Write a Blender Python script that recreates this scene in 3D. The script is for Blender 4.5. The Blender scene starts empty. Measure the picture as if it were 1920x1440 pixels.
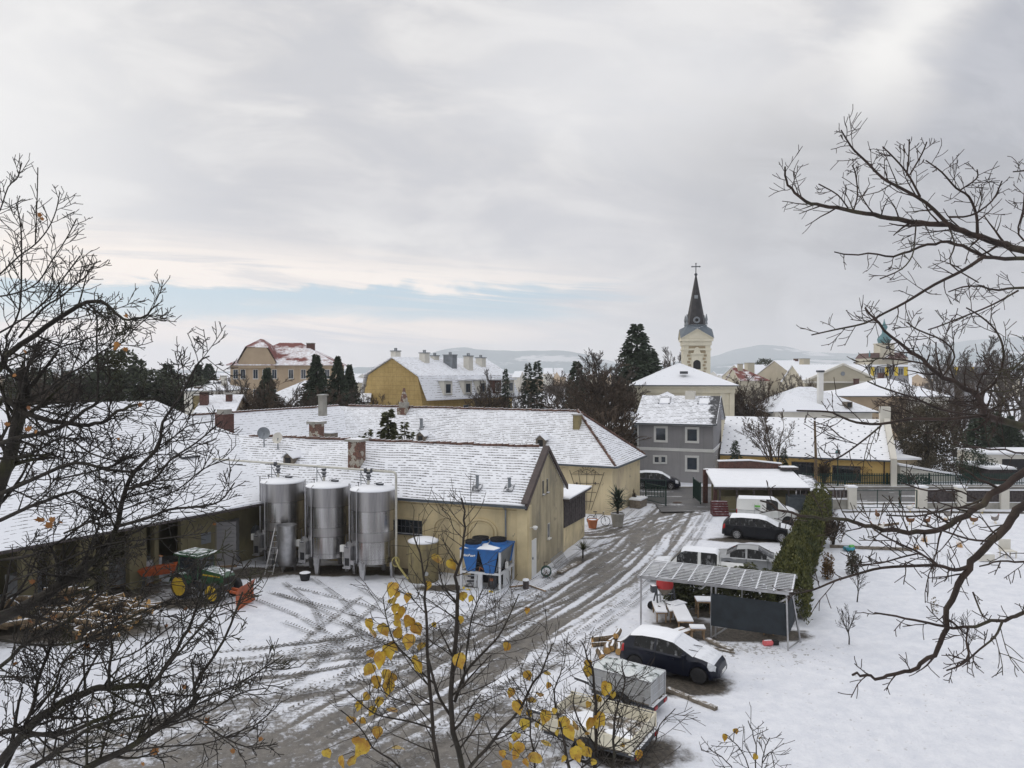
import bpy, math, random
import numpy as np
from mathutils import Vector, Matrix, noise as mnoise
S = bpy.context.scene
C = S.collection
R = math.radians
# ---------------------------------------------------------------- camera
F = 1400.0; HOR = 695.0; CAMZ = 11.0
PITCH = math.atan((720-HOR)/F)
cam_d = bpy.data.cameras.new("camera"); cam = bpy.data.objects.new("camera", cam_d); C.objects.link(cam)
cam_d.sensor_width = 36; cam_d.lens = 36*F/1920; cam_d.clip_start = 0.1; cam_d.clip_end = 30000
cam.location = (0, 0, CAMZ); cam.rotation_euler = (math.pi/2-PITCH, 0, 0)
S.camera = cam
S.view_settings.view_transform = 'Standard'; S.view_settings.look = 'None'; S.view_settings.exposure = 0.0; S.view_settings.gamma = 1
S.cycles.volume_bounces = 1
S.cycles.transparent_max_bounces = 24
# ---------------------------------------------------------------- node language
class X:
    def __init__(s, nt, sock): s.nt = nt; s.s = sock
    def _m(s, op, *o, clamp=False):
        n = s.nt.nodes.new('ShaderNodeMath'); n.operation = op; n.use_clamp = clamp
        for i, v in enumerate((s,)+o):
            if isinstance(v, X): s.nt.links.new(v.s, n.inputs[i])
            else: n.inputs[i].default_value = v
        return X(s.nt, n.outputs[0])
    def __add__(s, o): return s._m('ADD', o)
    def __radd__(s, o): return s._m('ADD', o)
    def __sub__(s, o): return s._m('SUBTRACT', o)
    def __rsub__(s, o): return (s*-1)+o
    def __mul__(s, o): return s._m('MULTIPLY', o)
    def __rmul__(s, o): return s._m('MULTIPLY', o)
    def __truediv__(s, o): return s._m('DIVIDE', o)
    def gt(s, o): return s._m('GREATER_THAN', o)
    def lt(s, o): return s._m('LESS_THAN', o)
    def mx(s, o): return s._m('MAXIMUM', o)
    def mn(s, o): return s._m('MINIMUM', o)
    def ab(s): return s._m('ABSOLUTE')
    def fr(s): return s._m('FRACT')
    def fl(s): return s._m('FLOOR')
    def clamp(s): return s._m('ADD', 0.0, clamp=True)
    def ss(s, a, b):
        n = s.nt.nodes.new('ShaderNodeMapRange'); n.interpolation_type = 'SMOOTHSTEP'
        s.nt.links.new(s.s, n.inputs[0]); n.inputs[1].default_value = a; n.inputs[2].default_value = b
        return X(s.nt, n.outputs[0])
def put(nt, inp, v):
    if isinstance(v, X): nt.links.new(v.s, inp)
    elif isinstance(v, (tuple, list)) and len(v) == 3 and inp.type == 'RGBA': inp.default_value = (*v, 1)
    else: inp.default_value = v
def mixc(nt, f, a, b, mode='MIX'):
    n = nt.nodes.new('ShaderNodeMix'); n.data_type = 'RGBA'; n.blend_type = mode
    put(nt, n.inputs[0], f); put(nt, n.inputs[6], a); put(nt, n.inputs[7], b)
    return X(nt, n.outputs[2])
def comb(nt, x, y, z=0.0):
    n = nt.nodes.new('ShaderNodeCombineXYZ')
    for i, v in enumerate((x, y, z)): put(nt, n.inputs[i], v)
    return X(nt, n.outputs[0])
def sep(nt, v):
    n = nt.nodes.new('ShaderNodeSeparateXYZ'); put(nt, n.inputs[0], v)
    return [X(nt, o) for o in n.outputs]
def noi(nt, vec, scale, detail=3.0, rough=0.55, dist=0.0):
    n = nt.nodes.new('ShaderNodeTexNoise'); put(nt, n.inputs['Vector'], vec)
    n.inputs['Scale'].default_value = scale; n.inputs['Detail'].default_value = detail
    n.inputs['Roughness'].default_value = rough; n.inputs['Distortion'].default_value = dist
    return X(nt, n.outputs[0])
def tc(nt, k='Object'):
    n = nt.nodes.new('ShaderNodeTexCoord'); return X(nt, n.outputs[k])
def vscale(nt, v, s):
    n = nt.nodes.new('ShaderNodeVectorMath'); n.operation = 'MULTIPLY'; put(nt, n.inputs[0], v); n.inputs[1].default_value = s
    return X(nt, n.outputs[0])
def normz(nt):
    n = nt.nodes.new('ShaderNodeNewGeometry'); return sep(nt, X(nt, n.outputs['Normal']))[2]
SNOW = (0.80, 0.82, 0.86)
def newmat(name):
    m = bpy.data.materials.new(name); m.use_nodes = True; nt = m.node_tree; nt.nodes.clear()
    out = nt.nodes.new('ShaderNodeOutputMaterial'); b = nt.nodes.new('ShaderNodeBsdfPrincipled')
    nt.links.new(b.outputs[0], out.inputs[0]); return m, nt, b, out
def bump(nt, b, h, dist=0.02, strength=0.6):
    n = nt.nodes.new('ShaderNodeBump'); put(nt, n.inputs['Height'], h); n.inputs['Distance'].default_value = dist
    n.inputs['Strength'].default_value = strength; nt.links.new(n.outputs[0], b.inputs['Normal'])
def pm(name, col, rough=0.8, metal=0.0, var=0.15, scale=2.0, snow=0.0, snowz=0.62, stain=None, bmp=0.0, coat=0.0, streak=None, spec=0.5, base=None):
    """painted / plain surface with soft colour variation, optional stains and settled snow on upward faces"""
    m, nt, b, out = newmat(name)
    o = tc(nt)
    n1 = noi(nt, o, scale, 4, 0.6)
    lo = tuple(c*(1-var) for c in col); hi = tuple(min(1, c*(1+var)) for c in col)
    c = mixc(nt, n1.ss(0.3, 0.7), lo, hi)
    if stain:
        sc, sz, amt = stain
        st = noi(nt, vscale(nt, o, (1, 1, 0.35)), sz, 6, 0.65).ss(0.52, 0.68)
        c = mixc(nt, st*amt, c, sc)
    if streak:
        sc, sz, amt = streak
        st = noi(nt, vscale(nt, o, (1, 1, 0.06)), sz, 4, 0.7).ss(0.48, 0.72)
        c = mixc(nt, st*amt, c, sc)
    if base:
        oz_ = sep(nt, o)[2]; bf = 1-(oz_+(noi(nt, vscale(nt, o, (1, 1, .4)), 1.6, 5, .65)-0.5)*2.2).ss(0.1, 1.0)
        c = mixc(nt, bf*0.4, c, base)
        pf = (noi(nt, o, 0.9, 6, 0.6)+(noi(nt, o, 5, 3)-.5)*.15).ss(0.63, 0.645); c = mixc(nt, pf*0.65, c, tuple(q*1.1 for q in base))
    rg = rough
    if snow:
        n2 = noi(nt, o, 5.0, 4, 0.7)
        th_ = 1.12-snow; f = (normz(nt) + (n2-0.5)*0.5).ss(th_-0.06, th_+0.06)
        c = mixc(nt, f, c, SNOW)
        b.inputs['Metallic'].default_value = metal
        if metal: put(nt, b.inputs['Metallic'], (1-f)*metal)
        put(nt, b.inputs['Roughness'], f*(0.8-rough)+rough)
    else:
        b.inputs['Metallic'].default_value = metal; b.inputs['Roughness'].default_value = rough
    put(nt, b.inputs['Base Color'], c)
    b.inputs['Coat Weight'].default_value = coat
    b.inputs['Specular IOR Level'].default_value = spec
    if bmp: bump(nt, b, noi(nt, o, scale*6, 5, 0.6), bmp)
    return m
def tile_mat(name, tile, course=0.25, tw=0.2, gap=0.3, cover=0.5, amt=1.0, bare=None):
    """tiles under thin snow: dark dashes where each course's lower edge shows, bare patches by noise"""
    m, nt, b, out = newmat(name)
    uv = tc(nt, 'UV'); u, v, _ = sep(nt, uv)
    wob = noi(nt, uv, 0.5, 2)*0.16
    vv = (v+wob)/course; row = vv.fl(); fv = vv.fr()
    uu = u/tw + row*0.5; cell = uu.fl(); fu = uu.fr()
    wn = nt.nodes.new('ShaderNodeTexWhiteNoise'); wn.noise_dimensions = '2D'; put(nt, wn.inputs['Vector'], comb(nt, cell, row)); rnd = X(nt, wn.outputs[0])
    big = noi(nt, uv, 0.22, 3, 0.6); mid = noi(nt, uv, 1.6, 3, 0.6)
    # dash height varies per tile and with the thickness of the snow
    hgt = (rnd*0.16 + (big-0.5)*0.9 + (mid-0.5)*1.0 + gap*cover)*amt
    edge = 1-(fv/(hgt.mx(0.001))).ss(0.75, 1.15)
    edge = edge*hgt.gt(0.06)
    side = 1-((fu-0.5).ab()).ss(0.38, 0.5)*0.85
    side = side*(rnd+(mid-0.5)*1.4).ss(0.10, 0.28)
    f = (edge*side)
    n3 = noi(nt, uv, 9, 2)
    if bare: f = f.mx(((u-bare)*0.9+(mid-0.5)*2.2+v*0.12-0.3).ss(0.2, 0.6)*(1-(1-fv).ss(0.86, 0.97)*0.4))
    dark = mixc(nt, rnd, tuple(c*0.6 for c in tile), tile)
    c = mixc(nt, f*0.96, mixc(nt, n3, (0.74, 0.765, 0.82), SNOW), dark)
    put(nt, b.inputs['Base Color'], c); b.inputs['Roughness'].default_value = 0.75
    bump(nt, b, fv*-0.6+n3*0.2+f*-0.5, 0.03, 0.7)
    return m
M = {}
def glass(name, col=(0.02, 0.025, 0.03), snow=0.0):
    return pm(name, col, 0.06, 0, 0.3, 1.0, snow=snow, snowz=0.5, spec=0.8)
# ---------------------------------------------------------------- mesh language
class MB:
    def __init__(s): s.v = []; s.f = []; s.uv = {}
    def poly(s, pts, uv=None):
        i = len(s.v); s.v += [tuple(p) for p in pts]; s.f.append(tuple(range(i, i+len(pts))))
        if uv: s.uv[len(s.f)-1] = uv
        return s
    def box(s, c, d, rot=0.0, tilt=None):
        x, y, z = d[0]/2, d[1]/2, d[2]/2
        ps = [Vector((sx*x, sy*y, sz*z)) for sz in (-1, 1) for sy in (-1, 1) for sx in (-1, 1)]
        m = Matrix.Rotation(rot, 4, 'Z')
        if tilt: m = m @ tilt
        ps = [m @ p + Vector(c) for p in ps]
        i = len(s.v); s.v += [tuple(p) for p in ps]
        for q in ((0, 2, 3, 1), (4, 5, 7, 6), (0, 1, 5, 4), (2, 6, 7, 3), (0, 4, 6, 2), (1, 3, 7, 5)): s.f.append(tuple(i+k for k in q))
        return s
    def bx(s, x0, x1, y0, y1, z0, z1): return s.box(((x0+x1)/2, (y0+y1)/2, (z0+z1)/2), (x1-x0, y1-y0, z1-z0))
    def bar(s, a, b, w, h=None):
        """rectangular bar from a to b"""
        a = Vector(a); b = Vector(b); d = b-a; h = h or w
        if d.length < 1e-6: return s
        q = d.to_track_quat('X', 'Z'); m = q.to_matrix().to_4x4()
        L = d.length/2; c = (a+b)/2; i = len(s.v)
        for sz in (-1, 1):
            for sy in (-1, 1):
                for sx in (-1, 1): s.v.append(tuple(m @ Vector((sx*L, sy*w/2, sz*h/2))+c))
        for q in ((0, 2, 3, 1), (4, 5, 7, 6), (0, 1, 5, 4), (2, 6, 7, 3), (0, 4, 6, 2), (1, 3, 7, 5)): s.f.append(tuple(i+k for k in q))
        return s
    def tube(s, pts, rad, n=8, caps=True):
        pts = [Vector(p) for p in pts]; k = len(pts)
        if not hasattr(rad, '__len__'): rad = [rad]*k
        i0 = len(s.v); ref = None
        for j, p in enumerate(pts):
            t = (pts[min(j+1, k-1)]-pts[max(j-1, 0)])
            t = t.normalized() if t.length > 1e-9 else Vector((0, 0, 1))
            if ref is None: ref = Vector((0, 0, 1)) if abs(t.z) < 0.9 else Vector((1, 0, 0))
            a = t.cross(ref)
            if a.length < 1e-4: a = t.orthogonal()
            a.normalize(); b = t.cross(a); ref = -b if False else a.cross(t)
            for m in range(n):
                th = 2*math.pi*m/n; s.v.append(tuple(p+(a*math.cos(th)+b*math.sin(th))*rad[j]))
        for j in range(k-1):
            for m in range(n):
                a0 = i0+j*n+m; a1 = i0+j*n+(m+1) % n; s.f.append((a0, a1, a1+n, a0+n))
        if caps:
            s.f.append(tuple(i0+m for m in range(n))); s.f.append(tuple(i0+(k-1)*n+m for m in reversed(range(n))))
        return s
    def lathe(s, prof, c=(0, 0, 0), n=24, cap0=True, cap1=True):
        i0 = len(s.v)
        for r, z in prof:
            for m in range(n):
                th = 2*math.pi*m/n; s.v.append((c[0]+r*math.cos(th), c[1]+r*math.sin(th), c[2]+z))
        for j in range(len(prof)-1):
            for m in range(n):
                a0 = i0+j*n+m; a1 = i0+j*n+(m+1) % n; s.f.append((a0, a1, a1+n, a0+n))
        if cap0: s.f.append(tuple(i0+m for m in reversed(range(n))))
        if cap1: s.f.append(tuple(i0+(len(prof)-1)*n+m for m in range(n)))
        return s
    def prism(s, poly, d):
        """extrude a polygon (list of 3-D points) along d"""
        k = len(poly); d = Vector(d); i = len(s.v)
        s.v += [tuple(p) for p in poly]+[tuple(Vector(p)+d) for p in poly]
        s.f.append(tuple(reversed(range(i, i+k)))); s.f.append(tuple(range(i+k, i+2*k)))
        for j in range(k): s.f.append((i+j, i+(j+1) % k, i+k+(j+1) % k, i+k+j))
        return s
    def patch(s, a, b, c, d, nx, ny, amp=0.0, th=0.12, seed=0):
        """slab on the quad a b (eave) c d (ridge: c above b, d above a), gently uneven, with metric UVs"""
        a, b, c, d = map(Vector, (a, b, c, d)); W = (b-a).length; Hh = ((d-a).length+(c-b).length)/2
        e = (b-a).normalized()
        i0 = len(s.v)
        grid = []
        for lay in (0, 1):
            for j in range(ny+1):
                for i in range(nx+1):
                    p = a.lerp(b, i/nx).lerp(d.lerp(c, i/nx), j/ny)
                    q = p.copy()
                    if amp: q.z += amp*mnoise.noise(Vector((p.x*0.35+seed, p.y*0.35, p.z*0.35+seed)))*2
                    if lay: q.z -= th
                    s.v.append(tuple(q)); grid.append((e.dot(p-a), Hh*j/ny))
        st = (nx+1)*(ny+1)
        for j in range(ny):
            for i in range(nx):
                k = i0+j*(nx+1)+i; q = (k, k+1, k+nx+2, k+nx+1)
                s.f.append(q); s.uv[len(s.f)-1] = [grid[t-i0] for t in q]
                s.f.append(tuple(t+st for t in reversed(q)))
        def edge(ks):
            for t0, t1 in zip(ks, ks[1:]): s.f.append((t0+st, t1+st, t1, t0))
        edge([i0+i for i in range(nx+1)]); edge([i0+ny*(nx+1)+i for i in reversed(range(nx+1))])
        edge([i0+j*(nx+1) for j in reversed(range(ny+1))]); edge([i0+j*(nx+1)+nx for j in range(ny+1)])
        return s
    def quadleaf(s, p, sx, sy, rng, d=None):
        """one small leaf-sized face at p"""
        if d is None: d = Vector((rng.gauss(0, 1), rng.gauss(0, 1), rng.gauss(0, 1)))
        d = d.normalized() if d.length > 1e-6 else Vector((1, 0, 0))
        o = d.cross(Vector((rng.gauss(0, 1), rng.gauss(0, 1), rng.gauss(0, 1)))); o = o.normalized() if o.length > 1e-6 else d.orthogonal().normalized()
        p = Vector(p); i = len(s.v)
        s.v += [tuple(p), tuple(p+d*sx*0.5+o*sy*0.5), tuple(p+d*sx), tuple(p+d*sx*0.5-o*sy*0.5)]
        s.f.append((i, i+1, i+2, i+3)); return s
    def build(s, name, mat, parent=None, smooth=False, loc=None):
        me = bpy.data.meshes.new(name)
        me.from_pydata(s.v, [], s.f); me.materials.append(mat)
        nl = len(me.loops)
        if nl and nl < 400000:
            co = np.empty(len(me.vertices)*3); me.vertices.foreach_get('co', co); co = co.reshape(-1, 3)
            li = np.empty(nl, dtype=np.int32); me.loops.foreach_get('vertex_index', li)
            pn = np.empty(len(me.polygons)*3); me.polygons.foreach_get('normal', pn); pn = pn.reshape(-1, 3)
            lt = np.empty(len(me.polygons), dtype=np.int32); me.polygons.foreach_get('loop_total', lt)
            n = np.repeat(pn, lt, axis=0); e = np.stack([-n[:, 1], n[:, 0], np.zeros(nl)], 1); L = np.linalg.norm(e, axis=1)
            flat = L < 0.03; e[flat] = (1, 0, 0); L[flat] = 1; e /= L[:, None]
            t = np.cross(n, e); p = co[li]
            uv = np.stack([(p*e).sum(1), (p*t).sum(1)], 1)
            if s.uv:
                ls = np.empty(len(me.polygons), dtype=np.int32); me.polygons.foreach_get('loop_start', ls)
                for fi, q in s.uv.items():
                    uv[ls[fi]:ls[fi]+len(q)] = q
            me.uv_layers.new(name='UVMap').data.foreach_set('uv', uv.astype(np.float32).ravel())
        if smooth:
            me.polygons.foreach_set('use_smooth', [True]*len(me.polygons))
            if smooth != 'all':
                try: me.set_sharp_from_angle(angle=R(35))
                except Exception: pass
        me.validate(); me.update()
        o = bpy.data.objects.new(name, me); C.objects.link(o)
        if parent: o.parent = parent
        if loc: o.location = loc
        return o
def tag(o, label=None, cat=None, group=None, kind=None):
    if label: o['label'] = label
    if cat: o['category'] = cat
    if group: o['group'] = group
    if kind: o['kind'] = kind
    return o
def thing(name, label, cat, loc=(0, 0, 0), rot=0.0, group=None):
    o = bpy.data.objects.new(name, None); C.objects.link(o); o.empty_display_size = 0.3
    o.location = loc; o.rotation_euler = (0, 0, rot); return tag(o, label, cat, group)
def struct(o): return tag(o, kind='structure')
def dup(root, loc, rot=0.0, label=None, group=None, scale=None):
    r = root.copy(); C.objects.link(r); r.location = loc; r.rotation_euler = (0, 0, rot)
    if label: r['label'] = label
    if group: r['group'] = group
    if scale: r.scale = scale if hasattr(scale, '__len__') else (scale,)*3
    for ch in list(root.children):
        c = ch.copy(); C.objects.link(c); c.parent = r
        for g in list(ch.children):
            d = g.copy(); C.objects.link(d); d.parent = c
    return r
# ---------------------------------------------------------------- survey: pixels of the photograph -> metres in the place
def ray(px, py):
    a = (px-960)/F; b = (720-py)/F; cp, sp = math.cos(PITCH), math.sin(PITCH)
    return Vector((a, cp+b*sp, -sp+b*cp))
def G(px, py, z=0.0):
    d = ray(px, py); t = (z-CAMZ)/d.z; return Vector((0, 0, CAMZ))+d*t
def Q(px, py, depth):
    d = ray(px, py); t = depth/d.y; return Vector((0, 0, CAMZ))+d*t
AX = math.atan2(-0.355, 0.935)          # axis shared by the yard's buildings
def HZ(py, depth): return CAMZ-(py-HOR)/F*depth
# ---------------------------------------------------------------- world: Nishita sky behind a broken winter overcast
SUN_EL, SUN_AZ = R(22), R(-62)       # low, ahead and to the left
W = bpy.data.worlds.new("World"); S.world = W; W.use_nodes = True
nt = W.node_tree; nt.nodes.clear()
wo = nt.nodes.new('ShaderNodeOutputWorld'); bg = nt.nodes.new('ShaderNodeBackground'); nt.links.new(bg.outputs[0], wo.inputs[0])
sky = nt.nodes.new('ShaderNodeTexSky'); sky.sky_type = 'NISHITA'; sky.sun_disc = False
sky.sun_elevation = SUN_EL; sky.sun_rotation = SUN_AZ; sky.air_density = 1.0; sky.dust_density = 0.6
skyc = X(nt, sky.outputs[0])
gen = tc(nt, 'Generated'); dx, dy, dz = sep(nt, gen)
ay = dy.ab().mx(0.08); a = dx/ay; e = dz/ay
h = dz.mx(0.0)+0.16
pv = comb(nt, dx/h, dy/h)
big = noi(nt, pv, 0.42, 5, 0.55, 0.4); fine = noi(nt, vscale(nt, pv, (0.7, 1.6, 1)), 1.3, 6, 0.6, 0.6)
wob = noi(nt, comb(nt, a*4.0+3.1, e*9.0+1.7), 1.0, 8, 0.62, 0.9)
wisp = noi(nt, comb(nt, a*2.6-e*1.5, e*7+a*1.5), 1.4, 5, 0.55, 0.5)
str_ = noi(nt, comb(nt, a*2.2+e*2.5, (e+a*0.07)*30), 1.0, 5, 0.62, 0.6)
# overcast brightness: pale upper left, soft slabs, a dark bank with a slanting edge at upper right
base = mixc(nt, big.ss(0.30, 0.66), (6.5, 6.45, 6.6), (7.8, 7.7, 7.75))
base = mixc(nt, (fine.ss(0.42, 0.72))*0.5, base, (5.9, 5.95, 6.2))
base = mixc(nt, (wob.ss(0.5, 0.72))*0.45, base, (8.3, 8.25, 8.3))
base = mixc(nt, (wisp.ss(0.42, 0.62))*0.6, base, (5.5, 5.65, 6.1))
base = mixc(nt, (1-wisp.ss(0.32, 0.52))*0.65, base, (8.7, 8.6, 8.5))
slab = ((e+a*0.10+(wob-0.5)*0.10).ss(0.14, 0.19))*(1-(e+a*0.1+(wob-0.5)*0.16).ss(0.20, 0.33))
base = mixc(nt, slab*0.35, base, (5.7, 5.8, 6.25))
glow = (1-(((a-0.16)/0.30)*((a-0.16)/0.30)+((e-0.40)/0.16)*((e-0.40)/0.16)).ss(0.0, 1.0))
base = mixc(nt, glow*(0.35+wob*0.6), base, (8.1, 8.1, 8.25))
lg = (1-(a+0.72).ss(0.0, 0.42))*e.ss(0.10, 0.24)*(1-(e-0.30).ss(0.05, 0.3)*0.4)
base = mixc(nt, lg*0.85, base, (9.2, 9.15, 9.1))
edge = a-(0.60-(0.50-e)*0.52)+(fine-0.5)*0.10+(wob-0.5)*0.10
rim = (1-((edge+0.06).ab()/0.09).ss(0.0, 1.0))*e.ss(0.28, 0.42)
base = mixc(nt, rim*0.85, base, (9.5, 9.4, 9.2))
bank = edge.ss(-0.01, 0.07)*e.ss(0.02, 0.22)
base = mixc(nt, bank*0.95, base, mixc(nt, wob.ss(0.35, 0.65), (4.2, 4.4, 4.95), (5.2, 5.35, 5.85)))
right = ((a+(wob-.5)*.3).ss(0.10, 0.34))*(1-(e+(wisp-.5)*.25).ss(0.24, 0.40))
base = mixc(nt, right*0.8, base, mixc(nt, wob.ss(0.35, 0.65), (4.2, 4.3, 4.6), (5.5, 5.6, 5.9)))
# warm, lit streaks low in the west
tilt = e+a*0.018; tilt2 = e+a*0.10
low = ((tilt+(wob-0.5)*0.07+(str_-0.5)*0.09+(wisp-0.5)*0.05).ss(0.100, 0.116))*(1-(tilt2+(str_-0.5)*0.10).ss(0.105, 0.165))*(1-(a+(wob-0.5)*0.2).ss(0.05, 0.2))
base = mixc(nt, low*(str_.ss(0.36, 0.56)*0.75+0.25), base, (10.4, 9.5, 8.7))
low2 = (1-(e+a*0.05+(wob-.5)*.03).ss(0.060, 0.085))*e.ss(0.028, 0.045)*(1-(a+(wob-0.5)*0.5).ss(-0.05, 0.18))
base = mixc(nt, low2*str_.ss(0.40, 0.54), mixc(nt, low2*0.5, base, (6.6, 6.4, 6.8)), (10.0, 8.9, 8.1))
mist = 1-e.ss(0.0, 0.06)
base = mixc(nt, mist*(0.75-right*0.35), base, (7.3, 7.1, 7.3))
# the blue gap
gap = ((e+(wob-0.5)*0.06+(str_-0.5)*0.06).ss(0.064, 0.080))*(1-(tilt+(wob-0.5)*0.07+(str_-0.5)*0.09+(wisp-0.5)*0.05).ss(0.102, 0.118))
gap = gap*(1-(a+(str_-0.5)*0.5).ss(0.0, 0.15))
gap = gap*(1-str_.ss(0.50, 0.64)*((a+0.25).ss(-0.05, 0.2)*0.7+0.25))
blue = mixc(nt, 0.25, (3.9, 6.0, 7.6), skyc)
blue = mixc(nt, e.ss(0.06, 0.085)*0.8+0.1, (6.2, 7.0, 7.6), blue)
colr = mixc(nt, gap*0.92, base, blue)
# overcast is brighter towards the zenith
k = dz.ss(0.42, 0.95)*0.75+1.0
vm = nt.nodes.new('ShaderNodeVectorMath'); vm.operation = 'SCALE'; put(nt, vm.inputs[0], colr); put(nt, vm.inputs['Scale'], k)
nt.links.new(vm.outputs[0], bg.inputs[0]); bg.inputs[1].default_value = 0.1
sd = bpy.data.lights.new("sun", 'SUN'); sd.energy = 0.7; sd.angle = R(14); sd.color = (1, 0.90, 0.78)
sun = bpy.data.objects.new("sun", sd); C.objects.link(sun)
sdir = Vector((math.sin(SUN_AZ)*math.cos(SUN_EL), math.cos(SUN_AZ)*math.cos(SUN_EL), math.sin(SUN_EL)))
sun.rotation_euler = (-sdir).to_track_quat('-Z', 'Y').to_euler()
S.view_settings.exposure = 0.0
# ---------------------------------------------------------------- materials
YEL = (0.50, 0.39, 0.19)
M['plaster_yellow'] = pm('plaster_yellow', (0.64, 0.535, 0.325), 0.9, 0, 0.12, 0.7, base=(0.24, 0.20, 0.15), stain=((0.36, 0.30, 0.20), 0.55, 0.6), streak=((0.36, 0.31, 0.20), 2.2, 0.4), bmp=0.01)
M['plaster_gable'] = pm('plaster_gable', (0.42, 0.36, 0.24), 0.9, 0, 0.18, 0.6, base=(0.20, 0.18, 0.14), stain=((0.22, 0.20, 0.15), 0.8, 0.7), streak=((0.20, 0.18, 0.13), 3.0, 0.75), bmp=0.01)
M['plaster_back'] = pm('plaster_back', (0.67, 0.57, 0.37), 0.9, 0, 0.08, 0.5, base=(0.33, 0.27, 0.19), stain=((0.46, 0.37, 0.27), 0.5, 0.7), streak=((0.42, 0.34, 0.22), 2.5, 0.3), bmp=0.01)
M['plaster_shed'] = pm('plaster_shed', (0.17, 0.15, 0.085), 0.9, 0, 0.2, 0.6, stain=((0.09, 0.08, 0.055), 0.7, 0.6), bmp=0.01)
M['plaster_house'] = pm('plaster_house', (0.62, 0.43, 0.16), 0.9, 0, 0.05, 0.5)
M['plaster_grey'] = pm('plaster_grey', (0.245, 0.242, 0.25), 0.9, 0, 0.05, 0.8, streak=((0.15, 0.15, 0.155), 3.0, 0.35))
M['plaster_grey_low'] = pm('plaster_grey_low', (0.30, 0.295, 0.298), 0.9, 0, 0.05, 0.8, streak=((0.21, 0.205, 0.21), 3.0, 0.35))
M['cream'] = pm('cream', (0.66, 0.62, 0.50), 0.85, 0, 0.06, 0.4, streak=((0.5, 0.46, 0.34), 2, 0.3))
M['cream2'] = pm('cream2', (0.43, 0.395, 0.31), 0.85, 0, 0.07, 0.4)
M['tan'] = pm('tan', (0.40, 0.31, 0.215), 0.9, 0, 0.1, 0.3, streak=((0.3, 0.23, 0.16), 1, 0.5))
M['offwhite'] = pm('offwhite', (0.62, 0.60, 0.54), 0.85, 0, 0.08, 0.5)
M['ochre'] = pm('ochre', (0.56, 0.36, 0.08), 0.85, 0, 0.12, 0.5, stain=((0.42, 0.27, 0.08), 0.3, 0.5))
M['stone'] = pm('stone', (0.33, 0.27, 0.18), 0.9, 0, 0.15, 1.5)
M['concrete'] = pm('concrete', (0.30, 0.29, 0.26), 0.9, 0, 0.2, 1.2, stain=((0.16, 0.15, 0.13), 1.5, 0.6), bmp=0.01, snow=0.4)
M['concrete_yellow'] = pm('concrete_yellow', (0.24, 0.20, 0.10), 0.9, 0, 0.2, 1.2, base=(0.08, 0.07, 0.05), stain=((0.12, 0.10, 0.07), 1.6, 0.7), streak=((0.14, 0.12, 0.08), 5, 0.6), bmp=0.015)
m, nt, b, out = newmat('brickwork'); o = tc(nt); uv = tc(nt, 'UV'); u, v, _ = sep(nt, uv); row = (v/.08).fl()
jt = ((v/.08).fr().lt(.16)).mx((u/.25+row*.5).fr().lt(.07)); n1 = noi(nt, o, 2.4, 4, .6); n2 = noi(nt, o, 14, 3, .6)
c = mixc(nt, n2.ss(.35, .65), (0.085, 0.045, 0.035), (0.20, 0.085, 0.055)); c = mixc(nt, jt*.6, c, (0.22, 0.2, 0.17)); c = mixc(nt, (n1+(n2-.5)*.15).ss(.50, .54), c, mixc(nt, n2.ss(.3, .7), (0.30, 0.275, 0.225), (0.44, 0.41, 0.35)))
c = mixc(nt, noi(nt, o, 5, 4, .6).ss(.55, .7)*.6, c, (0.04, 0.036, 0.033)); put(nt, b.inputs['Base Color'], c); b.inputs['Roughness'].default_value = .9; bump(nt, b, n2, .02, .6); M['brickwork'] = m
M['brick_plain'] = pm('brick_plain', (0.095, 0.046, 0.038), 0.9, 0, 0.3, 6.0, stain=((0.06, 0.045, 0.04), 2, 0.7), snow=0.4)
M['white_paint'] = pm('white_paint', (0.72, 0.72, 0.70), 0.5, 0, 0.05, 1)
M['trim_white'] = pm('trim_white', (0.62, 0.62, 0.60), 0.6, 0, 0.05, 2, snow=0.4)
M['dark_metal'] = pm('dark_metal', (0.05, 0.055, 0.065), 0.5, 0.0, 0.2, 3, snow=0.25)
M['gutter'] = pm('gutter', (0.075, 0.09, 0.105), 0.5, 0.0, 0.2, 3)
M['barge'] = pm('barge', (0.055, 0.038, 0.035), 0.55, 0, 0.25, 2)
M['lead'] = pm('lead', (0.10, 0.125, 0.15), 0.55, 0, 0.15, 1.0, snow=0.12)
M['slate'] = pm('slate', (0.028, 0.027, 0.03), 0.6, 0, 0.35, 1.5)
M['zinc'] = pm('zinc', (0.22, 0.24, 0.26), 0.45, 0.5, 0.15, 2)
M['zinc_snow'] = pm('zinc_snow', (0.25, 0.27, 0.29), 0.45, 0.3, 0.15, 2, snow=0.45)
M['pipe'] = pm('pipe', (0.48, 0.47, 0.42), 0.4, 0.5, 0.12, 3)
M['rust'] = pm('rust', (0.07, 0.045, 0.035), 0.9, 0, 0.3, 5)
M['ridge_tile'] = pm('ridge_tile', (0.115, 0.065, 0.05), 0.85, 0, 0.5, 2.5, snow=0.35, snowz=0.6)
M['wood_dark'] = pm('wood_dark', (0.055, 0.045, 0.045), 0.85, 0, 0.5, 6.0, streak=((0.12, 0.105, 0.10), 18, 0.6), snow=0.3)
M['wood'] = pm('wood', (0.25, 0.17, 0.10), 0.85, 0, 0.3, 6.0, snow=0.42)
M['wood_grey'] = pm('wood_grey', (0.17, 0.145, 0.115), 0.85, 0, 0.3, 6.0, snow=0.09)
M['wood_fresh'] = pm('wood_fresh', (0.55, 0.33, 0.12), 0.8, 0, 0.25, 9.0, stain=((0.3, 0.17, 0.07), 8, 0.7))
M['log_bark'] = pm('log_bark', (0.14, 0.10, 0.06), 0.9, 0, 0.4, 12, snow=0.22, bmp=0.02)
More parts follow.
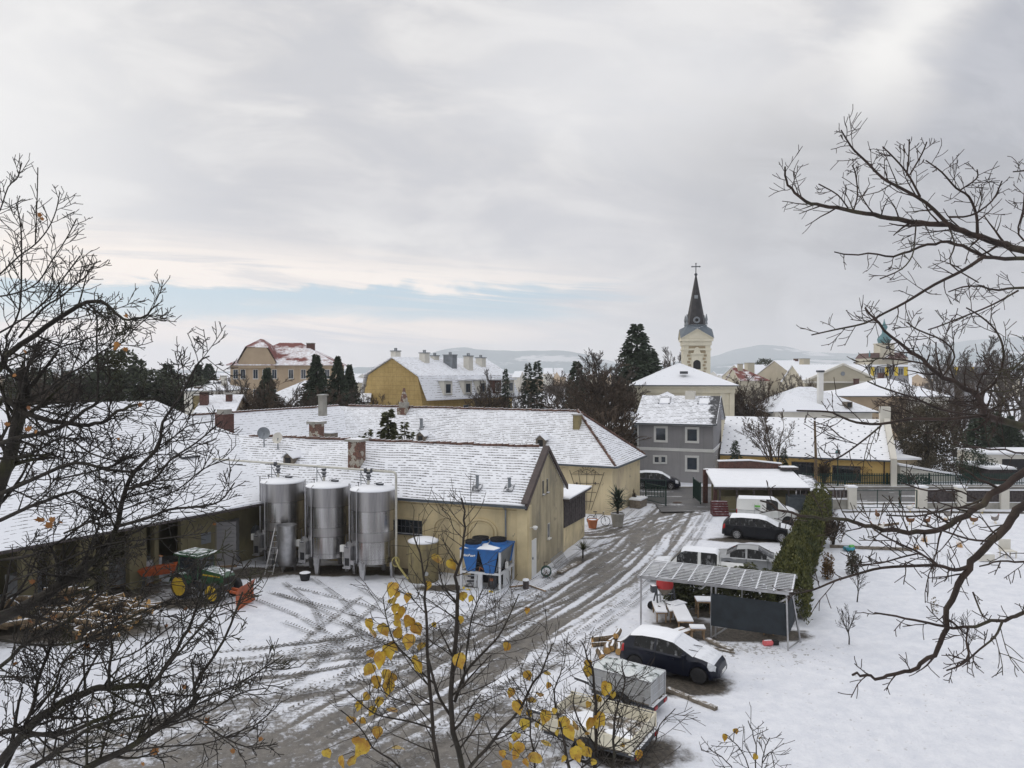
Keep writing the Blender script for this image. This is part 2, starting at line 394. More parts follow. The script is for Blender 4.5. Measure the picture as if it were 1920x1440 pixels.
M['snow'] = pm('snow', SNOW, 0.75, 0, 0.02, 2, bmp=0.01)
M['snow_thin'] = pm('snow_thin', (0.66, 0.68, 0.70), 0.75, 0, 0.12, 3, stain=((0.33, 0.35, 0.33), 2.5, 0.6), bmp=0.02)
M['glass'] = glass('glass'); M['glass_snow'] = glass('glass_snow', (0.02, 0.022, 0.026), 0.55)
M['pane_blue'] = pm('pane_blue', (0.035, 0.045, 0.06), 0.06, 0, 0.4, 0.8, spec=0.8)
M['rubber'] = pm('rubber', (0.018, 0.018, 0.02), 0.85, 0, 0.2, 8)
M['black'] = pm('black', (0.012, 0.012, 0.014), 0.7, 0, 0.3, 2)
M['soil'] = pm('soil', (0.075, 0.055, 0.035), 0.95, 0, 0.35, 6, snow=0.25)
M['roofA'] = tile_mat('roofA', (0.062, 0.055, 0.055), 0.20, 0.17, 0.44, 0.42, 0.85)
M['roofC'] = tile_mat('roofC', (0.066, 0.055, 0.052), 0.22, 0.18, 0.38, 0.42, 0.85)
M['roofB'] = tile_mat('roofB', (0.10, 0.095, 0.095), 0.27, 0.24, 0.10, 0.3, 0.75)
M['roofFar'] = tile_mat('roofFar', (0.14, 0.11, 0.10), 0.35, 0.3, 0.12, 0.4, 0.7)
M['roofHouse'] = tile_mat('roofHouse', (0.022, 0.022, 0.026), 0.27, 0.3, 0.34, 0.42, bare=6.9)
M['roofSmooth'] = tile_mat('roofSmooth', (0.2, 0.2, 0.21), 0.6, 0.5, -0.1, 0.3, 0.3)
# roof of the yellow house: smooth snow with a staggered dot of each snow guard
m, nt, b, out = newmat('roofDots'); uv = tc(nt, 'UV'); u, v, _ = sep(nt, uv)
row = (v/0.62).fl(); fv = (v/0.62).fr(); fu = ((u/1.25)+row*0.5).fr()
dot = (((fu-0.5)*1.25)._m('POWER', 2.0)+((fv-0.5)*0.62)._m('POWER', 2.0))._m('SQRT').lt(0.085)
lines = (1-(fv-0.02).ab().ss(0.03, 0.09))*noi(nt, uv, 1.3, 3).ss(0.42, 0.7)*0.45
fine = ((v/0.31).fr()-0.5).ab().ss(0.44, 0.5)*noi(nt, uv, 0.8, 3).ss(0.4, 0.6)*0.3
c = mixc(nt, (dot+lines+fine).clamp(), SNOW, (0.07, 0.085, 0.11)); put(nt, b.inputs['Base Color'], c); b.inputs['Roughness'].default_value = 0.7
M['roofDots'] = m
# red hipped roof with patchy snow
m, nt, b, out = newmat('roofRed'); uv = tc(nt, 'UV'); o = tc(nt)
f = (noi(nt, o, 0.22, 4, 0.6)).ss(0.44, 0.56); f2 = noi(nt, o, 2.0, 3, 0.6)
c = mixc(nt, f, mixc(nt, f2, (0.20, 0.045, 0.035), (0.13, 0.045, 0.04)), mixc(nt, f2.ss(0.35, 0.6)*0.4, SNOW, (0.35, 0.2, 0.18)))
put(nt, b.inputs['Base Color'], c); b.inputs['Roughness'].default_value = 0.8; M['roofRed'] = m
M['roofSlate'] = pm('roofSlate', (0.03, 0.032, 0.04), 0.6, 0, 0.3, 2, snow=0.32)
# ---------------------------------------------------------------- ground: one sheet to the horizon, snow worn through to mud along the lane
m, nt, b, out = newmat('snowy_ground')
at = nt.nodes.new('ShaderNodeAttribute'); at.attribute_name = 'wear'
wr, wg, wb = sep(nt, X(nt, at.outputs['Color'])); o = tc(nt)
n_big = noi(nt, o, 0.35, 5, 0.6); n_mid = noi(nt, o, 1.6, 6, 0.7); n_fin = noi(nt, o, 7, 6, 0.72); n_dot = noi(nt, o, 3.2, 2, 0.5)
mudf = (wr + (n_mid-0.5)*1.15+(n_fin-0.5)*1.1).ss(0.30, 0.70)
speck = ((n_fin+(n_dot-0.5)*0.55+(n_big-0.5)*0.35)*1.0).ss(0.64, 0.74)*(wg*1.8+0.22).clamp()
speck = speck.mx((n_fin+n_dot*0.5+wg*0.25).ss(0.98, 1.05)*0.7)
snowc = mixc(nt, n_mid.ss(0.3, 0.7), (0.64, 0.665, 0.725), (0.75, 0.768, 0.815))
mud = mixc(nt, n_mid.ss(0.3, 0.7), (0.066, 0.060, 0.053), (0.172, 0.158, 0.140))
mud = mixc(nt, n_fin.ss(0.58, 0.75)*0.5, mud, (0.34, 0.33, 0.32))
grass = mixc(nt, n_mid, (0.07, 0.055, 0.03), (0.12, 0.10, 0.06))
c = mixc(nt, mudf, snowc, mud); c = mixc(nt, (1-mudf)*speck*0.85, c, grass)
damp_shade = (wb+(n_mid-0.5)*0.8).ss(0.35, 0.7)
c = mixc(nt, damp_shade, c, mixc(nt, n_fin.ss(0.35, 0.7), (0.03, 0.025, 0.02), (0.095, 0.08, 0.062)))  # dark bare ground; under things this colour also paints their contact shade
put(nt, b.inputs['Base Color'], c); put(nt, b.inputs['Roughness'], 0.8-mudf*0.32-damp_shade*0.1)
bump(nt, b, n_fin*0.5+n_mid*1.0+n_big*1.2-mudf*0.45-speck*0.3, 0.10, 0.75)
M['ground'] = m
def arr(a, bb, n): return list(np.linspace(a, bb, n))
xs = np.array([-14000, -6000, -2500, -1200, -600, -300, -150, -80, -50, -35]+arr(-27, 33, 462)+[36, 40, 46, 55, 70, 100, 160, 300, 600, 1200, 2500, 6000, 14000.])
ys = np.array([-60, -20, 0, 8, 13]+arr(17, 64, 382)+[67, 72, 80, 95, 120, 160, 240, 400, 700, 1200, 2200, 4500, 9000, 16000.])
XX, YY = np.meshgrid(xs, ys)
def dpoly(pts):
    d = np.full(XX.shape, 1e9)
    for (x0, y0), (x1, y1) in zip(pts, pts[1:]):
        vx, vy = x1-x0, y1-y0; t = np.clip(((XX-x0)*vx+(YY-y0)*vy)/(vx*vx+vy*vy), 0, 1)
        d = np.minimum(d, np.hypot(XX-x0-t*vx, YY-y0-t*vy))
    return d
def gp(*pts): return [tuple(G(x, y)[:2]) for x, y in pts]
def catmull(pts, n=8):
    P_ = [np.array(p, float) for p in pts]; P_ = [2*P_[0]-P_[1]]+P_+[2*P_[-1]-P_[-2]]; out = []
    for i in range(1, len(P_)-2):
        for t in np.linspace(0, 1, n, endpoint=False):
            a, b_, c_, d_ = P_[i-1:i+3]
            out.append(tuple(0.5*((2*b_)+(c_-a)*t+(2*a-5*b_+4*c_-d_)*t*t+(3*b_-a-3*c_+d_)*t**3)))
    out.append(tuple(P_[-2])); return out
wear = np.zeros(XX.shape); grassy = np.zeros(XX.shape); damp_shade = np.zeros(XX.shape)
def lane(pts, w, amt, soft=0.5):
    global wear
    d = dpoly(catmull(gp(*pts), 5)); wear = np.maximum(wear, amt*np.clip((w+soft-d)/(soft*2), 0, 1))
LANE = [(1285, 925), (1262, 962), (1225, 1003), (1180, 1047), (1110, 1100), (1030, 1150), (930, 1208), (820, 1275), (690, 1345), (540, 1425), (420, 1480)]
lane(LANE, 1.3, 0.22, 1.5)
rs_ = np.random.RandomState(4)
def vnoise(u, v, seed):
    g = np.random.RandomState(seed).rand(64, 64); iu, iv = np.floor(u).astype(int), np.floor(v).astype(int); fu, fv = u-iu, v-iv; fu = fu*fu*(3-2*fu); fv = fv*fv*(3-2*fv)
    q = lambda a, b_: g[(iu+a) % 64, (iv+b_) % 64]
    return (q(0, 0)*(1-fu)+q(1, 0)*fu)*(1-fv)+(q(0, 1)*(1-fu)+q(1, 1)*fu)*fv
def streaks(px_pts, halfw, amt, seed, soft=.8, fine=3.1, lng=.16):
    """ruts: wear varying quickly across a lane and slowly along it"""
    global wear
    w = catmull(gp(*px_pts), 5); best = np.full(XX.shape, 1e9); U = np.zeros(XX.shape); V = np.zeros(XX.shape); s0 = 0
    for (x0, y0), (x1, y1) in zip(w, w[1:]):
        vx, vy = x1-x0, y1-y0; L2_ = vx*vx+vy*vy; L_ = math.sqrt(L2_); t = np.clip(((XX-x0)*vx+(YY-y0)*vy)/L2_, 0, 1); ex, ey = XX-x0-t*vx, YY-y0-t*vy; d = np.hypot(ex, ey); m_ = d < best
        best = np.where(m_, d, best); U = np.where(m_, s0+t*L_, U); V = np.where(m_, (vx*ey-vy*ex)/L_, V); s0 += L_
    V = V+.25*np.sin(U*.23+seed)+.12*np.sin(U*.61+seed*2)
    n = .55*vnoise(V*fine+50, U*lng+9, seed)+.3*vnoise(V*fine*2.1+20, U*lng*2+3, seed+1)+.15*vnoise(V*1.1+70, U*.35, seed+2)
    env = np.clip((halfw+soft-best)/(2*soft), 0, 1); wear = np.maximum(wear, env*amt*np.clip((n-.38)*3.6, 0.0, 1.05))
streaks(LANE, 2.0, .74, 11, .8, 3.8); streaks(LANE[7:], 3.2, .42, 21, 1.2, 3.2)
random.seed(5)
def offs(pts, o): # shift a ground polyline sideways by o metres
    w = catmull(gp(*pts), 4); r = []
    for i, p in enumerate(w):
        a, b_ = w[max(i-1, 0)], w[min(i+1, len(w)-1)]; t = Vector((b_[0]-a[0], b_[1]-a[1])).normalized(); r.append((p[0]-t.y*o, p[1]+t.x*o))
    return r
def track(w_pts, w, amt, soft=0.07):
    global wear
    d = dpoly(w_pts); wear = np.maximum(wear, amt*np.clip((w/2+soft-d)/(soft*2), 0, 1))
for o_, w_, am in ((-1.55, .3, .76), (-1.15, .22, .6), (-.75, .38, .8), (-.2, .25, .6), (0.15, .3, .72), (.62, .36, .82), (1.0, .2, .55), (1.45, .34, .75), (2.0, .2, .5), (-2.1, .2, .5), (-2.7, .16, .4), (2.5, .2, .45)):
    ww = offs(LANE, o_); ww = [(x+0.25*math.sin(i*0.31+o_*3), y+0.2*math.cos(i*0.27+o_)) for i, (x, y) in enumerate(ww)]
    track(ww, w_, am)
# the side lane behind the lean-to, the turning circles, the crossing tracks in the yard
SIDE = [(1290, 960), (1230, 975), (1170, 992), (1110, 1003), (1040, 1000)]
lane(SIDE, 0.9, 0.45, 1.0)
for o_ in (-1.0, -.5, .1, .7, 1.1): track(offs(SIDE, o_), .25, .75)
streaks(SIDE, 2.0, .8, 31, .9, 3.0)
lane([(1250, 1000), (1190, 1010), (1130, 1030)], 1.4, 0.4, 1.0)
streaks([(1250, 985), (1190, 1010), (1120, 1045), (1080, 1075)], 1.6, .8, 35, .8)
def ring(cx, cy, r, w, am):
    c = G(cx, cy); track([(c.x+r*math.cos(t/10), c.y+r*math.sin(t/10)) for t in range(0, 60)], w, am)
for q in ((1160, 1033, 1.0, .16, .68), (1163, 1035, .65, .14, .62), (1214, 1032, 1.1, .16, .62), (1217, 1036, .75, .12, .55), (1205, 1040, 1.7, .14, .5)): ring(*q)
YARDX = 0
YARD = [[(1160, 1060), (1075, 1105), (960, 1150), (850, 1180), (700, 1200), (560, 1222), (380, 1240)],
        [(960, 1190), (800, 1205), (640, 1235), (500, 1262), (300, 1300), (120, 1350)],
        [(1000, 1140), (900, 1190), (780, 1240), (600, 1275), (420, 1300), (250, 1345)],
        [(520, 1105), (600, 1125), (690, 1150), (760, 1185), (880, 1200)],
        [(500, 1120), (580, 1150), (640, 1185), (700, 1215), (800, 1225)],
        [(700, 1120), (650, 1160), (600, 1200), (560, 1250), (440, 1330)],
        [(1000, 1330), (900, 1300), (760, 1330), (640, 1400)]]
for i, yp in enumerate(YARD):
    for o_ in ((-.8, .8) if i < 3 else (-.6, .6)): track(offs(yp, o_), .26, .56 if i < 3 else .42, .1)
lane([(1000, 1130), (880, 1195), (760, 1250), (640, 1290)], 1.2, .30, 1.8)
streaks([(1000, 1135), (880, 1192), (760, 1240), (600, 1275), (380, 1310), (150, 1370)], 2.4, .62, 41, 1.2, 2.4)
streaks([(1000, 1150), (850, 1180), (700, 1200), (560, 1222), (380, 1240)], 1.3, .5, 44, .7)
def blob(cx, cy, rx, ry, amt, target='wear'):
    global wear, grassy, damp_shade
    c = G(cx, cy); d = np.hypot((XX-c.x)/rx, (YY-c.y)/ry); f = amt*np.clip(1.35-d, 0, 1)
    if target == 'wear': wear = np.maximum(wear, f)
    elif target == 'grass': grassy = np.maximum(grassy, f)
    else: damp_shade = np.maximum(damp_shade, f)
for q in ((640, 1450, 7.5, 3.2, .68), (860, 1420, 4.0, 2.6, .74), (520, 1360, 5, 1.9, .5), (940, 1340, 2.6, 2.0, .62), (440, 1420, 5, 3, .72), (250, 1440, 5, 2.5, .6), (600, 1300, 4.5, 1.2, .48), (1040, 1215, 1.6, 1.0, .5), (1000, 1250, 2.2, .7, .52), (730, 1380, 4, 1.5, .55), (1310, 1400, 0.1, 0.1, .1), (1190, 1002, 3, 1.6, .55), (1285, 945, 2.5, 3.5, .9), (1300, 1010, 1.2, .8, .45), (1010, 1040, .1, .1, 0)): blob(*q)
for q in ((1400, 1012, 3.0, .9, 1.1), (1265, 1283, 2.3, 1.1, 1.15), (1280, 1170, 1.8, 1.2, .8), (1400, 1190, 2.9, 1.0, 1.25), (1300, 1180, 1.6, 1.3, 1.0), (620, 1070, 7.5, 1.2, 1.15), (460, 1075, 4, 1.5, .9), (835, 1103, 2.0, .7, .95), (1180, 1410, 2.2, 1.3, .9), (1330, 1150, 2.4, 1.2, .75), (180, 1110, 6, 3.0, .8), (120, 1180, 6, 2.5, .9), (1150, 1215, 1.2, .6, .6), (345, 1130, 2.5, 1.3, .8)): blob(*q, target='damp_shade')  # patches under things: melted dark ground plus contact shade painted in
def strip(pts, w, amt, which):
    global grassy, damp_shade
    d = dpoly(gp(*pts)); f = amt*np.clip((w+.3-d)/.6, 0, 1)
    if which == 'damp_shade': damp_shade = np.maximum(damp_shade, f)
    else: grassy = np.maximum(grassy, f)
strip([(1590, 959), (1750, 960), (1930, 962)], .45, .95, 'damp_shade')
strip([(1500, 1160), (1512, 1100), (1532, 1040), (1552, 985), (1565, 955)], .25, .75, 'damp_shade')
for q in ((1350, 1215, 5, 1.2, .9), (1000, 1110, 3, 1.8, .7), (1130, 1120, 2.0, 1.5, .5), (1330, 1060, 4, 3, .5), (1800, 1040, 5, 1.2, .7), (1100, 985, 3, 1.2, .8), (1150, 1180, 3, 2, .5), (1450, 1030, 4, 3, .5), (1060, 1190, 3, 2, .4), (1750, 1000, 8, 2.5, .45), (1650, 1300, 6, 4, .22), (1250, 1100, 3, 3, .5), (1060, 1240, 3, 2.5, .6), (960, 1110, 2.5, 1.5, .6), (1180, 1110, 3, 2, .5), (700, 1120, 6, 2, .3), (1400, 1060, 4, 2.5, .6), (1330, 990, 3, 2, .5), (1460, 1230, 3, 2, .6)): blob(*q, target='grass')
zz = np.zeros(XX.shape)
me = bpy.data.meshes.new('ground'); ny_, nx_ = XX.shape
near = np.clip((70-YY)/6, 0, 1)*np.clip((36-np.abs(XX-3))/4, 0, 1)
bx_ = np.sin(XX*0.9+np.sin(YY*0.7)*1.3)*np.sin(YY*0.8+np.cos(XX*.6))*0.03-np.clip(wear-.3, 0, 1)*0.10+(vnoise(XX*1.9+90, YY*1.9+90, 7)-.5)*.05+(vnoise(XX*4.5+200, YY*4.5+200, 8)-.5)*.03
zz = bx_*near
co = np.stack([XX, YY, zz], 2).reshape(-1, 3)
idx = np.arange(ny_*nx_).reshape(ny_, nx_)
fc = np.stack([idx[:-1, :-1], idx[:-1, 1:], idx[1:, 1:], idx[1:, :-1]], 2).reshape(-1, 4)
me.vertices.add(len(co)); me.vertices.foreach_set('co', co.astype(np.float32).ravel())
me.loops.add(fc.size); me.loops.foreach_set('vertex_index', fc.ravel().astype(np.int32))
me.polygons.add(len(fc)); me.polygons.foreach_set('loop_start', np.arange(0, fc.size, 4, dtype=np.int32))
me.update(calc_edges=True)
me.polygons.foreach_set('use_smooth', [True]*len(me.polygons))
ca = me.color_attributes.new('wear', 'FLOAT_COLOR', 'POINT')
ca.data.foreach_set('color', np.stack([wear, grassy, damp_shade, np.ones_like(wear)], 2).astype(np.float32).ravel())  # blue channel holds damp ground together with painted contact shade
me.materials.append(M['ground'])
ground = bpy.data.objects.new('ground', me); C.objects.link(ground); struct(ground)
# tyre treads: thin prints of mud pressed in rows of chevrons
m, nt, b, out = newmat('tread_print'); uv = tc(nt, 'UV'); u, v, _ = sep(nt, uv); o = tc(nt)
ch = ((u/0.21)+(v-0.5).ab()*1.1).fr(); lug = (ch-0.5).ab().lt(0.17)*(v-0.5).ab().gt(0.06)*(v-0.5).ab().lt(0.49)
keep = noi(nt, o, 1.1, 5, 0.65).ss(0.36, 0.52)*noi(nt, o, 8, 3, 0.6).ss(0.25, 0.42)
tr = nt.nodes.new('ShaderNodeBsdfTransparent'); mx = nt.nodes.new('ShaderNodeMixShader')
put(nt, mx.inputs[0], lug*keep); nt.links.new(tr.outputs[0], mx.inputs[1]); nt.links.new(b.outputs[0], mx.inputs[2]); nt.links.new(mx.outputs[0], out.inputs[0])
b.inputs['Base Color'].default_value = (0.085, 0.08, 0.073, 1); b.inputs['Roughness'].default_value = 0.7
M['tread'] = m
tb = MB(); lvl = 0
def tread(w_pts, w=.34):
    global lvl
    lvl += 1; z = 0.03+0.0015*lvl; s_ = 0
    for i in range(len(w_pts)-1):
        def side(k):
            a_, b2 = w_pts[max(k-1, 0)], w_pts[min(k+1, len(w_pts)-1)]; t = Vector((b2[0]-a_[0], b2[1]-a_[1])).normalized(); return Vector((-t.y, t.x))*w/2
        p, q = Vector(w_pts[i]), Vector(w_pts[i+1]); L = (q-p).length; n0, n1 = side(i), side(i+1)
        tb.poly([(*(p-n0), z), (*(q-n1), z), (*(q+n1), z), (*(p+n0), z)], uv=[(s_, 0), (s_+L, 0), (s_+L, 1), (s_, 1)]); s_ += L
for i, yp in enumerate(YARD):
    for o_ in ((-.8, .8) if i < 3 else (-.6, .6)): tread(offs(yp, o_))
for o_ in (-2.4, 2.35, 2.9, -3.1): tread(offs(LANE[1:], o_))
for pts in ([(700, 1100), (760, 1130), (850, 1145), (960, 1150)], [(560, 1090), (620, 1140), (640, 1210), (600, 1280)], [(640, 1240), (700, 1190), (800, 1170), (900, 1175), (990, 1160)],
            [(480, 1235), (600, 1215), (720, 1225), (840, 1260)], [(560, 1160), (660, 1200), (760, 1240), (860, 1230), (980, 1170)], [(300, 1260), (500, 1245), (700, 1205), (850, 1165)]):
    for o_ in (-.75, .75): tread(offs(pts, o_))
o_ = tb.build('tyre_tracks', M['tread']); struct(o_)
# asphalt: the street and the gateway apron
m, nt, b, out = newmat('asphalt'); o = tc(nt)
n1 = noi(nt, o, 0.7, 5, 0.65); n2 = noi(nt, o, 6, 5, 0.7)
c = mixc(nt, n1.ss(0.3, 0.7), (0.075, 0.075, 0.08), (0.13, 0.125, 0.12)); c = mixc(nt, n2.ss(0.5, 0.8)*0.4, c, (0.22, 0.21, 0.2))
snf = (noi(nt, vscale(nt, o, (0.15, 1.0, 1)), 0.9, 4, 0.65)+(n2-0.5)*0.2).ss(0.60, 0.64)
c = mixc(nt, snf, c, SNOW); put(nt, b.inputs['Base Color'], c); b.inputs['Roughness'].default_value = 0.55
M['asphalt'] = m
st = MB(); st.bx(9, 140, 61.6, 69.6, 0.0, 0.062)
struct(st.build('road', m))
ap = MB(); ap.prism([(*G(1240, 961)[:2], 0.03), (*G(1337, 960)[:2], 0.03), (*G(1337, 938)[:2], 0.03), (*G(1222, 938)[:2], 0.03)], (0, 0, 0.04)); struct(ap.build('driveway', m))
kb = MB(); kb.bx(9, 140, 69.62, 69.85, 0, 0.17); kb.bx(26.5, 140, 61.2, 61.58, 0, 0.15); struct(kb.build('kerb', M['concrete']))
mh = MB(); mh.lathe([(0.38, 0), (0.38, 0.012)], n=20); o_ = mh.build('manhole_cover', M['rust'], loc=G(1270, 944)+Vector((0, 0, 0.072))); tag(o_, 'round iron manhole cover set in the asphalt gateway', 'manhole cover')
# ---------------------------------------------------------------- building kit
def local(o, p):
    """world point -> local coordinates of a placed thing (rotated about z only)"""
    d = Vector(p)-o.location; a = -o.rotation_euler.z
    return Vector((d.x*math.cos(a)-d.y*math.sin(a), d.x*math.sin(a)+d.y*math.cos(a), d.z))
def cast(o, px, py, pt, n):
    """where the sight line meets the plane (pt, n) given in o's local frame; returns local point"""
    a = o.rotation_euler.z; c, s = math.cos(a), math.sin(a)
    W_ = lambda v: Vector((v[0]*c-v[1]*s, v[0]*s+v[1]*c, v[2]))
    p0 = W_(pt)+o.location; nn = W_(n); d = ray(px, py); c0 = Vector((0, 0, CAMZ))
    t = (p0-c0).dot(nn)/d.dot(nn); return local(o, c0+d*t)
def house(name, label, cat, loc, rot, x0, x1, Wd, eave, ridge, wall, roof, hipl=0, hipr=0, ov=.35, ovx=.25, amp=.0, n=(14, 8), group=None, gut=True, th=.14, base=0.0):
    t = thing(name, label, cat, loc, rot, group)
    w = MB(); mid = Wd/2; sl = (ridge-eave)/mid
    w.poly([(x0, 0, base), (x1, 0, base), (x1, 0, eave), (x0, 0, eave)]); w.poly([(x1, Wd, base), (x0, Wd, base), (x0, Wd, eave), (x1, Wd, eave)])
    rt = [(x1, 0, base), (x1, Wd, base), (x1, Wd, eave)] + ([] if hipr else [(x1, mid, ridge-.02)]) + [(x1, 0, eave)]
    lt = [(x0, Wd, base), (x0, 0, base), (x0, 0, eave)] + ([] if hipl else [(x0, mid, ridge-.02)]) + [(x0, Wd, eave)]
    w.poly(rt); w.poly(lt); w.poly([(x0, 0, base), (x0, Wd, base), (x1, Wd, base), (x1, 0, base)])
    w.build('wall', wall, t)
    ze = eave-ov*sl+.06; zr = ridge+.06; r = MB()
    ax, bx_ = (x0-ov if hipl else x0-ovx), (x1+ov if hipr else x1+ovx)
    cx, dx_ = (x1-hipr if hipr else x1+ovx), (x0+hipl if hipl else x0-ovx)
    r.patch((ax, -ov, ze), (bx_, -ov, ze), (cx, mid, zr), (dx_, mid, zr), n[0], n[1], amp, th)
    r.patch((bx_, Wd+ov, ze), (ax, Wd+ov, ze), (dx_, mid, zr), (cx, mid, zr), n[0], n[1], amp, th)
    if hipr: r.patch((bx_, -ov, ze), (bx_, Wd+ov, ze), (cx, mid, zr), (cx, mid, zr), n[1], n[1], amp, th)
    if hipl: r.patch((ax, Wd+ov, ze), (ax, -ov, ze), (dx_, mid, zr), (dx_, mid, zr), n[1], n[1], amp, th)
    ro = r.build('roof', roof, t)
    if gut:
        g = MB(); g.bar((ax, -ov-.06, ze-.08), (bx_, -ov-.06, ze-.08), .13, .13)
        if hipr: g.bar((bx_+.06, -ov, ze-.08), (bx_+.06, Wd+ov, ze-.08), .13, .13)
        g.build('gutter', M['gutter'], t)
    t['_r'] = [ze, sl, ov]
    return t, ro
def win(t, x, z, w, h, side='F', at=0.0, frame='trim_white', pane='glass', fw=.09, mull=(1, 1), sill=True, sur=None, proud=.05):
    """window: pane part with frame (and surround) sub-parts. side F faces -y, R faces +x, L faces -x"""
    def T(a, d, zz):
        return (a, at-d, zz) if side == 'F' else ((at+d, a, zz) if side == 'R' else (at-d, a, zz))
    def BX(mb, a0, a1, z0, z1, d0, d1):
        p, q = T(a0, d0, z0), T(a1, d1, z1); mb.bx(min(p[0], q[0]), max(p[0], q[0]), min(p[1], q[1]), max(p[1], q[1]), z0, z1)
    p = MB(); BX(p, x-w/2, x+w/2, z-h/2, z+h/2, -.02, .012); po = p.build('window', M[pane], t)
    f = MB()
    BX(f, x-w/2, x-w/2+fw*.6, z-h/2, z+h/2, .0, .03); BX(f, x+w/2-fw*.6, x+w/2, z-h/2, z+h/2, 0, .03)
    BX(f, x-w/2+fw*.6, x+w/2-fw*.6, z-h/2, z-h/2+fw*.6, 0, .03); BX(f, x-w/2+fw*.6, x+w/2-fw*.6, z+h/2-fw*.6, z+h/2, 0, .03)
    for i in range(1, mull[0]): BX(f, x-w/2+w*i/mull[0]-.02, x-w/2+w*i/mull[0]+.02, z-h/2+fw*.6, z+h/2-fw*.6, .0, .026)
    for i in range(1, mull[1]): BX(f, x-w/2+fw*.6, x+w/2-fw*.6, z-h/2+h*i/mull[1]-.02, z-h/2+h*i/mull[1]+.02, .0, .024)
    f.build('frame', M[frame], po)
    if sur:
        s_ = MB(); g = sur
        BX(s_, x-w/2-g, x-w/2, z-h/2-g, z+h/2+g, 0, proud); BX(s_, x+w/2, x+w/2+g, z-h/2-g, z+h/2+g, 0, proud)
        BX(s_, x-w/2, x+w/2, z+h/2, z+h/2+g, 0, proud-.002); BX(s_, x-w/2, x+w/2, z-h/2-g, z-h/2, 0, proud-.002); s_.build('surround', M[frame], po)
    elif sill:
        s_ = MB(); BX(s_, x-w/2-.06, x+w/2+.06, z-h/2-.07, z-h/2-.002, 0, .12); s_.build('sill', M[frame], po)
    return po
def chimney(t, c, z0, z1, w, d, mat, cap='concrete', capo=.09, capt=.12, rot=0, name='chimney', top=None):
    m_ = MB(); m_.box((c[0], c[1], (z0+z1)/2), (w, d, z1-z0), rot); o = m_.build(name, M[mat], t)
    k = MB(); k.box((c[0], c[1], z1+capt/2+.002), (w+capo*2, d+capo*2, capt), rot)
    if top:
        for i in range(top): k.lathe([(.09, 0), (.11, .35)], (c[0]+(i-(top-1)/2)*.3, c[1], z1+capt), 8)
    k.build('cap', M[cap], o); return o
def ridge_cap(t, a, b, r=.1, pitch=.38, mat='ridge_tile', name='ridge_tiles', wav=.0):
    a, b = Vector(a), Vector(b); n_ = max(2, int((b-a).length/pitch)); m_ = MB(); rg = random.Random(int(a.x*10))
    for i in range(n_):
        p, q = a.lerp(b, i/n_), a.lerp(b, (i+1.12)/n_); dz_ = rg.uniform(-1, 1)*wav
        m_.tube([p+Vector((0, 0, dz_)), q+Vector((0, 0, dz_+.03))], [r*.82, r*1.12], 7)
    return m_.build(name, M[mat], t)
def hatch_dormer(t, c, w=.75, h=.7, d=1.5, ang=None, snowy='snow', face='wood_grey'):
    """little pitched roof hatch: cheeks, dark opening, snowy cap. c = local point on roof at its foot, opens to -y"""
    x, y, z = c; m_ = MB()
    m_.prism([(x-w/2, y, z-.15), (x+w/2, y, z-.15), (x+w/2, y, z+h*.62), (x, y, z+h), (x-w/2, y, z+h*.62)], (0, d, 0)); o = m_.build('roof_hatch', M[face], t)
    k = MB(); k.bx(x-w*.28, x+w*.28, y-.03, y-.003, z+.02, z+h*.6); k.build('opening', M['black'], o)
    k = MB()
    for s_ in (-1, 1): k.prism([(x, y-.14, z+h+.02), (x, y-.14, z+h+.1), (x+s_*(w/2+.1), y-.14, z+h*.58+.06), (x+s_*(w/2+.1), y-.14, z+h*.58-.01)], (0, d+.14, 0))
    k.build('hatch_roof', M[snowy], o); return o
def flue(t, c, h=.75, r=.09, mat='zinc'):
    m_ = MB(); m_.lathe([(r, -.4), (r, h), (r*1.25, h), (r*1.25, h+.06)], c, 12); o = m_.build('vent_pipe', M[mat], t)
    k = MB(); k.box((c[0], c[1]-.05, c[2]+.02), (.5, .55, .03), 0, Matrix.Rotation(R(32), 4, 'X')); k.build('flashing', M['dark_metal'], o); return o
# ---------------------------------------------------------------- A: the long yellow cellar building with the bare gable
A, _ = house('cellar_building', 'long yellow rendered building with snowy tiled roof and stained gable end behind the steel tanks', 'building',
             (0.8, 38.8, 0), AX, -22.5, 0, 6.5, 4.25, 6.62, M['plaster_yellow'], M['roofA'], ov=.4, ovx=.12, amp=.055, n=(60, 10))
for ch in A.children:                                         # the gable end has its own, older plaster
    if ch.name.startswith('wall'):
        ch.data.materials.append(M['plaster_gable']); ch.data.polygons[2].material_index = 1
zeA, slA, _o = A['_r']; nA = Vector((0, -slA, 1)).normalized(); pA = (0, 0, zeA+.4*slA)
ridge_cap(A, (-20.6, 3.25, 6.72), (-.5, 3.25, 6.72), .09, .36, wav=.03)
bb = MB(); 
for s_, y0, y1 in ((1, -.46, 3.25), (-1, 6.96, 3.25)):
    za, zb = zeA-.1, 6.62
    bb.prism([(.16, y0, za-.12), (.16, y1, zb-.08), (.16, y1, zb+.14), (.16, y0, za+.16)], (-.14 if s_ == 1 else -.1, 0, 0))
    if s_ == 1: bb.prism([(.15, y0, za+.2), (.15, y1, zb+.15), (-.2, y1, zb+.16), (-.2, y0, za+.21)], (0, 0, .03))
bb.build('barge_board', M['barge'], A)
cn = MB(); cn.bx(-22, -.02, -.14, -.0, 3.95, 4.12); cn.bx(-22, -.02, -.07, 0, 3.55, 3.66); cn.build('cornice', M['plaster_yellow'], A)
cq = MB(); cq.bx(-.55, .03, -.1, -.0, 0, 3.94); cq.bx(-.02, .06, .0, .5, 0, 3.94); cq.build('corner_pilaster', M['plaster_yellow'], A)
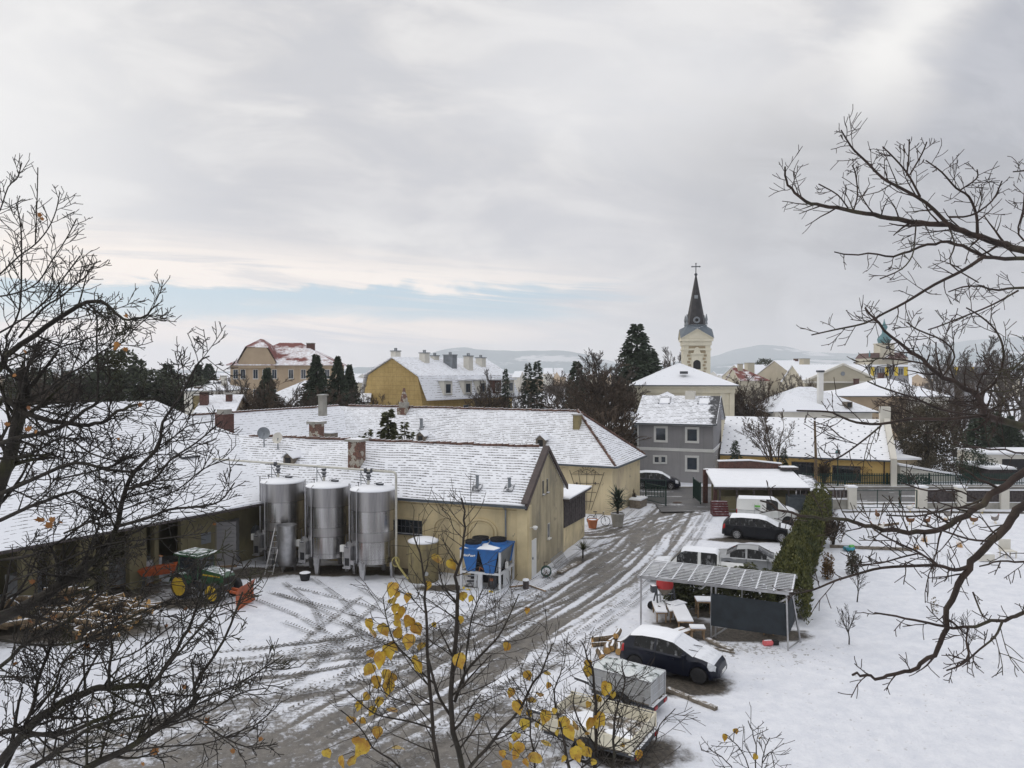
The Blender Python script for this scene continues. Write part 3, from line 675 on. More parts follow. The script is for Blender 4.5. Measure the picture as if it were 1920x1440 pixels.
dp = MB(); dp.tube([(-1.15, -.5, 3.9), (-1.15, -.18, 3.7), (-1.15, -.12, 1.4)], .055, 8); dp.build('drainpipe', M['zinc'], A)
# blocked arches in low relief, grid window
for cx_ in (-4.55, -2.6):
    for r_, wd, dep in ((.80, .12, .10), (.62, .08, .05)):
        ar = MB(); k_ = 18
        for i in range(k_):
            t0, t1 = math.pi*i/k_, math.pi*(i+1)/k_
            p = [(cx_+rr*math.cos(tt), 0, 2.45+rr*.72*math.sin(tt)) for rr, tt in ((r_, t0), (r_+wd, t0), (r_+wd, t1), (r_, t1))]
            ar.prism(p, (0, -dep, 0))
        for s_ in (-1, 1): ar.bx(min(cx_+s_*r_, cx_+s_*(r_+wd)), max(cx_+s_*r_, cx_+s_*(r_+wd)), -dep, 0, 1.2 if r_ < .7 else 1.9, 2.45)
        ar.build('blind_arch', M['plaster_yellow'], A)
win(A, -7.3, 2.35, 2.3, .75, frame='dark_metal', mull=(9, 2), fw=.05)
fr = MB(); fr.bx(-8.6, -6.05, -.06, 0, 2.76, 2.9); fr.bx(-6.1, -6.0, -.06, 0, .9, 2.76); fr.build('lintel', M['plaster_yellow'], A)
for yy in (2.55, 3.3): win(A, yy, 4.55, .22, .75, 'R', 0, frame='concrete', fw=.04, sill=True)
win(A, 3.55, 1.95, .38, .85, 'R', 0, frame='offwhite', fw=.07, pane='pane_blue')
dr = MB(); dr.bx(.0, .06, .55, 1.3, .05, 2.0); dro = dr.build('door', M['white_paint'], A); hk = MB(); hk.bx(.06, .11, .62, .68, 1.0, 1.12); hk.build('handle', M['zinc'], dro)
lm = MB(); lm.bar((0, .25, 2.75), (.35, .15, 2.85), .04); lm.lathe([(.06, -.12), (.14, 0), (.12, .07), (.03, .1)], (.4, .1, 2.83), 12); lm.build('wall_lamp', M['white_paint'], A)
p = cast(A, 577, 838, pA, nA); chimney(A, (p.x, 3.55), 5.8, HZ(797, 46.5), .72, .6, 'brickwork', capt=.16, capo=.12)
p = cast(A, 663, 880, pA, nA); chimney(A, (p.x, p.y+.35), p.z-.3, HZ(830, 43.4), .78, .7, 'brickwork', capt=.14, capo=.14)
p = cast(A, 540, 872, pA, nA); hatch_dormer(A, p, .7, .75, 1.3)
p = cast(A, 895, 914, pA, nA); flue(A, p, .62, .085)
p = cast(A, 955, 915, pA, nA); flue(A, p, .5, .085)
p = cast(A, 531, 852, pA, nA)
# lean-to on the gable's far side
LT, _ = None, None
LT = thing('lean_to', 'small lean-to of dark upright planks on a yellow wall beside the bare gable', 'lean-to', A.location, AX)
w = MB(); w.bx(-3, -.03, 6.55, 11.4, 0, 3.1); w.build('wall', M['plaster_yellow'], LT)
w = MB(); rg = random.Random(3)
for i in range(32): w.prism([(-.02, 6.52+i*.152, 1.5-i*.006), (-.02, 6.66+i*.152, 1.5-i*.006), (-.02, 6.66+i*.152, 3.22), (-.02, 6.52+i*.152, 3.22)], (.05+rg.uniform(0, .02), 0, 0))
w.build('planks', M['wood_dark'], LT)
w = MB(); w.prism([(-3.1, 6.4, 3.34), (.4, 6.4, 3.28), (.4, 11.7, 3.28), (-3.1, 11.7, 3.34)], (0, 0, .07)); w.build('roof', M['snow'], LT)
w = MB(); w.bx(.28, .38, 6.42, 11.65, 3.14, 3.275); w.bx(-.05, .28, 6.42, 6.5, 3.14, 3.27); w.build('fascia', M['wood_dark'], LT)
# ---------------------------------------------------------------- C: the long building behind, hipped at the lane
AXC = R(-25)
Cb, _ = house('rear_building', 'long tiled building with hipped end beyond the cellar building, plain yellow walls', 'building',
              (7.6, 56.4, 0), AXC, -31, 0, 7.8, 4.1, 7.55, M['plaster_back'], M['roofC'], hipr=4.2, ov=.4, amp=.05, n=(70, 12))
zeC, slC, _o = Cb['_r']; nC = Vector((0, -slC, 1)).normalized(); pC = (0, 0, zeC+.4*slC)
ridge_cap(Cb, (-27.5, 3.9, 7.66), (-4.2, 3.9, 7.66), .1, .38, wav=.03)
ridge_cap(Cb, (.35, -.35, 3.85), (-4.2, 3.9, 7.7), .12, .38)
ridge_cap(Cb, (.35, 8.15, 3.85), (-4.2, 3.9, 7.7), .1, .38)
p = cast(Cb, 1080, 806, pC, nC); chimney(Cb, (p.x, p.y+.3), p.z-.3, HZ(776, 62.5), .55, .55, 'concrete_yellow')
p = cast(Cb, 752, 780, pC, nC); c_ = chimney(Cb, (p.x, p.y+.5), p.z-.6, HZ(764, 69), .95, .9, 'brickwork', capo=-.12, capt=.5)
k = MB(); k.lathe([(.36, 0), (.3, .5), (.16, .9), (.1, 1.3)], (p.x, p.y+.5, HZ(764, 69)+.5), 10); k.build('chimney_pot', M['brickwork'], c_)
for q in ((788, 830), (1013, 838)): p = cast(Cb, *q, pC, nC); hatch_dormer(Cb, p, .8, .95, 1.4)
p = cast(Cb, 790, 803, pC, nC); flue(Cb, p, .8, .14)
# ---------------------------------------------------------------- D: wing joining C and the shed
dD = Vector((0.447, 0.894)); D = thing('side_wing', 'smooth snow-covered roof wing between the big shed and the rear building', 'building', (-23.6, 57.6, 0), math.atan2(.894, .447))
r = MB(); r.patch((-3, -4.6, 3.7), (16, -4.6, 3.7), (15.5, 0, 7.6), (-1.5, 0, 7.6), 24, 8, .05, .14); r.patch((16, 5, 3.7), (-3, 5, 3.7), (-1.5, 0, 7.6), (15.5, 0, 7.6), 24, 8, .05, .14); r.build('roof', M['roofB'], D)
w = MB(); w.bx(-2, 15, -4.1, 4.3, 0, 4.05); w.build('wall', M['plaster_back'], D); ridge_cap(D, (-1.5, 0, 7.66), (15.5, 0, 7.66), .08, .4)
p = local(D, Q(421, 800, 56)); chimney(D, (p.x, p.y), 5.2, HZ(776, 56), 1.0, .9, 'brick_plain', capo=-.1, capt=.35)
pD = cast(D, 618, 822, (0, -4.6, 3.7), Vector((0, -3.9/4.6, 1)).normalized())
k = MB(); k.box((pD.x, pD.y, pD.z+.25), (.9, 1.1, .5)); o_ = k.build('roof_hatch', M['wood_grey'], D); k = MB(); k.box((pD.x, pD.y, pD.z+.54), (1.05, 1.3, .08)); k.build('lid', M['snow'], o_)
p = local(D, Q(605, 757, 66)); chimney(D, (p.x, p.y), 7.0, HZ(742, 66), .6, .5, 'concrete')
# ---------------------------------------------------------------- B: the great open-fronted shed at the left
B = thing('open_shed', 'open-fronted shed under a vast smooth snowy roof at the left of the yard', 'shed', (-14.3, 42.5, 0), math.atan2(.846, .534))
e0, zr, Wb = 3.5, 9.0, 25.0
r = MB(); r.patch((-34, 0, e0), (7.5, 0, e0), (1.4, 12.5, zr), (-34, 12.5, zr), 60, 22, .06, .16)
r.patch((7.5, 0, e0), (7.5, Wb, e0), (1.4, 12.5, zr), (1.4, 12.5, zr), 22, 22, .06, .16)
r.patch((7.5, Wb, e0), (-34, Wb, e0), (-34, 12.5, zr), (1.4, 12.5, zr), 60, 22, .06, .16); r.build('roof', M['roofB'], B)
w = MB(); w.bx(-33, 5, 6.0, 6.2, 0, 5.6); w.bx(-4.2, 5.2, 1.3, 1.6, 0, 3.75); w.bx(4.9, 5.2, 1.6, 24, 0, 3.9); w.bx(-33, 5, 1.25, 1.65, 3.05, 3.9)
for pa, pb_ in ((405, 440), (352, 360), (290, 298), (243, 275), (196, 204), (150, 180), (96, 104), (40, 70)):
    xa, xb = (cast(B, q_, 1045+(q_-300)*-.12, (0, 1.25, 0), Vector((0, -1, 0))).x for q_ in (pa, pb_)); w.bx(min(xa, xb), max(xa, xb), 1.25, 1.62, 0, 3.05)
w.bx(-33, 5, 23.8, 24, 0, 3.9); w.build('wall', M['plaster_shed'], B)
w = MB(); w.bar((-34, -.02, e0-.12), (7.3, -.02, e0-.12), .12, .14)
for i in range(34): w.bx(-33.5+i*1.15, -33.4+i*1.15, .0, 1.3, 3.36, 3.48)
w.build('eaves_boards', M['wood_dark'], B)
w = MB(); w.tube([(-11.6, 7.9, 6.5), (-11.6, 7.9, 8.9)], .12, 10); w.build('vent_pipe', M['zinc'], B)
pB = cast(B, 350, 853, (0, 0, e0), Vector((0, -.44, 1)).normalized()); w = MB(); w.box((pB.x, pB.y, pB.z+.12), (1.2, 1.0, .12), 0, Matrix.Rotation(R(24), 4, 'X')); w.build('skylight', M['glass_snow'], B)
w = MB(); w.bx(-3.0, -2.4, 1.26, 1.3, 1.5, 2.1); w.build('vent_cover', M['zinc'], B)
# pipe bracket discs on the olive wall
w = MB(); w.tube([(.6, 1.3, 1.6), (.6, 1.22, 1.6)], .33, 20); w.build('round_vent', M['zinc'], B)
# ---------------------------------------------------------------- grey two-storey house
Hs, _ = house('grey_house', 'grey two-storey house with white-framed windows and a white band by the gateway', 'house', (19.5, 72.3, 0), AX, -7.4, 0, 8.6, 6.0, 8.35,
              M['plaster_grey'], M['roofHouse'], ov=.45, ovx=.3, n=(20, 12))
w = MB(); w.bx(-7.46, .06, -.05, 8.65, 0, 3.05); w.build('lower_wall', M['plaster_grey_low'], Hs)
w = MB(); w.bx(-7.5, .1, -.09, 8.7, 3.06, 3.35); w.build('band', M['trim_white'], Hs)
w = MB(); w.bx(-7.75, .3, -.4, -.05, 5.62, 5.76); w.build('soffit', M['trim_white'], Hs)
w = MB(); w.tube([(-7.3, -.12, 5.7), (-7.3, -.12, .1)], .06, 8); w.build('drainpipe', M['trim_white'], Hs)
pF = (0, 0, 0); nF = Vector((0, -1, 0))
for (x0_, y0_, x1_, y1_, lowr) in ((1229, 802, 1249, 826, 0), (1287.5, 804, 1308, 827.5, 0), (1287.5, 857.5, 1308, 881, 1)):
    a_, b_ = cast(Hs, x0_, y1_, pF, nF), cast(Hs, x1_, y0_, pF, nF)
    win(Hs, (a_.x+b_.x)/2, (a_.z+b_.z)/2, b_.x-a_.x, b_.z-a_.z, at=-.05 if lowr else 0, sur=.16, pane='pane_blue', fw=.1)
for x_ in (1231.5, 1244): a_ = cast(Hs, x_, 861.5, pF, nF); win(Hs, a_.x, a_.z, .5, .62, at=-.05, sur=.12, pane='pane_blue')
for y_, z_ in ((2.3, 1.6), (5.8, 1.6)): win(Hs, y_, z_, .8, 1.9, 'R', .06, pane='pane_blue', sill=False)
zeH, slH, _o = Hs['_r']; nH = Vector((0, -slH, 1)).normalized(); pH = (0, 0, zeH+.45*slH)
p = cast(Hs, 1293, 751, pH, nH); chimney(Hs, (p.x, p.y+.6), 7.6, HZ(734, 76), .95, .8, 'offwhite', capo=-.2, capt=.04)
for q in ((1246, 752), (1320, 753)):
    p = cast(Hs, *q, pH, nH); k = MB(); k.box((p.x, p.y, p.z+.06), (.95, 1.15, .1), 0, Matrix.Rotation(math.atan(slH), 4, 'X')); so = k.build('skylight', M['snow'], Hs)
    k = MB(); ti = Matrix.Rotation(math.atan(slH), 4, 'X')
    for s_ in (-1, 1): k.box((p.x+s_*.54, p.y, p.z+.07), (.12, 1.2, .14), 0, ti)
    k.box((p.x, p.y+.55, p.z+.07+.55*slH), (1.2, .2, .16), 0, ti); k.build('frame', M['dark_metal'], so)
w = MB(); 
for s_, y0, y1 in ((1, -.5, 4.3), (-1, 9.1, 4.3)): w.prism([(.32, y0, zeH-.1), (.32, y1, 8.28), (.32, y1, 8.46), (.32, y0, zeH+.1)], (.06, 0, 0))
w.build('verge', M['dark_metal'], Hs)
# ---------------------------------------------------------------- yellow low house with dotted snow roof
Eh, _ = house('low_yellow_house', 'low yellow house under a long snowy roof dotted with snow guards, behind the green fence', 'house', (35.9, 70.8, 0), AX, -15.6, 0, 12.5, 2.65, 5.95,
              M['plaster_house'], M['roofDots'], ov=.35, ovx=.0, n=(20, 10))
w = MB(); w.prism([(.02, -.9, 0), (.02, 13, 0), (.02, 13, 2.9), (.02, 6.2, 6.6), (.02, -.9, 2.75)], (.5, 0, 0)); w.build('fire_wall', M['offwhite'], Eh)
w = MB(); w.bx(-.35, .62, 5.4, 6.6, 5.5, 7.3); w.build('chimney', M['offwhite'], Eh)
a_, b_ = cast(Eh, 1562, 893, (0, 0, 0), nF), cast(Eh, 1612, 874, (0, 0, 0), nF)
win(Eh, (a_.x+b_.x)/2, 1.05, 2.5, 1.5, frame='wood_dark', mull=(4, 1), fw=.16); a_ = cast(Eh, 1505, 880, (0, 0, 0), nF); win(Eh, a_.x, 1.15, 2.1, 1.7, frame='wood_dark', mull=(3, 1), fw=.14)
w = MB(); w.tube([(-.5, -.25, 2.4), (-.5, -.1, .1)], .06, 8); w.build('drainpipe', M['rust'], Eh)
zeE, slE, _o = Eh['_r']; p = cast(Eh, 1558, 820, (0, 0, zeE+.35*slE), Vector((0, -slE, 1)).normalized()); k = MB(); k.box((p.x, p.y, p.z+.1), (.7, .75, .16), 0, Matrix.Rotation(math.atan(slE), 4, 'X')); k.build('roof_window', M['dark_metal'], Eh)
# ---------------------------------------------------------------- open shed / carport with brick parapet by the van
Sh = thing('tool_shed', 'long low timber shed with snowy lean-to roof and brick parapet behind the white van', 'shed', (16.0, 59.0, 0), R(-3))
w = MB(); w.prism([(-.3, -1.6, 2.0), (6.9, -1.6, 1.98), (6.9, 3.0, 2.75), (-.1, 3.0, 2.75)], (0, 0, .12)); ro = w.build('roof', M['snow'], Sh)
w = MB(); w.bar((-.4, -1.66, 1.96), (6.9, -1.66, 1.94), .12, .2)
for i in range(6): w.bar((.1+i*1.3, -1.6, 0), (.1+i*1.3, -1.6, 1.9), .12)
w.build('posts', M['wood_dark'], Sh)
w = MB(); w.bx(0, 6.6, .8, 1.0, 0, 1.95); w.bx(.1, 6.2, -1.2, -1.1, 0, 1.25); w.build('back_wall', M['plaster_shed'], Sh)
w = MB(); w.bx(-.25, .0, -1.2, -.9, 0, 1.9); w.bx(-.3, .05, 2.5, 2.9, 0, 2.85); w.prism([(1.1, 3.1, 0), (6.1, 3.1, 0), (6.1, 3.1, 3.25), (3.6, 3.1, 3.5), (1.1, 3.1, 3.42)], (0, .35, 0)); w.build('brick_parapet', M['brick_plain'], Sh)
w = MB(); w.bar((1.0, 3.27, 3.49), (3.6, 3.27, 3.57), .5, .08); w.bar((3.6, 3.27, 3.57), (6.2, 3.27, 3.31), .5, .08); w.build('coping', M['snow'], Sh)
w = MB(); w.prism([(6.95, -1.9, 1.6), (8.3, -1.9, 1.55), (8.0, 1.2, 2.5), (6.95, 1.2, 2.6)], (0, 0, .08)); w.build('side_roof', M['roofHouse'], Sh)
w = MB(); w.bx(6.95, 8.0, .5, .6, 0, 2.0); w.bx(5.9, 7.3, 2.2, 3.4, 2.9, 3.1); w.build('side_boards', M['wood_dark'], Sh)
# ---------------------------------------------------------------- church
Ch, _ = house('church', 'cream church with low snowy hipped roof and a slender dark spire', 'church', (16.2, 98, 0), R(-8), 0, 12.4, 14, 9.35, 12.0, M['cream'], M['roofSmooth'], hipl=6.1, hipr=6.1, ov=.7, n=(16, 8))
w = MB(); w.bx(-.45, 12.85, -.45, -.02, 8.7, 9.1); w.bx(-.25, 12.65, -.25, -.02, 8.1, 8.7); w.bx(12.42, 12.85, 0, 14, 8.7, 9.1)
for x in (.1, 1.3, 11.1, 12.3): w.bx(x-.3, x+.3, -.15, -.0, 0, 8.1)
w.bx(-.1, 12.5, -.12, -.0, 6.6, 6.8); w.build('cornice', M['cream'], Ch)
w = MB(); w.box((6.4, 2.2, 10.75), (1.0, .8, .35)); w.build('roof_vent', M['dark_metal'], Ch)
tx, ty = local(Ch, Q(1304, 700, 108)).xy
TW = 3.75; h_ = TW/2
w = MB(); w.bx(tx-h_, tx+h_, ty-h_, ty+h_, 0, 14.6); tw_ = w.build('tower', M['cream'], Ch)
w = MB(); w.bx(tx-h_-.12, tx+h_+.12, ty-h_-.12, ty+h_+.12, 13.9, 14.15); w.bx(tx-h_-.35, tx+h_+.35, ty-h_-.35, ty+h_+.35, 15.2, 15.55); w.bx(tx-h_-.15, tx+h_+.15, ty-h_-.15, ty+h_+.15, 14.6, 15.2)
for q in ((0, -1), (1, 0), (0, 1), (-1, 0)):
    px_, py_ = -q[1], q[0]; o0 = Vector((tx, ty, 15.56)); n_ = Vector((q[0], q[1], 0)); s_ = Vector((px_, py_, 0)); dd = h_+.35
    w.prism([o0+n_*(dd-.3)-s_*dd, o0+n_*(dd-.3)+s_*dd, o0+n_*(dd-.3)+Vector((0, 0, 1.25))], n_*.2)
    for g in (-1, 1): w.bar(o0+n_*(dd-.05)+s_*g*(dd+.05), o0+n_*(dd-.05)+Vector((0, 0, 1.35)), .22, .18)
w.build('cornice', M['cream'], tw_)
zt = HZ(517, 108); zb = HZ(611, 108)
w = MB(); 
for q in ((0, -1), (1, 0), (0, 1), (-1, 0)):
    n_ = Vector((q[0], q[1], 0)); s_ = Vector((-q[1], q[0], 0)); o0 = Vector((tx, ty, 0)); dd = h_+.45
    apex = o0+n_*(dd)+Vector((0, 0, 16.95)); inn = o0+n_*.9+Vector((0, 0, zb-.2))
    for g in (-1, 1): w.poly([apex, o0+n_*dd+s_*g*dd+Vector((0, 0, 15.6)), o0+n_*1.2+s_*g*1.2+Vector((0, 0, zb)), inn])
w.lathe([(1.75, zb-.35), (1.6, zb-.1), (1.6, zb+.1), (1.45, zb+.12)], (tx, ty, 0), 8); w.build('spire_base', M['lead'], Ch)
w = MB(); w.lathe([(1.42, zb+.1), (.95, zb+2.6), (.1, zt)], (tx, ty, 0), 8); sp = w.build('spire', M['slate'], Ch)
w = MB(); w.lathe([(.12, zt-.1), (.24, zt+.15), (.12, zt+.35)], (tx, ty, 0), 10); w.tube([(tx, ty, zt), (tx, ty, HZ(495, 108))], .07, 6)
zc = HZ(500.5, 108); w.bar((tx-.55, ty, zc), (tx+.55, ty, zc), .13)
for q in ((-.55, 0), (.55, 0), (0, HZ(495, 108)-zc)): w.lathe([(.02, -.13), (.13, 0), (.02, .13)], (tx+q[0], ty, zc+q[1]), 8)
w.build('cross', M['dark_metal'], Ch)
for q in ((-1, -1), (1, -1), (1, 1), (-1, 1)):
    w = MB(); w.lathe([(.2, 0), (.12, .4), (.2, .7), (.05, 1.5)], (tx+q[0]*1.35, ty+q[1]*1.35, zb+.1), 8); w.build('pinnacle', M['zinc'], Ch)
w = MB(); w.tube([(tx, ty-1.5, zb+.75), (tx, ty-1.1, zb+.75)], .48, 14); do = w.build('spire_dormer', M['zinc'], Ch); w = MB(); w.tube([(tx, ty-1.53, zb+.75), (tx, ty-1.3, zb+.75)], .24, 12); w.build('opening', M['black'], do)
w = MB(); w.box((tx-.02, ty-.74, zb+4.1), (.5, .1, .5), 0, Matrix.Rotation(R(-8), 4, 'X')); w.build('spire_hatch', M['zinc'], Ch)
w = MB(); yf = ty-h_
w.bx(tx-1.15, tx+1.15, yf-.04, yf, 13.5, 14.5)
for i in range(7): 
    for s_ in (-1, 1): w.bx(tx+s_*(1.15 if i % 2 else 1.0)-.2, tx+s_*(1.15 if i % 2 else 1.0)+.2, yf-.06, yf, 10.7+i*.46, 11.0+i*.46)
w.build('quoins', M['stone'], tw_)
w = MB(); w.bx(tx-.9, tx+.9, yf-.22, yf-.05, 13.3, 13.5); w.prism([(tx-.5, yf-.2, 13.5), (tx+.5, yf-.2, 13.5), (tx+.3, yf-.2, 14.2), (tx, yf-.2, 14.4), (tx-.3, yf-.2, 14.2)], (0, .15, 0)); w.bx(tx-.75, tx+.75, yf-.08, yf-.0, 9.3, 13.3); w.build('niche', M['cream'], tw_)
w = MB(); w.prism([(tx+.52*math.cos(k*math.pi/12), yf-.1, 12.0+.52*math.sin(k*math.pi/12)) for k in range(13)]+[(tx-.52, yf-.1, 11.2), (tx+.52, yf-.1, 11.2)], (0, .01, 0)); w.build('belfry_opening', M['black'], tw_)
# ---------------------------------------------------------------- vegetation kit
M['bark'] = pm('bark', (0.036, 0.030, 0.026), 0.9, 0, 0.35, 6, bmp=0.01)
M['bark_moss'] = pm('bark_moss', (0.024, 0.020, 0.016), 0.9, 0, 0.4, 9, stain=((0.048, 0.050, 0.015), 2.2, 0.7), bmp=0.012)
M['bark_red'] = pm('bark_red', (0.034, 0.021, 0.016), 0.8, 0, 0.45, 9, stain=((0.060, 0.062, 0.03), 3, 0.6), bmp=0.008)
M['bark_dark'] = pm('bark_dark', (0.026, 0.020, 0.015), 0.8, 0, 0.4, 9, stain=((0.045, 0.045, 0.02), 3, 0.5), bmp=0.008)
M['twig_brown'] = pm('twig_brown', (0.065, 0.046, 0.032), 0.9, 0, 0.4, 3)
M['twig_far'] = pm('twig_far', (0.075, 0.062, 0.053), 0.9, 0, 0.3, 1)
def leafmat(name, a, b2, snow=0.0, rough=0.7):
    m, nt, b, out = newmat(name); o = tc(nt); n1 = noi(nt, o, 0.9, 3, 0.6); n2 = noi(nt, o, 7, 2)
    c = mixc(nt, (n1*0.6+n2*0.5).ss(0.35, 0.75), a, b2)
    if snow: c = mixc(nt, (normz(nt).ab()+(n2-0.5)).ss(0.9-snow*0.4, 1.2)*0.7, c, SNOW)
    put(nt, b.inputs['Base Color'], c); b.inputs['Roughness'].default_value = rough; return m
M['spruce'] = leafmat('spruce', (0.014, 0.026, 0.016), (0.045, 0.065, 0.036))
M['pine'] = leafmat('pine', (0.016, 0.024, 0.012), (0.05, 0.062, 0.028))
M['yew'] = leafmat('yew', (0.02, 0.028, 0.008), (0.065, 0.065, 0.018))
M['thuja'] = leafmat('thuja', (0.022, 0.034, 0.008), (0.115, 0.115, 0.022))
M['thuja_rust'] = leafmat('thuja_rust', (0.05, 0.045, 0.015), (0.15, 0.10, 0.03))
M['ivy'] = leafmat('ivy', (0.02, 0.02, 0.012), (0.075, 0.055, 0.025))
M['dry_leaf'] = leafmat('dry_leaf', (0.07, 0.04, 0.015), (0.16, 0.09, 0.03))
m, nt, b, out = newmat('yellow_leaf'); o = tc(nt); n1 = noi(nt, o, 5, 2, .6); n2 = noi(nt, o, 38, 3, .6); n3 = noi(nt, o, 90, 2)
c = mixc(nt, (n1*.7+n2*.5).ss(.45, .75), (0.56, 0.40, 0.035), (0.34, 0.155, 0.012)); c = mixc(nt, n2.ss(.6, .7)*.5, c, (0.30, 0.30, 0.04)); c = mixc(nt, n3.ss(.66, .72)*.7, c, (0.10, 0.045, 0.015))
put(nt, b.inputs['Base Color'], c); b.inputs['Roughness'].default_value = .45; bump(nt, b, n2, .004, .5); M['yellow_leaf'] = m
M['orange_leaf'] = leafmat('orange_leaf', (0.16, 0.055, 0.012), (0.34, 0.15, 0.025), rough=0.5)
def conifer_mb(h, r, seed, nb=150, skirt=0.05, gap=0.0, leaf=.34, power=.85):
    rg = random.Random(seed); f = MB(); t = MB(); t.tube([(0, 0, 0), (0, 0, h*.5), (0, 0, h*.98)], [r*.11, r*.07, r*.015], 6)
    for i in range(nb):
        q = (i+rg.random())/nb; z = h*(skirt+(1-skirt)*q**.9); R_ = r*((1-q)**power)*rg.uniform(.72, 1.12)+.08
        az = rg.random()*2*math.pi+i*2.4; dr_ = rg.uniform(.12, .38); k = max(2, int(R_/(leaf*.42)))
        for j in range(k):
            u = (j+.6)/k
            if u < .2 and R_ > 1: continue
            for s_ in (-1, 1):
                p = Vector((math.cos(az)*R_*u, math.sin(az)*R_*u, z-dr_*R_*u*u+rg.uniform(-.05, .05)))
                d = Vector((math.cos(az+s_*.7), math.sin(az+s_*.7), rg.uniform(-.6, .15)))
                sz = leaf*rg.uniform(.7, 1.3)*(1-.25*u)
                f.quadleaf(p, sz, sz*.42, rg, d)
    return f, t
def cloud_mb(centres, n, size, seed, asp=.6, shell=.55):
    """leaf-sized faces filling several overlapping ellipsoidal clumps [(c, (rx,ry,rz))]"""
    rg = random.Random(seed); f = MB(); ws = [c[1][0]*c[1][2] for c in centres]
    for _ in range(n):
        c, rr = rg.choices(centres, ws)[0]
        v = Vector((rg.gauss(0, 1), rg.gauss(0, 1), rg.gauss(0, 1))).normalized()*(shell+(1.05-shell)*rg.random()**.7)
        f.quadleaf((c[0]+v.x*rr[0], c[1]+v.y*rr[1], c[2]+v.z*rr[2]), size*rg.uniform(.6, 1.3), size*asp*rg.uniform(.6, 1.2), rg)
    return f
def grow(mb, p, d, L, r, lvl, rg, up=.12, n=4, jit=.22, kids=(4, 7), ratio=(.45, .7), ang=(25, 60), tap=.45, sides=(6, 5, 4, 3, 3), rmin=.004, start=.2, seg=None):
    pts = [Vector(p)]; d = Vector(d).normalized(); st = L/n
    for i in range(n):
        d = (d+Vector((rg.uniform(-1, 1), rg.uniform(-1, 1), rg.uniform(-1, 1)))*jit+Vector((0, 0, up))).normalized(); pts.append(pts[-1]+d*st)
    rr = [max(rmin, r*(1-(1-tap)*i/n)) for i in range(n+1)]
    mb.tube(pts, rr, sides[min(len(sides)-1, max(0, len(sides)-1-lvl))], caps=False)
    if lvl <= 0: return
    k = rg.randint(*kids)
    for j in range(k):
        u = start+(1-start)*((j+rg.random())/k); i = min(n-1, int(u*n)); q = pts[i].lerp(pts[i+1], u*n-i); t = (pts[i+1]-pts[i]).normalized()
        sd = t.cross(Vector((rg.gauss(0, 1), rg.gauss(0, 1), rg.gauss(0, 1))))
        if sd.length < 1e-3: continue
        sd.normalize(); th = R(rg.uniform(*ang)); nd = t*math.cos(th)+sd*math.sin(th)
        grow(mb, q, nd, L*rg.uniform(*ratio)*(1.1-.45*u), max(rmin, rr[i]*rg.uniform(.4, .65)), lvl-1, rg, up, max(2, n-1), jit, kids, ratio, ang, tap, sides, rmin, .15)
def bare_mb(h, seed, lvl=4, spread=(22, 48), rmin=.018, kids=(4, 6), trunk=.3, r=None, stems=1):
    rg = random.Random(seed); w = MB(); c = MB(); r = r or h*.022
    for s_ in range(stems):
        off = Vector((rg.uniform(-.5, .5), rg.uniform(-.5, .5), 0))*(stems > 1)*h*.08
        top = Vector((rg.uniform(-.04, .04)*h, rg.uniform(-.04, .04)*h, h*trunk))+off
        w.tube([off, off.lerp(top, .5)+Vector((.02*h*rg.uniform(-1, 1), 0, 0)), top], [r*1.15, r, r*.85], 7)
        k = rg.randint(4, 6)
        for i in range(k):
            a = 2*math.pi*(i+rg.random()*.6)/k; th = R(rg.uniform(12, spread[1])) if i else R(4)
            grow(c, top-(top-off)*(.25*rg.random()), (math.sin(th)*math.cos(a), math.sin(th)*math.sin(a), math.cos(th)), h*(.5 if i else .62)*(1-trunk*.4), r*.62, lvl-1, rg, .10, 5, .16, kids, (.4, .62), spread, .35, (6, 4, 3, 3), rmin, .18)
    zm = max(v[2] for v in c.v); k_ = h/zm
    for q in (w, c): q.v = [(x*k_, y*k_, z*k_) for x, y, z in q.v]
    return w, c
def tree(name, label, loc, crown, trunk, cm, tm='bark', cat='tree', group=None, rot=0.0, scale=None):
    t = thing(name, label, cat, loc, rot, group)
    if trunk is not None: trunk.build('trunk', M[tm], t)
    crown.build('crown', M[cm], t)
    if scale: t.scale = scale if hasattr(scale, '__len__') else (scale,)*3
    return t
def at(px, D, z=0.0): return Vector(((px-960)/F*D, D, z))
# ---------------------------------------------------------------- hills
m, nt, b, out = newmat('hillside'); o = tc(nt)
f = noi(nt, vscale(nt, o, (.0012, .0012, .012)), 1.0, 5, 0.6)
f2 = noi(nt, vscale(nt, o, (.01, .01, .03)), 1.0, 5, 0.7)
c = mixc(nt, (f+(f2-0.5)*.3).ss(.57, .63)*.7, mixc(nt, f2, (0.17, 0.225, 0.25), (0.24, 0.30, 0.335)), (0.66, 0.67, 0.70)); put(nt, b.inputs['Base Color'], c); b.inputs['Roughness'].default_value = .95
M['hill'] = m
def hill(name, prof, D, depth):
    pts = catmull(prof, 6); mb = MB(); n = len(pts); K = 12; i0 = 0
    for j in range(K+1):
        s_ = j/K; e = math.sin(math.pi*min(1, s_*1.0))**.8 if s_ < 1 else 0; y = D+depth*(s_-.5)
        for (px, py) in pts:
            h_ = max(-2, HZ(py, D))*e + mnoise.noise(Vector((px*.03, s_*3, D*.001)))*8*e
            mb.v.append(((px-960)/F*y, y, h_-1))
    for j in range(K):
        for i in range(n-1): k = j*n+i; mb.f.append((k, k+1, k+n+1, k+n))
    struct(mb.build(name, M['hill'], smooth='all'))
hill('hill', [(640, 697), (700, 690), (760, 680), (800, 665), (830, 655), (870, 651), (905, 655), (950, 658), (1000, 657), (1050, 657), (1090, 662), (1140, 676), (1200, 688), (1260, 697)], 4300, 1200)
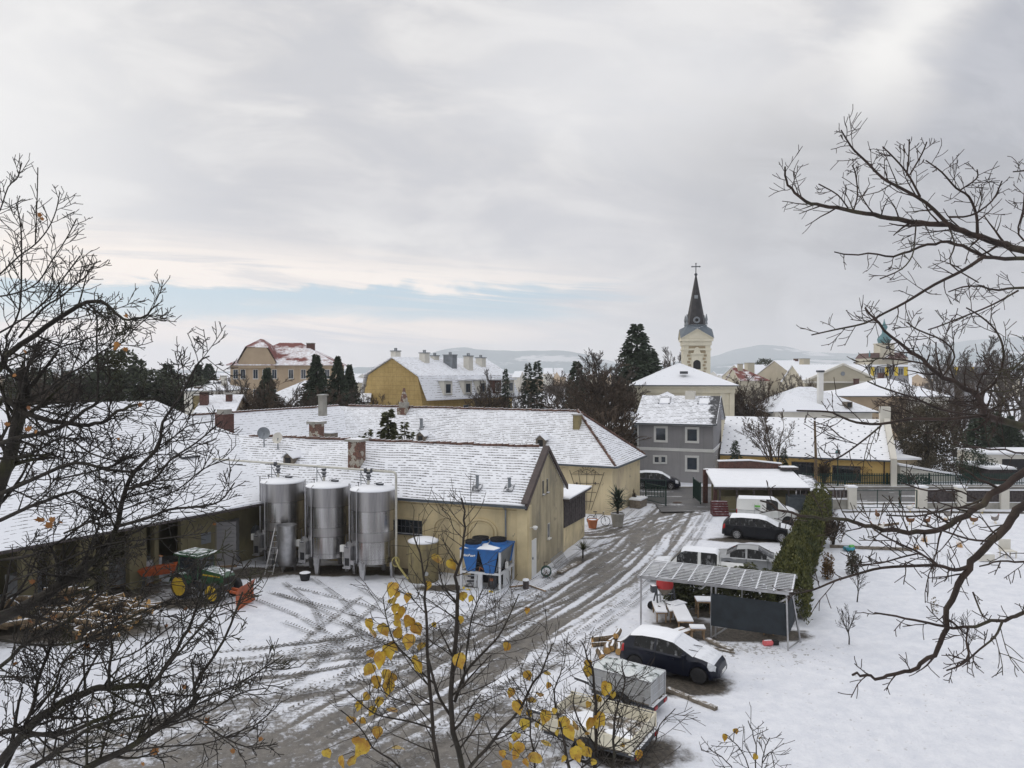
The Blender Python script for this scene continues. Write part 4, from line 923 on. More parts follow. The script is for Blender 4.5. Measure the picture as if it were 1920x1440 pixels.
hill('hill', [(1180, 697), (1260, 680), (1330, 668), (1380, 656), (1425, 646), (1460, 648), (1510, 657), (1570, 662), (1640, 662), (1720, 650), (1800, 640), (1900, 632), (2050, 628), (2300, 640)], 5000, 1400)
hill('hill', [(1150, 697), (1290, 690), (1400, 680), (1480, 672), (1560, 674), (1640, 664), (1720, 668), (1830, 660), (1950, 655), (2100, 665), (2250, 690)], 3000, 900)
hill('hill', [(560, 698), (640, 692), (700, 687), (760, 684), (840, 690), (930, 693), (1050, 692), (1180, 690), (1300, 697)], 3200, 700)
hill('hill', [(-500, 697), (-200, 692), (0, 690), (150, 692), (330, 693), (460, 697)], 3800, 700)
# ---------------------------------------------------------------- background buildings
def bh(name, label, pl, pr, D, ye, yr, Wd, wall, roof, hl=0, hr=0, rot=0.0, cat='house', chim=(), wins=(), ov=.4, n=(8, 6), group=None, base=0.0):
    x0, x1 = (pl-960)/F*D, (pr-960)/F*D; ev = HZ(ye, D); rd = HZ(yr, D+Wd/2); L = (x1-x0)/math.cos(rot) if abs(rot) < 1.2 else 8
    t, ro = house(name, label, cat, (x0, D, 0), rot, 0, L, Wd, ev, rd, M[wall], M[roof], hipl=hl, hipr=hr, ov=ov, n=n, gut=D < 130, group=group)
    for (u, v, w_, top, mt) in chim: chimney(t, (u*L, v*Wd), ev, HZ(top, D+v*Wd), w_, w_*.8, mt, capt=.15)
    for (u, zz_, w_, h2) in wins: win(t, u*L, ev-zz_, w_, h2, frame='trim_white', pane='pane_blue', mull=(2, 1), fw=.12)
    return t
# tan school with the red hipped roof
sch = bh('manor', 'large tan three-storey manor with a red hipped roof half under snow at the left horizon', 432, 622, 150, 681, 643, 17, 'tan', 'roofRed', 8, 8, rot=R(6), cat='building', ov=.7, n=(16, 12),
   chim=((.62, .45, 1.5, 652, 'brick_plain'), (.72, .4, 1.6, 644, 'brick_plain')), wins=[(u, 2.2, 1.0, 1.9) for u in (.05, .12, .24, .33, .42, .58, .70, .82, .93)]+[(u, 6.2, 1.0, 1.9) for u in (.05, .12, .24, .33, .42, .58, .70)])
L_ = (622-432)/F*150; xg = L_*.26
w = MB(); zE = HZ(681, 150); w.prism([(xg-3.6, -.5, zE-1.0), (xg+3.6, -.5, zE-1.0), (xg+3.6, -.5, zE+.3), (xg+1.9, -.5, zE+3.2), (xg-1.9, -.5, zE+3.2), (xg-3.6, -.5, zE+.3)], (0, 5, 0)); w.build('front_gable', M['tan'], sch)
w = MB(); w.poly([(xg-4, -.8, zE+.1), (xg-2.2, -.8, zE+3.3), (xg-2.2, 5, zE+3.6), (xg-4, 5, zE+.4)]); w.poly([(xg+2.2, -.8, zE+3.3), (xg+4, -.8, zE+.1), (xg+4, 5, zE+.4), (xg+2.2, 5, zE+3.6)])
w.poly([(xg-2.2, -.8, zE+3.3), (xg+2.2, -.8, zE+3.3), (xg, 2.8, zE+5.0)]); w.poly([(xg-2.2, -.8, zE+3.35), (xg, 2.8, zE+5.02), (xg, 7, zE+5.02), (xg-2.2, 7, zE+3.35)]); w.poly([(xg+2.2, -.8, zE+3.35), (xg+2.2, 7, zE+3.35), (xg, 7, zE+5.02), (xg, 2.8, zE+5.02)]); w.build('gable_roof', M['roofRed'], sch)
win(sch, xg, zE+1.5, 1.6, 1.6, at=.5, mull=(2, 1), pane='pane_blue')
# ochre gabled block with mansard dormers
D_ = 98; x0 = (682-960)/F*D_; x1 = (800-960)/F*D_
D_ = 104; x0 = (682-960)/F*D_
Ob = thing('ochre_block', 'ochre tiled gable wall and long mansard roof crowded with chimneys, beyond the rear building', 'building', (x0, D_, 0), R(-36))
gw = 11.0; x1 = x0+gw; pk = HZ(672, D_+1); el = HZ(700, D_+1)
w = MB(); gz = [(0, 0, 0), (gw, 0, 0), (gw, 0, 6.9), (gw*.93, 0, 10.2), (gw*.52, 0, pk), (gw*.08, 0, 10.4), (0, 0, 7.6)]
w.prism(gz, (0, 20, 0)); m, nt, b, out = newmat('ochre_tiles'); uv = tc(nt, 'UV'); u, v, _ = sep(nt, uv); n1 = noi(nt, tc(nt), .4, 4, .6); n2 = noi(nt, tc(nt), 3, 3, .6)
gr = ((u/.8).fr()-.5).ab().ss(.46, .5).mx(((v/.6).fr()-.5).ab().ss(.44, .5))
c = mixc(nt, (n1*.6+n2*.4).ss(.35, .65), (0.40, 0.28, 0.10), (0.53, 0.385, 0.16)); c = mixc(nt, gr*.6, c, (0.2, 0.13, 0.05)); put(nt, b.inputs['Base Color'], c); b.inputs['Roughness'].default_value = .8; M['ochre_tiles'] = m
w.build('wall', m, Ob)
w = MB(); r1 = [(gw*.5, -.4, pk+.1), (gw*.95, -.4, 10.35)]; th_ = .15
def slab(a, b_, y0, y1): w.prism([(a[0], y0, a[2]), (b_[0], y0, b_[2]), (b_[0], y0, b_[2]+.16), (a[0], y0, a[2]+.16)], (0, y1-y0, 0))
slab((gw*.52, 0, pk), (gw*.96, 0, 10.2), -.3, 20.4); slab((gw*.96, 0, 10.2), (gw+1.1, 0, 7.1), -.3, 20.4); slab((gw*.04, 0, 10.4), (gw*.52, 0, pk), -.3, 20.4); slab((-.4, 0, 7.5), (gw*.04, 0, 10.4), -.3, 20.4)
w.build('roof', M['roofFar'], Ob)
for i, yy in enumerate((3.2, 7.4, 10.6, 14.2, 17.5)):
    w = MB(); w.bx(gw*.93, gw+1.0, yy, yy+1.7, 7.7, 9.6); d_ = w.build('dormer', M['offwhite'] if i != 3 else M['brick_plain'], Ob); w = MB(); w.bx(gw*.8, gw+1.3, yy-.25, yy+1.95, 9.65, 9.85); w.build('dormer_roof', M['snow'], d_)
    win(Ob, yy+.85, 8.6, 1.1, 1.3, 'R', gw+1.0, pane='pane_blue')
for (u, yy, zt_, mt, ww) in ((.42, 1.6, 660, 'offwhite', .9), (.62, 5.0, 664, 'offwhite', 1.0), (.55, 8.0, 669, 'offwhite', .8), (.72, 9.2, 668, 'zinc', 1.7), (.8, 12.2, 670, 'offwhite', 1.0), (.7, 16.5, 673, 'offwhite', 1.2)):
    chimney(Ob, (u*gw, yy), 9.5, HZ(zt_, D_+yy), ww, 1.0, mt, cap='zinc', capt=.12, top=2)
w = MB(); w.bx(gw+.0, gw+4.8, -.6, -.3, 0, 5.2); w.build('garden_wall', M['ochre'], Ob); w = MB(); w.bx(gw, gw+4.9, -.7, -.2, 5.2, 5.3); w.build('wall_coping', M['snow'], Ob)
for i in range(3): win(Ob, 4+i*5, 5.4, 1.2, 1.6, 'R', gw, pane='pane_blue')
bh('village_house', 'white-roofed low house just left of the bare trees below the tan manor', 345, 420, 105, 731, 714, 9, 'offwhite', 'roofFar', 4, 4, chim=((.75, .4, .7, 706, 'offwhite'), (.3, .1, 1.0, 726, 'brick_plain')))
bh('village_house', 'broad house with snowy hipped roof behind the bare bushes in front of the tan manor', 468, 636, 92, 757, 714, 11, 'offwhite', 'roofFar', 5, 5, rot=R(-4), chim=((.86, .1, 1.0, 742, 'concrete_yellow'),))
bh('village_house', 'narrow house with long snowy roof and brick chimneys left of the brick stack', 368, 432, 74, 772, 741, 9, 'tan', 'roofFar', 0, 0, rot=R(10), chim=((.1, .2, .8, 735, 'brick_plain'), (.75, .3, .6, 740, 'brick_plain'), (-.25, .5, .9, 742, 'concrete_yellow')))
bh('village_house', 'small cream house with grey roof between the spruces and the ochre block', 640, 682, 140, 716, 705, 8, 'cream2', 'roofFar', 0, 3)
bh('village_house', 'tiny snow-roofed annex left of the ochre block wall', 648, 690, 100, 752, 738, 5, 'offwhite', 'roofFar', 0, 0, rot=R(8))
# around the church
bh('porch', 'small snowy hipped porch roof beside the church, left of the grey house', 1158, 1212, 88, 783, 766, 5, 'cream', 'roofSmooth', 2.4, 2.4, cat='outbuilding')
bh('pavilion', 'little pyramid-roofed pavilion peeking over the grey house ridge', 1228, 1288, 90, 752, 735, 4.2, 'cream', 'roofSmooth', 2.0, 2.0, cat='outbuilding')
bh('cottage', 'dark tiled cottage roof with grey chimney between the hipped building and the grey house', 1128, 1196, 78, 826, 792, 7, 'offwhite', 'roofFar', 0, 0, rot=AX, chim=((.83, .15, .75, 782, 'zinc'),))
# villa right of the church
V = bh('villa', 'white villa with crossing snowy hipped roofs and one tall white chimney', 1447, 1636, 96, 768, 726, 11, 'offwhite', 'roofFar', 5.5, 5.5, ov=.6, n=(14, 10))
Lv = (1636-1447)/F*96; w = MB(); zv = HZ(768, 96); w.patch((-.3, -1.6, zv-.1), (Lv*.62, -1.6, zv-.1), (Lv*.25, 3.6, zv+2.1), (Lv*.25, 3.6, zv+2.1), 10, 6, 0, .12); w.build('front_roof', M['roofSmooth'], V)
w = MB(); w.bx(0, Lv*.58, -1.3, -.02, 0, zv-.15); w.build('front_wall', M['offwhite'], V); chimney(V, (Lv*.52, 1.2), zv-.3, HZ(698, 97), .62, .6, 'white_paint', cap='dark_metal', capt=.25)
w = MB(); w.bx(Lv*.74, Lv*.80, -.1, 1.2, zv+.25, zv+1.0); o_ = w.build('roof_hatch', M['wood_grey'], V); w = MB(); w.bx(Lv*.75, Lv*.79, -.13, -.11, zv+.35, zv+.9); w.build('opening', M['black'], o_)
w = MB(); w.bx(Lv*.55, Lv*.9, -.06, -.0, zv-1.9, zv-1.2); w.build('window_band', M['zinc'], V)
bh('cream_hall', 'cream gabled hall with a round mark under its snowy pediment', 1509, 1641, 145, 715, 684, 12, 'cream2', 'snow', 0, 0, chim=())
Hg = C.objects[-1] if False else [o for o in C.objects if o.name.startswith('cream_hall')][0]
Lg = (1641-1509)/F*145; ze_ = HZ(715, 145); zp_ = HZ(684, 143)
w = MB(); w.prism([(-.4, -1.2, ze_), (Lg+.4, -1.2, ze_), (Lg/2, -1.2, zp_)], (0, .6, 0)); pe = w.build('pediment', M['cream2'], Hg)
w = MB(); w.bar((-.8, -1.3, ze_), (Lg/2, -1.3, zp_+.15), .4, .35); w.bar((Lg+.8, -1.3, ze_), (Lg/2, -1.3, zp_+.15), .4, .35); w.bar((-.8, -1.3, ze_-.1), (Lg+.8, -1.3, ze_-.1), .35, .3); w.build('cornice', M['offwhite'], Hg)
w = MB(); w.tube([(Lg/2, -1.22, ze_+1.5), (Lg/2, -1.3, ze_+1.5)], .42, 16); w.build('round_mark', M['zinc'], pe)
chimney(Hg, (Lg*.63, -3), ze_-6, HZ(711, 142), .8, .7, 'brick_plain', cap='brick_plain'); chimney(Hg, (Lg*1.08, 0), ze_-5, HZ(700, 145), .9, .8, 'brick_plain', cap='brick_plain')
bh('village_house', 'yellowish gabled house with a stout chimney left of the cream hall', 1492, 1556, 190, 706, 676, 16, 'cream2', 'snow', 0, 0, rot=R(20), chim=((.45, .1, 2.0, 673, 'cream2'), (.75, .5, 1.0, 673, 'brick_plain')))
bh('flat_house', 'wide low house under smooth snow behind the villa', 1556, 1700, 118, 742, 730, 10, 'tan', 'roofSmooth', 4, 4)
bh('village_house', 'snowy hipped roof of a house behind the ivy tree at the right', 1610, 1780, 128, 742, 710, 14, 'offwhite', 'roofSmooth', 7, 7)
bh('village_house', 'red-brown roofed house with a snowy side beyond the church tower', 1388, 1440, 190, 712, 690, 12, 'cream2', 'roofRed', 0, 5, chim=((.2, .4, 1.2, 683, 'cream2'),))
bh('village_house', 'tall cream house with a broad stack right of the red-brown roof', 1402, 1462, 215, 706, 684, 14, 'cream2', 'roofSmooth', 0, 0, rot=R(15), chim=((.15, .1, 2.2, 681, 'cream2'),))
# school with yellow panels
for (a0, a1, lab) in ((1628, 1702, 'flat-roofed school block with bright yellow panels below the onion-domed tower'), (1786, 1846, 'farther flat-roofed block with two yellow panels among the right-hand trees')):
    D2 = 215; x0 = (a0-960)/F*D2; x1 = (a1-960)/F*D2; t = thing('school_block', lab, 'building', (x0, D2, 0)); Ls = x1-x0; zt2 = HZ(685, D2)
    w = MB(); w.bx(0, Ls, 0, 10, 0, zt2-.4); w.build('wall', M['plaster_grey'], t); w = MB(); w.bx(-.6, Ls+.6, -.9, 10.6, zt2-.38, zt2+.2); w.build('roof', M['snow'], t)
    M.setdefault('panel_yellow', pm('panel_yellow', (0.62, 0.45, 0.03), .5)); 
    for u in ((.06, .42, .66, .9) if Ls > 10 else (.05, .55)): w = MB(); w.bx(Ls*u, Ls*u+1.0, -.12, -.0, zt2-3.0, zt2-.5); w.build('yellow_panel', M['panel_yellow'], t)
    for u in ((.15, .28, .52, .76) if Ls > 10 else (.3, .8)): win(t, Ls*u+.7, zt2-1.8, 1.4, 2.0, pane='pane_blue', mull=(2, 1), sill=False)
# onion dome church
D3 = 420; x3 = (1657-960)/F*D3; t = thing('onion_dome_church', 'distant church with a pale tower and green-blue onion dome', 'church', (x3, D3, 0)); z_ = lambda y: HZ(y, D3)
w = MB(); w.bx(-3.9, 3.9, -3.9, 3.9, 0, z_(645)); w.bx(-4.2, 4.2, -4.2, 4.2, z_(646), z_(644)); w.build('tower', M['cream2'], t)
w = MB(); w.bx(-.9, .9, -3.98, -3.9, z_(655), z_(649)); w.build('window', M['black'], t)
M['copper'] = pm('copper', (0.06, 0.17, 0.19), .6, 0, .2, .4)
w = MB(); w.lathe([(2.8, z_(645)), (3.3, z_(641)), (3.6, z_(636)), (3.0, z_(632)), (1.6, z_(627.5)), (1.1, z_(624)), (1.15, z_(618)), (1.7, z_(615)), (1.7, z_(612)), (.9, z_(608.5)), (.4, z_(604)), (.12, z_(598))], (0, 0, 0), 14); w.build('dome', M['copper'], t, smooth=True)
w = MB(); 
for a_, b_ in ((-9.5, -3.9), (3.9, 12)): w.bx(a_, b_, -3, 14, 0, z_(672)); 
w.build('nave_wall', M['cream2'], t)
w = MB(); w.prism([(-9.8, -3, z_(672)), (-3.9, -3, z_(672)), (-3.9, -3, z_(662)), (-7.5, -3, z_(662))], (0, 17, 0)); w.prism([(3.9, -3, z_(672)), (12.4, -3, z_(672)), (8.5, -3, z_(661)), (3.9, -3, z_(661))], (0, 17, 0)); w.prism([(-3, -8, z_(674)), (3, -8, z_(674)), (0, -8, z_(665))], (0, 4, 0)); w.build('nave_roof', M['brick_plain'], t)
w = MB(); w.lathe([(.5, z_(672)), (.5, z_(664)), (.05, z_(657))], (-9, -2, 0), 6); w.lathe([(.5, z_(672)), (.5, z_(667)), (.05, z_(662))], (11.5, -2, 0), 6); w.build('turret', M['copper'], t)
# the far town: copies of three small houses; every one stands on the plain
rg = random.Random(11)
protos = []
for i, (wl, rf) in enumerate((('cream2', 'roofFar'), ('offwhite', 'roofSmooth'), ('tan', 'roofFar'))):
    protos.append(bh('town_house', 'small snow-roofed town house far off on the plain', 1000+i*20, 1016+i*20, 420+i*40, 700, 690, 10, wl, rf, 0 if i else 3, 0 if i else 3, n=(3, 2), group='far houses of the town'))
for i in range(150):
    if i < 70: px = rg.uniform(900, 1500); D_ = rg.uniform(330, 1100)
    elif i < 105: px = rg.uniform(640, 1080); D_ = rg.uniform(420, 1100)
    elif i < 125: px = rg.uniform(0, 640); D_ = rg.uniform(400, 900)
    else: px = rg.uniform(1500, 1920); D_ = rg.uniform(320, 900)
    q = rg.choice(protos); dup(q, ((px-960)/F*D_, D_, 0), rg.choice((R(-20), R(70), R(10)))+rg.uniform(-.1, .1), scale=(rg.uniform(.6, 1.3), rg.uniform(.6, 1.2), rg.uniform(.5, .85)))
# ---------------------------------------------------------------- steel tanks
m, nt, b, out = newmat('brushed_steel'); o = tc(nt); ox, oy, oz = sep(nt, o)
n1 = noi(nt, vscale(nt, o, (1, 1, .06)), 2.6, 4, .65); n2 = noi(nt, vscale(nt, o, (1, 1, 20)), 3, 3, .6)
c = mixc(nt, n1.ss(.3, .7), (0.22, 0.22, 0.235), (0.50, 0.49, 0.48))
band = (oz.gt(3.62)).mx((oz.gt(2.02)*oz.lt(2.5))); c = mixc(nt, band*.32, c, (0.24, 0.23, 0.24))
drt = noi(nt, vscale(nt, o, (2.5, 2.5, .5)), 1.0, 4, .6).ss(.55, .7)*.25; c = mixc(nt, drt, c, (0.22, 0.2, 0.17))
seam = ((oz-3.62).ab().lt(.015)).mx((oz-2.02).ab().lt(.015)).mx((oz-2.5).ab().lt(.012)).mx((oz-1.1).ab().lt(.01)); c = mixc(nt, seam*.6, c, (0.1, 0.1, 0.1))
put(nt, b.inputs['Base Color'], c); b.inputs['Metallic'].default_value = .95; put(nt, b.inputs['Roughness'], n2*.10+.16+band*.12)
dots = (((ox*7+oy*7).fr()-.5)*((oz*7).fr()-.5)); bump(nt, b, dots+n2*.2, .006, .5)
M['steel'] = m
M['steel_plain'] = pm('steel_plain', (0.42, 0.42, 0.43), .35, .85, .15, 3)
def tank(x, y, lab, z0=.85, z1=4.62, r=1.19, mat='steel'):
    t = thing('storage_tank', lab, 'tank', (x, y, 0), AX, 'steel storage tanks in a row'); 
    w = MB(); w.lathe([(.12, z0-.28), (r*.7, z0-.12), (r, z0), (r, z0+.02)]+[(r, z0+(z1-z0)*k/8) for k in range(1, 9)]+[(r+.03, z1), (r+.03, z1+.05)], n=48, cap1=False); w.build('shell', M[mat], t, smooth=True)
    w = MB(); w.lathe([(r+.05, z1+.03), (r+.03, z1+.09), (r*.8, z1+.17), (r*.4, z1+.26), (.01, z1+.3)], n=40); w.build('snow_cap', M['snow'], t, smooth='all')
    for k in range(4):
        a = R(-88+k*90); cx, cy = math.cos(a)*(r-.12), math.sin(a)*(r-.12); w = MB()
        tx_, ty_ = -math.sin(a), math.cos(a)
        w.prism([(cx+tx_*.2, cy+ty_*.2, z0+.06), (cx-tx_*.2, cy-ty_*.2, z0+.06), (cx-tx_*.09, cy-ty_*.09, .03), (cx+tx_*.09, cy+ty_*.09, .03)], (math.cos(a)*.14, math.sin(a)*.14, 0)); w.lathe([(.11, 0), (.11, .03)], (cx+math.cos(a)*.07, cy+math.sin(a)*.07, 0), 8); w.build('leg', M['steel_plain'], t)
    w = MB(); w.tube([(-.25, -r-.06, z0+.1), (-.25, -r-.06, z1+.05), (-.25, -r+.15, z1+.18)], .028, 6); w.tube([(-r*.93, -r*.5, z0-.1), (-r*.93, -r*.5, z1+.35)], .04, 6); w.build('gauge_pipe', M['steel_plain'], t)
    w = MB(); w.prism([(-1.02, -r*.72-.42, .62), (-.62, -r*.72-.42, .62), (-.62, -r*.72-.42, 1.75), (-.82, -r*.72-.42, 2.0), (-1.02, -r*.72-.42, 1.75)], (0, .3, 0)); w.bx(-1.06, -.58, -r*.72-.48, -r*.72-.42, .6, .68); d_ = w.build('hatch_box', M['steel_plain'], t)
    w = MB(); w.bx(-.95, -.69, -r*.72-.44, -r*.72-.425, .75, 1.15); w.build('opening', M['black'], d_); w = MB(); w.tube([(-.82, -r*.72-.45, 1.7), (-.82, -r*.72-.45, 2.4)], .015, 5); w.box((-.82, -r*.72-.46, 1.72), (.2, .05, .05)); w.build('lever', M['dark_metal'], d_)
    w = MB(); w.bx(-1.5, -1.25, -r*.6-.2, -r*.6, 1.35, 1.7); w.tube([(-1.38, -r*.6-.1, 1.35), (-1.38, -r*.6-.1, .7), (-1.2, -r*.6-.1, .7)], .02, 5); w.build('control_box', M['white_paint'], t)
    w = MB(); w.tube([(-.5, -r*.8, .95), (-.5, -r*.8-.3, .95)], .07, 10); w.tube([(.1, -r-.02, 1.0), (.1, -r-.1, .6), (.3, -r-.1, .6)], .02, 5); w.tube([(-.5, -r*.8-.32, .95), (-.5, -r*.8-.36, .95)], .13, 12); w.build('valve', M['steel_plain'], t)
    w = MB(); w.lathe([(.2, z1+.24), (.22, z1+.36), (.05, z1+.42)], (.35, .1, 0), 14); w.bar((.15, -.15, z1+.35), (.6, -.1, z1+.45), .04); w.build('top_hatch', M['dark_metal'], t)
    w = MB(); w.tube([(-r*.55, -.4, z1+.05), (-r*.55, -.4, z1+.4)], .02, 5); w.lathe([(.06, 0), (.06, .06)], (-r*.55, -.4, z1+.38), 8); w.build('vent', M['dark_metal'], t)
    return t
TK = [(-13.15, 42.7, 'leftmost of the three tall steel tanks, behind the ladder and the short tank'), (-10.15, 41.2, 'middle one of the three tall steel tanks by the yellow building'), (-7.45, 39.95, 'rightmost of the three tall steel tanks, next to the downpipe')]
tks = [tank(*q) for q in TK]
t = thing('small_tank', 'short open steel tank on legs standing in front of the leftmost tall tank', 'tank', (-12.35, 40.8, 0), AX)
w = MB(); w.lathe([(.45, .35), (.5, .45), (.5, 2.5), (.53, 2.52), (.53, 2.56)], n=28, cap1=False); w.lathe([(.48, 2.4), (.49, 2.56)], n=28, cap1=False); w.build('shell', M['steel_plain'], t, smooth=True)
w = MB(); w.lathe([(.47, 2.3), (.47, 2.32)], n=24); w.build('inside', M['dark_metal'], t)
for k in range(3): a = R(-90+k*120); w = MB(); w.prism([(math.cos(a)*.4-.12, math.sin(a)*.4, .5), (math.cos(a)*.4+.12, math.sin(a)*.4, .5), (math.cos(a)*.4+.03, math.sin(a)*.4, 0), (math.cos(a)*.4-.03, math.sin(a)*.4, 0)], (0, .06, 0)); w.build('leg', M['steel_plain'], t)
# overhead filling pipe with its valves
t = thing('overhead_pipe', 'pale overhead pipe running across the tanks and bending down at the right', 'pipe', (0, 0, 0))
PZ = 5.66; pl = [Vector((x, y, 0)) for x, y, _ in TK]; u_ = (pl[2]-pl[0]).normalized(); n_ = Vector((-u_.y, u_.x, 0))*-1
a_ = pl[0]-u_*5.5; e_ = pl[2]+u_*1.3
w = MB(); w.tube([a_+Vector((0, 0, PZ)), e_+Vector((0, 0, PZ-.02)), e_+u_*.13+Vector((0, 0, PZ-.06)), e_+u_*.18+Vector((0, 0, PZ-.2)), e_+u_*.18+Vector((0, 0, 1.1))], .065, 10); w.build('pipe', M['pipe'], t, smooth=True)
for k, p in enumerate(pl):
    p = p+Vector((-.25, 0, 0)); w = MB(); w.tube([p+Vector((0, 0, 4.75)), p+Vector((0, 0, PZ))], .07, 8); w.build('branch_pipe', M['pipe'], t)
    w = MB(); w.lathe([(.13, 0), (.13, .06), (.08, .07), (.12, .2), (.15, .22), (.15, .28), (.09, .3), (.14, .4), (.14, .46)], (p.x, p.y, PZ-.52), 12); w.tube([p+Vector((-.22, -.02, PZ)), p+Vector((-.1, -.02, PZ))], .15, 12) if k != 1 else None
    w.tube([p+Vector((.12, 0, PZ)), p+Vector((.2, 0, PZ))], .14, 12) if k == 2 else None; w.bar(p+Vector((-.1, -.2, PZ-.3)), p+Vector((.2, -.25, PZ-.3)), .04); w.build('valve', M['dark_metal'], t)
    w = MB(); q = p-u_*.5; w.tube([q+Vector((0, 0, 4.7)), q+Vector((0, 0, PZ))], .025, 5); w.tube([p+Vector((-.05, 0, 4.85)), q+Vector((0, 0, PZ-.15))], .02, 5); w.build('bracket', M['zinc'], t)
tag(t, None, None)
hz = MB(); q = e_+u_*.18; hz.tube([q+Vector((0, -.1, 1.15)), q+Vector((.02, -.2, 1.0)), q+Vector((.2, -.3, .7)), q+Vector((.55, -.4, .25)), q+Vector((.75, -.45, .08)), q+Vector((1.1, -.5, .06))], .055, 8); hz.tube([q+Vector((.12*math.cos(k*.5)*1.6, -.2, .95+.25*math.sin(k*.5))) for k in range(14)], .03, 6)
tag(hz.build('hose', pm('hose_yellow', (0.38, 0.33, 0.12), .6), None, smooth=True), 'yellowish hose hanging from the downpipe beside the rightmost tall tank', 'hose')
# concrete vat
t = thing('concrete_vat', 'round stained concrete vat capped with smooth snow beside the grid window', 'vat', (-4.65, 39.05, 0), 0)
w = MB(); w.lathe([(.80, 0), (.80, 1.75), (.84, 1.78), (.84, 2.02), (.78, 2.04)], n=36); w.build('vat_wall', M['concrete_yellow'], t, smooth=True)
w = MB(); w.lathe([(.80, 2.04), (.82, 2.1), (.6, 2.2), (.3, 2.25), (.01, 2.26)], n=36); w.build('snow_cap', M['snow'], t, smooth='all')
w = MB(); w.tube([(.25, -.78, .55), (.25, -.88, .55)], .1, 14); w.build('valve', M['steel_plain'], t)
# ladder and bucket, wrapped pallets
def ladder(name, lab, a, b_, w_=.36, n=9, mat='steel_plain', d=Vector((1, 0, 0))):
    t = thing(name, lab, 'ladder', a); A0 = Vector((0, 0, 0)); B0 = Vector(b_)-Vector(a); d = Vector(d).normalized()*w_/2
    w = MB(); w.bar(A0-d, B0-d, .05, .03); w.bar(A0+d, B0+d, .05, .03); w.build('rails', M[mat], t)
    w = MB()
    for k in range(n): p = A0.lerp(B0, (k+.6)/n); w.bar(p-d, p+d, .03)
    w.build('rungs', M[mat], t); return t
ladder('ladder', 'aluminium ladder leaning against the leftmost tall tank', (-13.1, 40.0, 0.02), (-12.85, 41.0, 2.35), .42, 8)
t = thing('bucket', 'black bucket with a snowy lid standing before the tall tanks', 'bucket', G(572, 1088), 0); w = MB(); w.lathe([(.22, 0), (.3, .38), (.32, .4)], n=20); w.build('body', M['rubber'], t); w = MB(); w.lathe([(.29, .4), (.2, .44), (.02, .45)], n=18); w.build('snow', M['snow'], t)
M['wrap'] = pm('wrap', (0.42, 0.43, 0.45), .35, 0, .2, 3, streak=((0.25, 0.25, 0.26), 6, .5))
def pallet(x, y, lab, h=1.1, s=1.1, dark=False, rot=0.0):
    t = thing('wrapped_pallet', lab, 'pallet', (x, y, 0), rot, 'wrapped pallets')
    w = MB()
    for k in range(3): w.bx(-s/2, s/2, -s/2+k*s*.4, -s/2+k*s*.4+.12, .0, .1)
    w.bx(-s/2, s/2, -s/2, s/2, .1, .14); w.build('pallet', M['wood'], t)
    n = int(h/.22); w = MB()
    for k in range(n): w.bx(-s/2+.02+.01*(k % 2), s/2-.02-.01*(k % 2), -s/2+.02, s/2-.02, .15+k*.22, .15+k*.22+.205)
    w.build('load', M['plaster_grey'] if dark else M['wrap'], t); return t
for q in ((-20.3, 38.3, 'wrapped pallet of pale goods, leftmost in front of the shed'), (-19.0, 38.6, 'wrapped pallet of pale goods beside the leftmost pallet'), (-23.6, 35.9, 'wrapped pallet half hidden by branches at the left frame edge')): pallet(*q, rot=-.3)
pallet(-22.2, 36.8, 'wrapped pallet of pale goods between the frame edge and the leftmost clear pallet', rot=-.3)
pallet(-16.3, 42.2, 'tall grey shrouded stack against the olive wall left of the tanks', 2.6, 1.5, True, .2)
# ---------------------------------------------------------------- chiller
ch0 = Vector((-2.55, 37.35, 0)); t = thing('chiller', 'blue and white rooftop chiller standing on the ground in front of the yellow wall', 'chiller', ch0, R(-18))
M['blue'] = pm('blue', (0.014, 0.11, 0.34), .5, 0, .1, 2, stain=((0.02, 0.07, 0.18), 3, .5)); M['blue_snow'] = pm('blue_snow', (0.012, 0.12, 0.42), .4, 0, .06, 2, snow=.12, snowz=.6)
M['frame_white'] = pm('frame_white', (0.58, 0.60, 0.62), .4, 0, .06, 2, stain=((0.35, 0.35, 0.34), 3, .4))
Wc, Dc, Hc = 2.05, 2.15, 2.08
w = MB()
for x in (0, Wc):
    for y in (0, Dc): w.bx(x-.05, x+.05, y-.05, y+.05, 0, Hc-.04)
for z in (.05, .92): 
    w.bar((0, 0, z), (Wc, 0, z), .09, .1 if z > .5 else .16); w.bar((0, Dc, z), (Wc, Dc, z), .09, .1); w.bar((0, 0, z), (0, Dc, z), .09, .1); w.bar((Wc, 0, z), (Wc, Dc, z), .09, .1)
w.bx(.92, 1.12, -.03, .1, .13, .87); w.bx(.15, .8, .9, 1.0, .1, .3); w.prism([(.55, .3, .1), (.85, .3, .1), (.85, .3, .9), (.6, .3, .9)], (0, .06, 0)); w.build('frame', M['frame_white'], t)
for x in (.04, .95): 
    w = MB(); w.prism([(x, -.06, Hc-.05), (x+.86 if x < .5 else x+1.06, -.06, Hc-.05), (x+.72, -.06, 1.0), (x+.28, -.06, .97)] if x < .5 else [(x, -.06, Hc-.05), (x+1.02, -.06, Hc-.05), (x+.80, -.06, .95), (x+.34, -.06, .95)], (0, .05, 0)); w.build('blue_panel', M['blue'], t)
w = MB(); w.prism([(Wc+.04, 0.05, Hc-.05), (Wc+.04, Dc, Hc-.05), (Wc-.2, Dc, 1.0), (Wc-.2, .05, 1.0)], (-.05, 0, 0)); w.build('coil', M['zinc'], t)
w = MB(); w.prism([(Wc+.06, Dc-.12, Hc-.05), (Wc+.06, Dc+.05, Hc-.05), (Wc+.06, Dc-.5, 1.25), (Wc+.06, Dc-.62, 1.25)], (-.05, 0, 0)); w.build('blue_trim', M['blue'], t)
